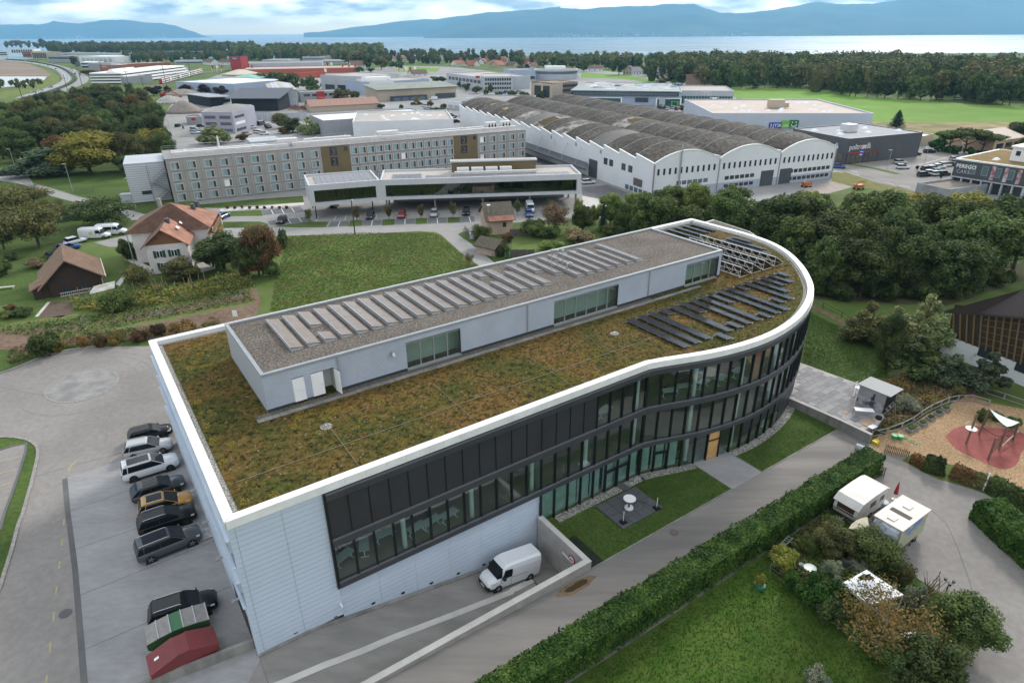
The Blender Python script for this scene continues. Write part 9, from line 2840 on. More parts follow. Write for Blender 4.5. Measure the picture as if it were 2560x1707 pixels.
for k in range(5):
 x0,x1=-2.05+k*.82,-2.05+(k+1)*.82
 zz=(0,.22,.30,.22,0)
 za,zb=(0,.18,.27,.27,.18,0)[k],(0,.18,.27,.27,.18,0)[k+1]
 MB().An([(x0+.015,-.9,1.26+za),(x1-.015,-.9,1.26+zb),(x1-.015,.9,1.26+zb),(x0+.015,.9,1.26+za),(x0+.015,-.9,1.31+za),(x1-.015,-.9,1.31+zb),(x1-.015,.9,1.31+zb),(x0+.015,.9,1.31+za)]).Aa('lid',K6 if k==2 else Mc,gs_)
 MB().box(x1-.05,x1+.02,-.92,.92,1.28+zb,1.36+zb).Aa('lid_bar',Ai,gs_)
for s in(-1,1):
 MB().A6([[(-2.05,y,1.24),(2.05,y,1.24),(1.23,y,1.42),(.4,y,1.52),(-.4,y,1.52),(-1.23,y,1.42)]for y in(s*.86-.02,s*.86+.02)]).Aa('end_plate',Ci['skip_green'],gs_)
r0,r1=Ak(*Dc(1465,1590)),Ak(*Dc(2000,1330))
d=(r1-r0);rz=math.atan2(d.y,d.x);n_=Vc((-math.sin(rz),math.cos(rz),0))
F4=M('skip_red',(.20,.035,.04),(.15,.04,.04),sc=1.5,rough=.6,big=.1,bigsc=.5)
Nc=Ni('waste_skip','dark red skip with hinged sloping lids beside the low concrete wall',(r0+r1)/2+n_*.85+Vc((0,0,.05)),rz,4.3,1.8,1.15,F4,2)
MB().box(-.42,.42,-.88,.88,1.15,1.85).Aa('centre_box',F4,Nc)
for s in(-1,1):
 MB().An([(s*.40,-.95,1.80),(s*2.2,-.95,1.16),(s*2.2,.95,1.16),(s*.40,.95,1.80),(s*.40,-.95,1.86),(s*2.2,-.95,1.22),(s*2.2,.95,1.22),(s*.40,.95,1.86)]).Aa('lid',F4,Nc)
 MB().A6([[(s*.42,y,1.15),(s*2.15,y,1.15),(s*.42,y,1.8)]for y in(-.89,.89)]).Aa('lid_side',F4,Nc)
MB().An([(-1.75,.0,1.37),(-1.45,.0,1.475),(-1.45,.22,1.475),(-1.75,.22,1.37),(-1.75,.0,1.39),(-1.45,.0,1.495),(-1.45,.22,1.495),(-1.75,.22,1.39)]).Aa('white_label',Ab,Nc)
MB().box(-.9,-.35,-.925,-.9,.55,.78).Aa('red_label',M('label_red',(.6,.06,.05),rough=.5),Nc)
# caravan, truck, trailer
zt=2.2
L0,L8,M2,Md=at(*Bg(850,1500),zt),at(*Bg(1140,1305),zt),at(*Bg(900,1195),zt),at(*Bg(625,1370),zt)
d=(L8+M2-L0-Md)/2;rz=math.atan2(d.y,d.x);n_=Vc((-math.sin(rz),math.cos(rz),0))
J8=(L0+L8+M2+Md)/4
Lc=d.length-.5;Wc=2.2
K3=Ah('caravan','white touring caravan with rounded roof parked at the end of the long hedge','caravan',Vc((J8.x,J8.y,-.55)),rz)
Jg=M('caravan_white',(.62,.61,.58),(.56,.55,.52),sc=.8,rough=.45)
h_=Lc/2
prof=[(-h_-.1,.75),(-h_-.25,1.3),(-h_-.05,2.1),(-h_+.35,2.42),(h_-.6,2.55),(h_-.1,2.4),(h_+.1,1.6),(h_,.8),(h_-.2,.45),(-h_+.2,.45)]
MB().A6([[(x,y,z)for x,z in prof]for y in(-Wc/2,Wc/2)]).Aa('body',Jg,K3)
pr2=[(-h_-.32,1.95),(-h_+.3,2.47),(h_-.6,2.6),(h_+.05,2.42),(h_+.55,2.1),(h_+.55,2.13),(h_+.05,2.46),(h_-.6,2.645),(h_*0,2.66),(-h_+.3,2.52),(-h_-.35,1.99)]
MB().A6([[(x,y,z)for x,z in pr2]for y in(-Wc/2-.1,Wc/2+.1)]).Aa('roof_cover',M('roof_sheet',(.55,.53,.50),(.48,.46,.43),sc=1.2,rough=.5),K3)
MB().An([(-h_-.27,-.8,1.15),(-h_-.2,-.8,1.15),(-h_-.2,.8,1.15),(-h_-.27,.8,1.15),(-h_-.17,-.8,1.8),(-h_-.1,-.8,1.8),(-h_-.1,.8,1.8),(-h_-.17,.8,1.8)]).Aa('window',M('brown_window',(.06,.04,.03),rough=.15,spec=.6),K3)
for x0,x1 in((-h_*.15,h_*.25),(h_*.55,h_*.85)):
 MB().box(x0,x1,-Wc/2-.02,-Wc/2+.02,1.3,1.85).Aa('window',Ci['brown_window'],K3)
MB().box(-h_*.55,-h_*.28,-Wc/2-.015,-Wc/2+.02,.6,2.05).Aa('door',Jg,K3)
for s in(-1,1):
 ty,rm=B6(.30,False)
 w=link('wheel',ty,K3,(.1,s*(Wc/2-.1),.3));link('rim',rm,w)
MB().Af([(-h_,0,.45),(-h_-1.2,0,.42)],.06,6).Aa('drawbar',At,K3)
zt=3.0
L0,L8,M2,Md=at(*Cb(1220,118),zt),at(*Bg(1470,1500),zt),at(*Bg(1250,1390),zt),at(*Cb(1005,5),zt)
d=(L0+Md-L8-M2)/2;rz=math.atan2(d.y,d.x);n_=Vc((-math.sin(rz),math.cos(rz),0))
Lt=d.length
J8=(L0+L8+M2+Md)/4
TR=Ah('painted_truck','old box truck camper painted with blue sky and yellow scenery','truck',Vc((J8.x,J8.y,-.55))-n_*1.15,rz)
m_tk=M('truck_mural',(.10,.20,.42),(.42,.38,.22),sc=.9,rough=.5,lo=.42,hi=.58)
M5=M('truck_mural_low',(.45,.40,.20),(.30,.34,.30),sc=1.1,rough=.5)
L6=M('truck_roof',(.66,.61,.54),(.58,.53,.46),sc=.6,rough=.6,stretch=(.5,8,1,0))
y0,y1=(0,2.3)
Ch=Lt/2
MB().box(-Ch-.3,Ch-.2,y0,y1,1.7,2.95).Aa('body',m_tk,TR)
MB().box(-Ch-.3,Ch-.2,y0+.003,y1-.003,.6,1.695).Aa('lower_body',M5,TR)
MB().An([(-Ch-.4,y0-.08,2.95),(Ch-.1,y0-.08,2.95),(Ch-.1,y1+.08,2.95),(-Ch-.4,y1+.08,2.95),(-Ch-.4,y0-.08,3.05),(Ch-.1,y0-.08,3.05),(Ch-.1,y1+.08,3.05),(-Ch-.4,y1+.08,3.05)]).Aa('roof',L6,TR)
MB().An([(Ch-.2,y0+.1,1.95),(Ch+.55,y0+.15,1.75),(Ch+.55,y1-.15,1.75),(Ch-.2,y1-.1,1.95),(Ch-.2,y0+.1,2.9),(Ch+.1,y0+.15,2.75),(Ch+.1,y1-.15,2.75),(Ch-.2,y1-.1,2.9)]).Aa('cab_hood',M('worn_blue_white',(.36,.40,.46),(.14,.13,.12),sc=1.5,rough=.6,lo=.45,hi=.6),TR)
MB().An([(Ch-.2,y0+.1,.6),(Ch+1.1,y0+.2,.6),(Ch+1.1,y1-.2,.6),(Ch-.2,y1-.1,.6),(Ch-.2,y0+.1,1.9),(Ch+.7,y0+.2,1.2),(Ch+.7,y1-.2,1.2),(Ch-.2,y1-.1,1.9)]).Aa('cab',Jg,TR)
MB().An([(Ch+.1,y0+.25,1.68),(Ch+.68,y0+.3,1.24),(Ch+.68,y1-.3,1.24),(Ch+.1,y1-.25,1.68),(Ch+.12,y0+.25,1.74),(Ch+.7,y0+.3,1.28),(Ch+.7,y1-.3,1.28),(Ch+.12,y1-.25,1.74)]).Aa('windscreen',Bn,TR)
MB().box(-.2,.3,y0+.3,y1-.3,3.06,3.09).Aa('dark_roof_strip',M('strip_brown',(.09,.075,.065),rough=.8),TR)
for x in(-Ch+.9,Ch-1.0):
 MB().box(x-.35,x+.35,.75,1.35,3.06,3.16).Aa('roof_hatch',Jg,TR)
for k in range(4):
 MB().Bw((-Ch+.6+k*.95,0,2.45),.16,y0-.02,y0+.02,12).Bw((-Ch+.6+k*.95,0,2.45),.16,y1-.02,y1+.02,12).Aa('porthole',A4,TR)
for s in(y0+.15,y1-.15):
 for x in(-Ch+.8,Ch-.3):
  ty,rm=B6(.36,False)
  w=link('wheel',ty,TR,(x,s,.36));link('rim',rm,w)
Ms=Ak(*Cb(800,235));
TC=Ah('canopied_trailer','weathered wooden trailer with ribbed fan-shaped canopy between bush and caravan','trailer',Ms,.7)
mb=MB()
zc=1.75
apx_=[at(*Cb(*p),1.7)-Ms for p in((610,42),(915,70),(800,150))]
arc=[at(*Cb(*p),1.75)-Ms for p in((610,42),(690,36),(770,40),(850,52),(915,70))]
L5=at(*Cb(800,150),1.6)-Ms
Mi=M('canopy_cream',(.50,.45,.33),(.38,.34,.25),sc=1.5,rough=.8)
for a,b in zip(arc,arc[1:]):
 Fr(a+Vc((0,0,.05)),b+Vc((0,0,.05)),L5,Mi,'canopy',.06,TC)
Mp=M('grey_weathered_boards',(.20,.16,.12),(.14,.11,.085),sc=2,rough=.9,stretch=(1,1,8))
for a,b in((arc[0],L5),(L5,arc[-1])):
 for k in range(7):
  za,zb=.1+k*.22,.3+k*.22
  nn=(b-a).cross(Vc((0,0,1))).normalized()*.04
  MB().An([(*(p+s_).xy,z-Ms.z*0)for z in(za,zb)for p,s_ in((a,-nn),(b,-nn),(b,nn),(a,nn))]).Aa('board',Mp,TC)
rp=Ah('closed_parasol','closed red parasol between caravan and painted truck','parasol',Ak(*Bg(1155,1450)))
MB().cyl((0,0),.25,0,.1,12).Aa('base',At,rp)
MB().Af([(0,0,.1),(0,0,.9)],.03,6).Aa('pole',Ab,rp)
MB().cyl((0,0),.20,.75,1.5,10,r2=.12).cyl((0,0),.12,1.5,2.2,10,r2=.02).Aa('canopy',A1,rp)
wt=Ah('water_drum','grey drum with clear lid between the caravan and the painted truck','drum',Ak(*Bg(1040,1530)))
MB().cyl((0,0),.42,0,.8,16).Aa('body',At,wt)
MB().cyl((0,0),.44,.8,.86,16).Aa('lid',Ai,wt)
dt=B8(MB().box(-.8,.8,-.45,.45,.7,.78).box(-.7,-.6,-.4,.4,0,.7).box(.6,.7,-.4,.4,0,.7).Aa('dark_table',Ax,loc=Ak(*Bg(640,1540)),rz=-.5),'dark garden table beside the caravan nose','table')
def Fe(label,c,rz):
 t=Ah('garden_armchair',label,'armchair',c,rz,'garden armchairs beside the fig bush')
 m_r=M('rattan_grey',(.05,.055,.065),(.07,.075,.085),sc=12,rough=.8)
 MB().box(-.38,.38,-.36,.36,.05,.42).Aa('seat',m_r,t)
 MB().box(-.40,.40,.34,.46,.05,.85).Aa('backrest',m_r,t)
 for s in(-1,1):
  MB().box(s*.46-.07,s*.46+.07,-.38,.46,.05,.64).Aa('armrest',m_r,t)
 MB().box(-.36,.36,-.34,.32,.42,.50).Aa('cushion',At,t)
Fe('dark rattan armchair nearer the round table',Ak(*Cb(720,500)),2.75)
Fe('dark rattan armchair half under the fig bush',Ak(*Cb(800,475)),2.75)
gt=Ah('garden_table','pale round garden table on the grass below the long hedge','table',Ak(*Cb(372,570)))
MB().cyl((0,0),.50,.70,.74,24).Aa('table_top',M('table_green',(.42,.48,.46),rough=.4),gt)
MB().Af([(0,0,0),(0,0,.7)],.05,6).cyl((0,0),.28,0,.04,12).Aa('stem',At,gt)
for k,(Dz,Ei,B0)in enumerate(((300,515,'small round stool behind the pale garden table'),(397,590,'small round stool in front of the pale garden table'))):
 st_=Ah('stool',B0,'stool',Ak(*Cb(Dz,Ei)))
 MB().cyl((0,0),.24,.42,.46,16).Aa('seat',Ci['table_green'],st_)
 MB().Af([(0,0,0),(0,0,.42)],.03,5).cyl((0,0),.18,0,.03,10).Aa('stem',At,st_)
E1=M('tent_cloth',(.66,.68,.70),(.58,.60,.62),sc=1.5,rough=.6)
zt=2.2
tq=[at(*Cb(*p),zt-.6)for p in((685,650),(930,850),(1240,755),(905,530))]
tc=sum(tq,Vc())/4
TT=Ah('garden_tent','torn white garden tent roof with a hole beside the half bare tree','tent',Vc((tc.x,tc.y,tc.z-1.6)))
bz=Vc((tc.x,tc.y,tc.z-1.6))
def H5(u,v):
 p=tq[0].lerp(tq[1],u).lerp(tq[3].lerp(tq[2],u),v)
 r=max(abs(u-.5),abs(v-.5))*2
 p=p+Vc((0,0,.75*(1-r)**1.2+.05*math.sin(u*17+v*9)*(1-r)))
 return p-bz
mb=MB()
N_=14
for i in range(N_):
 for j in range(N_):
  u,v=(i+.5)/N_,(j+.5)/N_
  if((u-.24)/.17)**2+((v-.62)/.24)**2<1:
   continue
  mb.A2([H5(i/N_,j/N_),H5((i+1)/N_,j/N_),H5((i+1)/N_,(j+1)/N_),H5(i/N_,(j+1)/N_)])
mb.Aa('canopy',E1,TT,smooth=True)
for k in range(4):
 a,b=tq[k]-bz,tq[(k+1)%4]-bz
 MB().Af([a,b],.03,5).Aa('rail',Ab,TT)
 MB().A2([a,b,b-Vc((0,0,.22)),a-Vc((0,0,.22))]).Aa('valance',E1,TT)
 MB().Af([a,Vc((a.x,a.y,-.1))],.03,5).Aa('post',Ab,TT)
cq=[at(*Cb(*p),.8)for p in((1170,1180),(1350,1165),(1410,1100),(1230,1090))]
wc=Ah('covered_table','white covered table half hidden behind the half bare tree','table',Vc((cq[0].x,cq[0].y,-.6)))
mb=MB().An([p-cq[0]+Vc((0,0,.0))for p in cq]+[p-cq[0]+Vc((0,0,1.4))for p in cq])
mb.Aa('cover',E1,wc)
ld=Ah('ladder','dark wooden ladder leaning in the garden below the hedge','ladder',Ak(*Cb(0,410)))
a,b=Vc((0,0,.1)),Ak(*Cb(175,285))-Ak(*Cb(0,410))+Vc((0,0,.9))
Kw=Vc((.3,-.25,.0))
mb=MB().Af([a,b],.035,4).Af([a+Kw,b+Kw],.035,4)
for k in range(11):
 f=(k+.5)/11
 mb.Af([a.lerp(b,f),a.lerp(b,f)+Kw],.022,4)
mb.Aa('ladder_frame',At,ld)
wf=Ah('wire_fence','thin wire fence on metal posts along the garden shrubs','fence')
fp=[Ak(*Cb(*p))for p in((10,560),(190,695),(320,825),(450,915),(565,1010),(760,1190),(1000,1365),(1325,1560))]
for p in fp:
 MB().Af([p,p+Vc((0,0,1.15))],.025,5).Aa('post',A3,wf)
for z in(.3,.7,1.1):
 MB().Af([p+Vc((0,0,z))for p in fp],.008,3).Aa('wire',A3,wf)
gl_=Ah('garden_lamp','black three-armed garden lantern post at the asphalt edge','lamp post',Ak(*Cb(1605,800)))
MB().Af([(0,0,0),(0,0,1.9)],.045,6).Aa('post',Ax,gl_)
for k in range(3):
 a=k*2.09
 MB().Af([(0,0,1.7),(.3*math.cos(a),.3*math.sin(a),1.8)],.025,4).Aa('arm',Ax,gl_)
 MB().cyl((.32*math.cos(a),.32*math.sin(a)),.09,1.78,2.0,8,r2=.13).Aa('lantern',Ax,gl_)
mbx=Ah('mailbox','small black mailbox on a post by the fig bush','mailbox',Ak(*Cb(1180,530)))
MB().Af([(0,0,0),(0,0,1.0)],.03,5).Aa('post',Ax,mbx)
MB().box(-.2,.2,-.14,.14,1.0,1.3).Aa('box',Ax,mbx)
wr=B8(MB().cyl((0,0),.42,0,.35,16,0,r2=.45).Aa('plant_guard',M('guard_green',(.02,.16,.10),rough=.6),loc=Ak(*Kr(2272,690))),'green wire ring guarding a small bush beside the hedge','plant guard')
# playground
def Hv(label,base,top_px,r=.11,tl=Bg):
 p=Ak(*tl(*base))
 d=Gw(*tl(*top_px));
 o_=Vc((0,0,D7))
 t_=((p+Vc((0,0,2.6)))-o_).dot(d)/d.dot(d)
 q=o_+d*t_
 t=Ah('climbing_post',label,'post',p,0,'climbing poles of the playground')
 MB().Af([(0,0,-.1),q-p],r,8).Aa('timber',M('larch',(.19,.12,.085),(.14,.09,.065),sc=2,rough=.85),t)
 return q
q1=Hv('climbing pole carrying the white disc',(1818,940),(1920,665))
q2=Hv('climbing pole holding the high corner of the shade sail',(1935,855),(2035,620))
q3=Hv('climbing pole standing in front with the rope net',(2020,1090),(2095,880))
q4=Hv('climbing pole in the middle of the rope net',(2120,995),(2195,785))
q5=Hv('climbing pole holding the low corner of the shade sail',(2245,915),(2305,745))
dsc=B8(MB().cyl((0,0),.55,0,.05,20).Aa('climbing_disc',Ab,loc=Ak(*Bg(1818,940)).lerp(q1,.52)+Vc((-.05,0,0))),'white round platform on a climbing pole','platform')
Kt,sl_b,sl_c=q2+Vc((0,0,.05)),q4+Vc((-.1,0,.1)),q5+Vc((0,0,.1))
ss=Ah('shade_sail','white triangular shade sail above the playground poles','shade sail',Kt)
mb=MB()
for i in range(8):
 for j in range(8-i):
  def sp2(i,j):
   a,b=i/8,j/8
   return Vc((0,0,0))*(1-a-b)+(sl_b-Kt)*a+(sl_c-Kt)*b+Vc((0,0,-.35*(a*(1-a-b)+b*a+b*(1-a-b))*2))
  mb.A2([sp2(i,j),sp2(i+1,j),sp2(i,j+1)])
  if i+j<7:
   mb.A2([sp2(i+1,j),sp2(i+1,j+1),sp2(i,j+1)])
mb.Aa('cloth',E1,ss,smooth=True)
rn=Ah('rope_net','dark climbing ropes strung between the playground poles','rope net',Ak(*Bg(2100,1000)))
o_=Ak(*Bg(2100,1000))
B3,B4,B5,B2=Ak(*Bg(2020,1090)),Ak(*Bg(2120,995)),Ak(*Bg(2245,915)),Ak(*Bg(1935,855))
mb=MB()
for f in(.25,.45,.65,.85):
 mb.Af([B3.lerp(q3,f)-o_,B4.lerp(q4,f)-o_],.018,3).Af([B4.lerp(q4,f*.9)-o_,B5.lerp(q5,f*.9)-o_],.018,3)
for f in(.2,.4,.6,.8):
 mb.Af([B3.lerp(q3,.25).lerp(B4.lerp(q4,.25),f)-o_,B3.lerp(q3,.85).lerp(B4.lerp(q4,.85),f)-o_],.018,3)
mb.Af([B2.lerp(q2,.3)-o_,((B2+B5)/2+Vc((0,0,.25)))-o_,B5.lerp(q5,.3)-o_],.04,4)
B8(mb.Aa('ropes',Ax,rn),kind='stuff')
bb=B8(MB().Af([Ak(*Bg(2135,985))+Vc((0,0,.4)),Ak(*Bg(2275,880))+Vc((0,0,.9))],.07,8).Aa('balance_beam',M('pale_log',(.45,.38,.32),rough=.8)),'pale balance log between two climbing poles','log')
cb=Ah('curved_bar','thin curved steel climbing bar beside the disc pole','climbing bar',Ak(*Bg(1750,905)))
MB().Af([(0,0,0),(.05,.1,1.2),(.35,.3,1.9),(.8,.5,2.1),(1.2,.6,2.0)],.025,6).Aa('bar',A3,cb)
for k,(Dz,Ei)in enumerate(((1320,815),(1415,765),(1488,715),(1562,672),(1628,632))):
 t=Ah('planter','%s grey timber planter box with herbs from the terrace along the playground fence'%Gz[k],'planter',Ak(*Bg(Dz,Ei)),.55,'planter boxes along the playground fence')
 sx=.85 if k==0 else .55
 Nf=M('grey_timber',(.24,.24,.24),(.18,.18,.18),sc=2,rough=.9)
 for s in(-1,1):
  MB().box(-sx,sx,s*.32-.03,s*.32+.03,0,.45).Aa('board',Nf,t)
  MB().box(s*sx-.03,s*sx+.03,-.29,.29,0,.45).Aa('board',Nf,t)
 MB().box(-sx+.04,sx-.04,-.28,.28,.05,.40).Aa('soil',Hk,t)
 o_=link('herbs',Km(('bush',Ac,0))[0],t,(0,0,.38));o_.scale=(sx*.55,.2,.12)
def D1(label,pts,tl,h=1.0,mt=None,mesh_panel=True):
 t=Ah('timber_fence',label,'fence')
 P=[Ak(*tl(*p))for p in pts]
 mt=mt or Mp
 for p in P:
  MB().box(p.x-.06,p.x+.06,p.y-.06,p.y+.06,p.z,p.z+h+.05).Aa('post',mt,t)
 for a,b in zip(P,P[1:]):
  for z in(.15,h):
   MB().Af([a+Vc((0,0,z)),b+Vc((0,0,z))],.055,4).Aa('rail',mt,t)
 return t
Kd=M('silver_grey_timber',(.30,.29,.28),(.22,.21,.20),sc=2,rough=.9)
D1('grey timber rail fence climbing along the planters of the playground',((945,880),(1080,850),(1220,800),(1330,745),(1400,690),(1490,635),(1580,595),(1650,565),(1740,545),(1875,545),(2020,590)),Bg,.8,Kd)
D1('grey timber rail fence behind the playground under the pines',((1955,465),(2160,530),(2350,595)),Bg,.8,Kd)
def G8(label,a_px,b_px,h,n):
 t=Ah('picket_fence',label,'fence')
 a,b=Ak(*Bg(*a_px)),Ak(*Bg(*b_px))
 M6=M('picket_wood',(.20,.14,.075),(.15,.10,.055),sc=3,rough=.85)
 d=(b-a).normalized();nn=Vc((-d.y,d.x,0))*.02
 for k in range(n):
  p=a.lerp(b,(k+.5)/n)
  w=d*.045
  top_=h+.06*math.sin(k*1.9)
  MB().An([p-w-nn,p+w-nn,p+w+nn,p-w+nn]+[q+Vc((0,0,top_))for q in(p-w-nn,p+w-nn,p+w+nn,p-w+nn)]).Aa('picket',M6,t)
 for z in(.3,h*.75):
  MB().Af([a+Vc((0,0,z))+nn*3,b+Vc((0,0,z))+nn*3],.04,4).Aa('rail',M6,t)
G8('brown picket fence at the entrance of the playground',(1060,1020),(1285,1085),1.15,14)
G8('short brown picket gate beside the end of the laurel hedge',(945,1190),(1065,1250),1.2,8)
for k,(Dz,Ei,B0)in enumerate(((1155,890,'green plastic tub at the playground fence'),(1205,895,'second green plastic tub beside the spilled green net'))):
 B8(MB().cyl((0,0),.26,0,.5,14,r2=.34).Aa('plastic_tub',M('tub_green',(.05,.30,.10),rough=.5),loc=Ak(*Bg(Dz,Ei))),B0,'tub')
rr=random.Random(6)
mb=MB()
for k in range(60):
 p=Ak(*Bg(1230+k*2.6,880+k*1.1+rr.uniform(-18,18)))
 mb.Af([p+Vc((0,0,.05)),p+Vc((rr.uniform(-.2,.2),rr.uniform(-.2,.2),.1))],.02,3)
B8(mb.Aa('green_net',M('net_green',(.12,.42,.20),rough=.7)),kind='stuff')
wg=Ah('cane_wigwam','wigwam of thin canes at the corner of the playground','plant support',Ak(*Bg(1080,920)))
mb=MB()
for k in range(9):
 a=k*.698
 mb.Af([(.75*math.cos(a),.75*math.sin(a),0),(-.08*math.cos(a),-.08*math.sin(a),1.9)],.018,4)
mb.Aa('canes',M('cane',(.33,.25,.15),rough=.8),wg)
yt_=B8(MB().box(-.35,.35,-.25,.25,.0,.4).cyl((-.2,-.26),.12,.1,.3,8).Aa('yellow_toy',M('toy_yellow',(.55,.40,.02),rough=.5),loc=Ak(*Bg(985,935)),rz=.5),'yellow plastic toy behind the end of the terrace wall','toy')
B8(MB().Af([Ak(*Bg(945,875))+Vc((0,0,1.0)),Ak(*Bg(1055,915))+Vc((0,0,1.0))],.12,8).Aa('black_pipe',Ax),'black plastic pipe lying on the fence at the terrace wall','pipe')
tk=Ah('steel_tank','lying silver steel tank at the end of the laurel hedge','tank',Ak(*Bg(865,1030)),TH-1.35)
MB().Af([(-.75,0,.55),(.75,0,.55)],.42,16).Aa('barrel',At,tk)
for s in(-.5,.5):
 MB().box(s-.06,s+.06,-.35,.35,0,.22).Aa('cradle',Ax,tk)
wp_=B8(MB().box(-.03,.03,-.07,.07,0,2.1).Aa('white_board_post',Ab,loc=Ak(*Bg(1975,1365)),rz=.4),'tall narrow white board standing between the two hedges','board')
# lamps, poles, signs
def lamp(px,tl,base,top,label,arm=.9,group='street lamps'):
 p=Ak(*tl(*base));h=Am(p,tl(0,top)[1])
 t=Ah('street_lamp',label,'street lamp',p,0,group)
 MB().Af([(0,0,0),(0,0,h)],.09,6,r2=.05).Aa('pole',A3,t)
 MB().box(-arm,.15,-.14,.14,h-.02,h+.10).Aa('lamp_head',Ai,t)
for tl,b,t_,B0 in((A7,(145,1550),1370,'street lamp at the edge of the roundabout wood'),(A7,(235,1540),1460,'short street lamp in front of the pine'),(A8,(670,190),-60,'tall street lamp on the hotel lawn beside the lane'),(A8,(1250,345),70,'street lamp beside the small grey kiosk'),(A7,(1480,1370),1235,'street lamp at the corner of the hotel annex'),(A7,(1570,1330),1150,'street lamp halfway along the lane behind the hotel'),(A7,(1560,1200),1085,'street lamp at the top of the lane behind the hotel'),(Ck,(1098,1540),1380,'street lamp in the retail car park opposite the sofa store'),(Ck,(1435,1505),1350,'street lamp in the middle of the retail car park'),(Ck,(1765,1440),1318,'street lamp beside the clipped shrubs'),(Bq,(1350,990),890,'street lamp in front of the car dealer')):
 lamp(0,tl,b,t_,B0)
p=Ak(*Cw(910,588));h=Am(p,Cw(0,255)[1])
wl2=Ah('wooden_lamp_pole','tall wooden pole with small lamp at the meadow edge','lamp post',p)
MB().Af([(0,0,0),(0,0,h)],.14,7,r2=.10).Aa('pole',De,wl2)
MB().box(-.05,.35,-.12,.12,h-.35,h-.2).Aa('lamp_head',Ab,wl2)
for b,t_,B0 in(((212,930),730,'catenary pole nearest the motorway curve'),((620,830),685,'catenary pole beside the motorway median'),((755,790),595,'catenary pole at the motorway bend'),((950,700),530,'catenary pole in front of the orange store'),((1180,785),618,'catenary pole before the terraced office'),((1533,810),575,'tall catenary pole beside the train'),((1755,710),552,'catenary pole behind the train'),((1650,770),690,'short catenary pole at the tracks'),((1315,800),700,'short catenary pole beside the grey end block')):
 p=Ak(*A7(*b));h=Am(p,A7(0,t_)[1])
 t=Ah('catenary_pole',B0,'pole',p,0,'catenary poles along the railway')
 MB().Af([(0,0,0),(0,0,h)],.22,6,r2=.14).Aa('mast',De,t)
 MB().box(-2.0,2.0,-.1,.1,h*.74,h*.74+.22).Aa('crossarm',De,t)
bs=Ah('direction_sign','pair of blue direction signs in front of the sofa store','sign',Ak(*Ck(812,1500)))
hh=Am(Ak(*Ck(812,1500)),Ck(0,1378)[1])
for s in(-1,1):
 MB().Af([(s*.9,0,0),(s*.9,0,hh)],.05,5).Aa('pole',A3,bs)
 MB().box(s*.85-.8,s*.85+.8,-.08,-.02,hh*.52,hh).Aa('board',M('sign_blue2',(.02,.09,.42),rough=.5),bs)
 MB().box(s*.85-.55,s*.85+.5,-.1,-.08,hh*.82,hh*.90).box(s*.85-.55,s*.85+.3,-.1,-.08,hh*.62,hh*.70).Aa('white_lines',Ab,bs)
for Dz,Ei,tl,B0 in((283,45,A8,'blue roundabout arrow sign at the lane corner'),(545,845,A7,'blue sign at the motorway median')):
 t=Ah('road_sign',B0,'sign',Ak(*tl(Dz,Ei)))
 MB().Af([(0,0,0),(0,0,1.6)],.04,5).Aa('pole',A3,t)
 MB().box(-.5,.5,-.05,0,.9,2.0).Aa('board',M('sign_blue',(.03,.08,.35),rough=.5),t)
B8(MB().cyl((0,0),.15,0,.8,8).cyl((0,0),.22,.55,.68,8).Aa('hydrant',A1,loc=Ak(*A8(378,110))),'small red hydrant on the hotel lawn by the lane','hydrant')
# gravel yard, train, containers
def J6(tl,base,top,w,name,label,mt,depth=.7,seed=1):
 p=Ak(*tl(*base));h=Am(p,tl(0,top)[1])*.9
 dist=p.length
 R=w/3.672/En*dist/2
 rr=random.Random(seed)
 mb=MB();n_=26
 rings=[]
 for s,hh in((1.0,0),(.8,.25),(.58,.52),(.36,.78),(.16,.94),(.03,1)):
  rings.append([(R*s*math.cos(2*math.pi*k/n_)*(1+.12*mnoise.noise(Vc((k*.5,s*3,seed)))),R*depth*s*math.sin(2*math.pi*k/n_),h*hh*(1+.1*mnoise.noise(Vc((k*.7,s*5,seed+3)))))for k in range(n_)])
 mb.A6(rings)
 o=mb.Aa(name,mt,loc=p,smooth=True)
 return B8(o,label,'heap')
Hw=M('grey_sand',(.27,.23,.20),(.21,.18,.155),sc=.4,rough=1,bump=.5,bsc=2)
Ki=M('white_rubble',(.50,.47,.44),(.22,.20,.19),sc=1.2,rough=1,bump=1.5,bsc=2,lo=.42,hi=.58)
J6(A7,(1700,1035),915,330,'gravel_heap','tall grey sand heap in front of the black shed',Hw)
J6(A7,(1690,870),812,330,'gravel_heap','flat grey gravel heap behind the excavator',Hw,seed=4)
J6(A7,(1560,950),868,260,'rubble_heap','heap of white broken rubble under the red excavator arm',Ki,seed=2)
J6(A7,(2060,970),905,200,'rubble_heap','pale rubble heap between the two black sheds',Ki,seed=7)
ex=Ah('excavator','red long-armed excavator on the rubble heap','excavator',Ak(*A7(1500,890)),-.25)
MB().box(-1.5,1.5,-1.3,1.3,0,.9).Aa('tracks',Bt,ex)
MB().box(-1.8,1.2,-1.2,1.2,1.0,2.6).Aa('body',A1,ex)
MB().box(.2,1.4,.2,1.2,2.6,3.3).Aa('cab',A4,ex)
MB().Af([(1.0,0,2.0),(5,0,4.6),(10,0,2.6),(14,0,.6)],.45,6,r2=.25).Aa('arm',A1,ex)
MB().box(13.4,15.0,-.6,.6,.0,1.0).Aa('bucket',A1,ex)
D2=M('container_red',(.36,.04,.035),(.30,.035,.03),sc=.3,rough=.6)
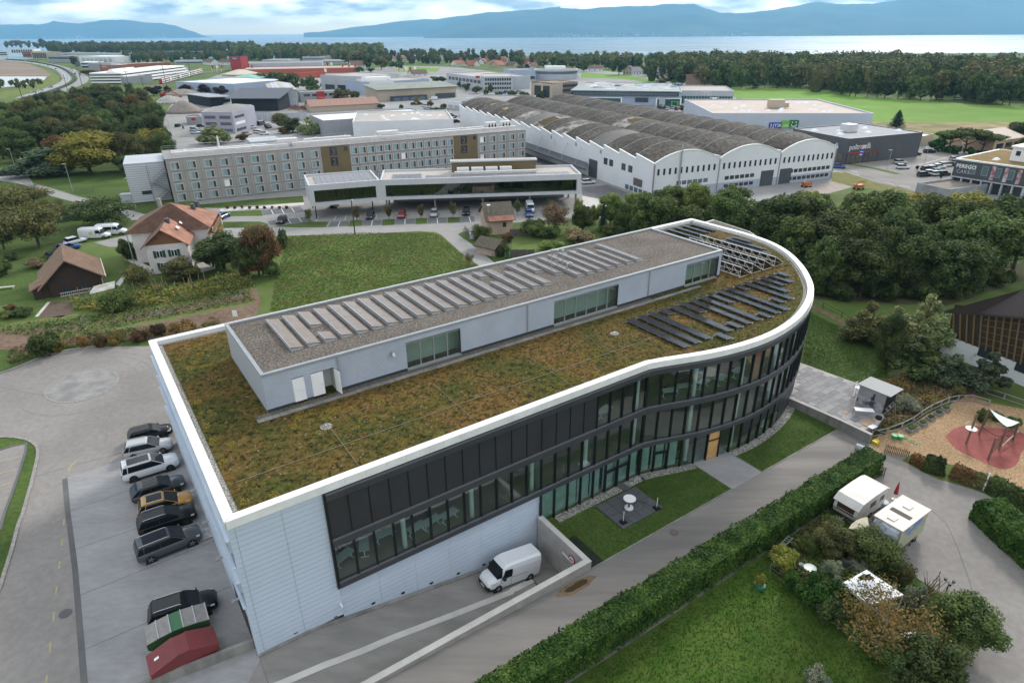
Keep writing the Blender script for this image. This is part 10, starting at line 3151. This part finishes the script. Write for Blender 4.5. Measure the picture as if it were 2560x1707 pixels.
for k,(Dz,Ei,w_,h_,col,B0)in enumerate(((485,968,38,2.6,D2,'red container at the end of the container row'),(540,970,66,2.4,Ab,'white container between two red ones'),(600,972,50,4.6,D2,'stack of red containers in the yard'),(683,968,46,2.4,Ab,'white container beside the red stack'),(797,957,30,3.2,D2,'narrow red container beside the trees'),(838,958,46,3.6,D2,'large red container in front of the trees'),(880,958,50,1.4,D2,'low red skip at the end of the container row'))):
 p=Ak(*As(Dz,Ei));dist=p.length;w=w_/3.672/En*dist
 t=Ah('shipping_container',B0,'container',p,.05)
 MB().box(-w/2,w/2,0,2.6,0,h_).Aa('body',col,t)
 for q in range(6):
  x=-w/2+w*(q+.5)/6
  MB().box(x-.08,x+.08,-.06,-.002,.1,h_-.1).Aa('rib',col,t)
rr=random.Random(8)
mb=MB()
for k in range(90):
 p=Ak(*As(rr.uniform(285,480),rr.uniform(985,1020)))
 a=rr.uniform(-.4,.4)
 mb.Af([p+Vc((0,0,rr.uniform(.1,1.4))),p+Vc((3*math.cos(a),3*math.sin(a),rr.uniform(.1,1.4)))],.12,4)
B8(mb.Aa('scrap_steel',M('rusty_steel',(.22,.07,.045),(.15,.06,.04),sc=1,rough=.9)),kind='stuff')
cw=Ah('concrete_wall','grey panelled concrete wall between the yard and the hotel parking','wall')
a,b=Ak(*As(-150,1110)),Ak(*As(480,1105))
for k in range(12):
 p,q=a.lerp(b,k/12+.002),a.lerp(b,(k+1)/12-.002)
 nn=Vc((0,.15,0))
 MB().An([p,q,q+nn,p+nn]+[v+Vc((0,0,3.6))for v in(p,q,q+nn,p+nn)]).Aa('wall_panel',Ai,cw)
tr=[Ak(*A7(*p))for p in((1480,775),(1560,752),(1650,728),(1730,707),(1790,690),(1850,673))]
for k,(a,b)in enumerate(zip(tr,tr[1:])):
 d=b-a
 t=Ah('train_coach',('leading red-nosed coach of the white double-deck train','second coach of the white double-deck train','middle coach of the white double-deck train','fourth coach of the white double-deck train','last visible coach of the white double-deck train')[k],'train',(a+b)/2,math.atan2(d.y,d.x),'coaches of the passing train')
 L_=d.length-.8
 MB().box(-L_/2,L_/2,-1.4,1.4,.8,4.5).Aa('body',Ab,t)
 MB().box(-L_/2,L_/2,-1.3,1.3,.2,.8).Aa('underframe',Bt,t)
 MB().box(-L_/2,L_/2,-1.1,1.1,4.5,4.8).Aa('roof',Ct if k in(0,4)else Aq,t)
 for z in(1.4,3.1):
  MB().box(-L_*.45,L_*.45,-1.44,-1.39,z,z+.8).Aa('window_band',A4,t)
 for q in range(3):
  MB().box(-L_*.4+q*L_*.35,-L_*.4+q*L_*.35+1.2,-1.45,-1.41,.9,2.9).Aa('door',A1,t)
 if k==0:
  MB().box(-L_/2-.3,-L_/2+.02,-1.35,1.35,.8,4.2).Aa('cab_front',A1,t)
for i,(tl,x,y,col)in enumerate([(A7,1950,650,A1),(A7,1995,650,Ab),(A7,2035,645,Ct),(As,650,620,A1),(As,690,620,Ab),(As,635,690,Ab),(As,790,640,Ct),(As,850,640,Ct),(As,905,640,Ct),(As,1305,690,M('flag_yellow',(.5,.4,.05),rough=.7)),(As,1350,690,Ci['flag_yellow']),(As,1375,670,Ab),(As,1455,665,Ab),(As,1410,670,A1),(A7,2310,650,Ct),(Bq,1525,760,A1)]):
 p=Ak(*tl(x,y+20))
 t=Ah('flag','small shop flag on a white mast in the business park','flag',p,0,'shop flags of the business park')
 MB().Af([(0,0,0),(0,0,8)],.12,4).Aa('mast',Ab,t)
 MB().An([(.1,-.05,4.6),(2.2,-.05,4.4),(2.2,.05,4.4),(.1,.05,4.6),(.1,-.05,7.8),(2.2,-.05,7.5),(2.2,.05,7.5),(.1,.05,7.8)]).Aa('cloth',col,t)
 # cars farther away
FC=Jt
for x,y,c,dg,B0 in((40,45,'b',10,'black car waiting at the roundabout'),):
 FC(*A8(x,y),c,dg,B0)
FC(*A8(2050,435),'u',80,'blue-grey car behind the farmhouse roof')
FC(*A8(700,665),'w',60,'white car half hidden behind the barn');FC(*A8(640,725),'u',55,'bright blue car beside the barn');FC(*A8(540,800),'gr',50,'dark green car at the barn corner')
for x,y,c,B0 in((238,478,'b','black car in the open bays before the narrow wing'),(1050,435,'g','dark grey car standing alone in the white-lined bays'),(1340,425,'r','dark red car half under the pavilion'),(1635,415,'s','silver car half under the pavilion'),(1930,400,'b','black car half under the pavilion beside the small house'),(720,335,'b','black car deep under the narrow wing')):
 FC(*Cw(x,y),c,-88,B0)
FC(*Dt(155,415),'u',-86,'dark blue car beside the white van under the pavilion');FC(*Dt(165,370),'w',-86,'white van parked under the pavilion',kind=1)
FC(*Dt(700,120),'w',20,'white car inside the glazed corner of the hall')
FC(*Dt(680,375),'w',30,'pale car behind the scrub beside the hall yard')
for i,(x,y,c,dg,B0)in enumerate(((1635,1165,'b',95,'black car driving down the lane behind the hotel'),(1790,1195,'s',5,'silver car parked beside the hexagonal office'),(1800,1210,'g',5,'grey car parked beside the hexagonal office'),(1795,1228,'w',5,'white car parked beside the hexagonal office'),(1850,1170,'b',20,'black car at the kiosk corner'),(2270,1240,'s',30,'silver car in front of the hexagonal office'),(2320,1180,'w',30,'white car under the wall of the depot hall'))):
 FC(*A7(x,y),c,dg,B0)
mo=Ah('motorcycle','motorcyclist riding along the lane behind the hotel','motorcycle',Ak(*A7(1685,1188)),1.6)
MB().Bw((.7,0,.32),.32,-.06,.06,12).Bw((-.7,0,.32),.32,-.06,.06,12).Aa('wheel',Dp,mo)
MB().A6([D0(x,w,a,b,.05)for x,w,a,b in((-.9,.12,.7,.9),(-.3,.16,.4,.85),(.4,.18,.4,1.0),(.8,.1,.8,1.0))]).Aa('frame',Ax,mo)
MB().A6([D0(x,w,a,b,.08)for x,w,a,b in((-.4,.2,.8,1.1),(-.2,.26,.85,1.5),(.15,.22,1.1,1.55))]).cyl((.05,0),.14,1.5,1.8,8).Aa('rider',Ax,mo)
MB().Af([(.5,-.35,1.05),(.5,.35,1.05)],.03,4).Aa('handlebar',A3,mo)
for i,(x,y,c,k)in enumerate(((365,600,'w',0),(440,612,'s',0),(515,650,'w',2),(495,600,'w',2),(345,570,'g',0),(290,588,'s',0),(240,575,'w',2),(160,566,'w',0),(640,648,'s',0),(665,660,'w',0),(690,685,'b',0),(660,640,'r',0),(705,670,'w',0),(735,690,'g',0),(463,808,'s',0),(375,838,'w',0),(310,855,'s',0),(490,850,'s',0),(320,890,'g',0))):
 FC(*A7(x,y),c,-60 if y<700 else-150,('car','van','white lorry')[k]+' travelling on the far motorway','vehicles on the motorway',k)
rr=random.Random(15)
cols='wwsgbbsgwu'
for(tl,x0,y0,x1,y1,n_,dg,B0,grp)in((As,1420,975,1540,968,2,0,'black car parked along the fence of the car wash','cars by the car wash'),(As,1540,985,1650,1035,7,25,'car in the crowded lot behind the white roof','cars in the lot behind the white roof'),(As,1790,1060,1860,1135,5,10,'car between the white ribbed hall and the vaulted hall','cars beside the vaulted hall'),(As,5,1215,90,1235,4,10,'car parked behind the hotel','cars behind the hotel'),(As,105,1150,125,1180,2,80,'car parked along the lawn behind the hotel','cars along the lawn behind the hotel'),(Bq,60,850,130,880,8,30,'small far car in the lot of the grid office','cars in the lot of the grid office'),(Bq,1340,1000,1520,1005,9,60,'white or grey car in front of the showroom','cars in front of the showroom'),(Bq,1570,940,1680,945,3,20,'car at the grey showroom door','cars at the grey showroom'),(Bq,1610,990,1720,1000,5,60,'car for sale beside the young trees','cars for sale'),(Bq,1780,975,1880,980,6,60,'car in the upper display row','cars in the upper display row'),(Bq,1780,1005,1870,1005,5,60,'car in the lower display row','cars in the lower display row'),(Bq,1900,985,2010,990,5,60,'white car at the end of the display rows','white cars at the end of the display'),(Ck,1435,1570,1700,1520,5,12,'white or grey car in the front row of the garage','cars in the front row of the garage'),(Cz,1400,45,1640,35,4,12,'white car parked beside the slim conifers','cars beside the slim conifers'),(As,1060,915,1240,930,3,10,'lorry beside the garage hall','lorries beside the garage hall'),(As,2260,860,2340,850,3,20,'car before the grid office','cars before the grid office'),(As,920,945,980,935,2,30,'dark car at the container yard','cars at the container yard')):
 for k in range(n_):
  f=(k+.5)/n_
  kd=2 if 'lorr' in B0 else 0
  FC(*tl(x0+(x1-x0)*f+rr.uniform(-3,3),y0+(y1-y0)*f+rr.uniform(-8,8)),rr.choice('wwsgb')if 'white' in B0 else('b' if 'black' in B0 or 'dark' in B0 else rr.choice(cols)),dg,B0,grp,kd)
FC(*As(1630,920),'w',180,'white van in front of the garage hall',kind=1);FC(*As(50,1150),'g',80,'grey van parked at the concrete wall',kind=1);FC(*As(700,815),'s',10,'pale van beside the purple tree',kind=1)
FC(*Bq(1185,965),'w',180,'white box lorry behind the vaulted roofs',kind=2);FC(*Bq(1935,1005),'w',5,'white camper van beside the display rows',kind=1)
FC(*Ck(1210,1505),'s',0,'silver-grey estate car alone in the retail car park');FC(*Ck(1235,1550),'w',0,'white car behind the silver-grey estate');FC(*Ck(1345,1425),'b',0,'black car at the side of the sofa store');FC(*Ck(1480,1405),'b',0,'black car beside the low white shed');FC(*Ck(655,1475),'g',-15,'dark car beside the sofa store corner');FC(*Ck(645,1545),'u',-25,'blue car on the main road before the sofa store');FC(*Ck(1715,1475),'s',20,'silver car at the garage corner');FC(*Ck(1742,918),'w',0,'white car parked under the wood edge');FC(*Cz(1985,370),'b',-20,'dark car on the main road behind the grove')
for x,y,B0,col in((350,150,'orange lift platform parked in the hall yard',M('machine_orange',(.40,.12,.04),rough=.6)),(830,170,'small orange digger beside the hall yard',Ci['machine_orange']if 'machine_orange' in Ci else None)):
 t=Ah('work_machine',B0,'machine',Ak(*Cz(x,y)),.3)
 MB().box(-1.2,1.2,-.7,.7,.5,1.3).Aa('body',col or Ci['machine_orange'],t)
 MB().Af([(-1,0,1.3),(0,0,2.2),(1.6,0,1.9)],.16,6).Aa('arm',Bj if y==150 else Ci['machine_orange'],t)
 for sx in(-.8,.8):
  for sy in(-.75,.75):
   MB().Bw((sx,0,.42),.42,sy-.12,sy+.12,12).Aa('wheel',Dp,t)
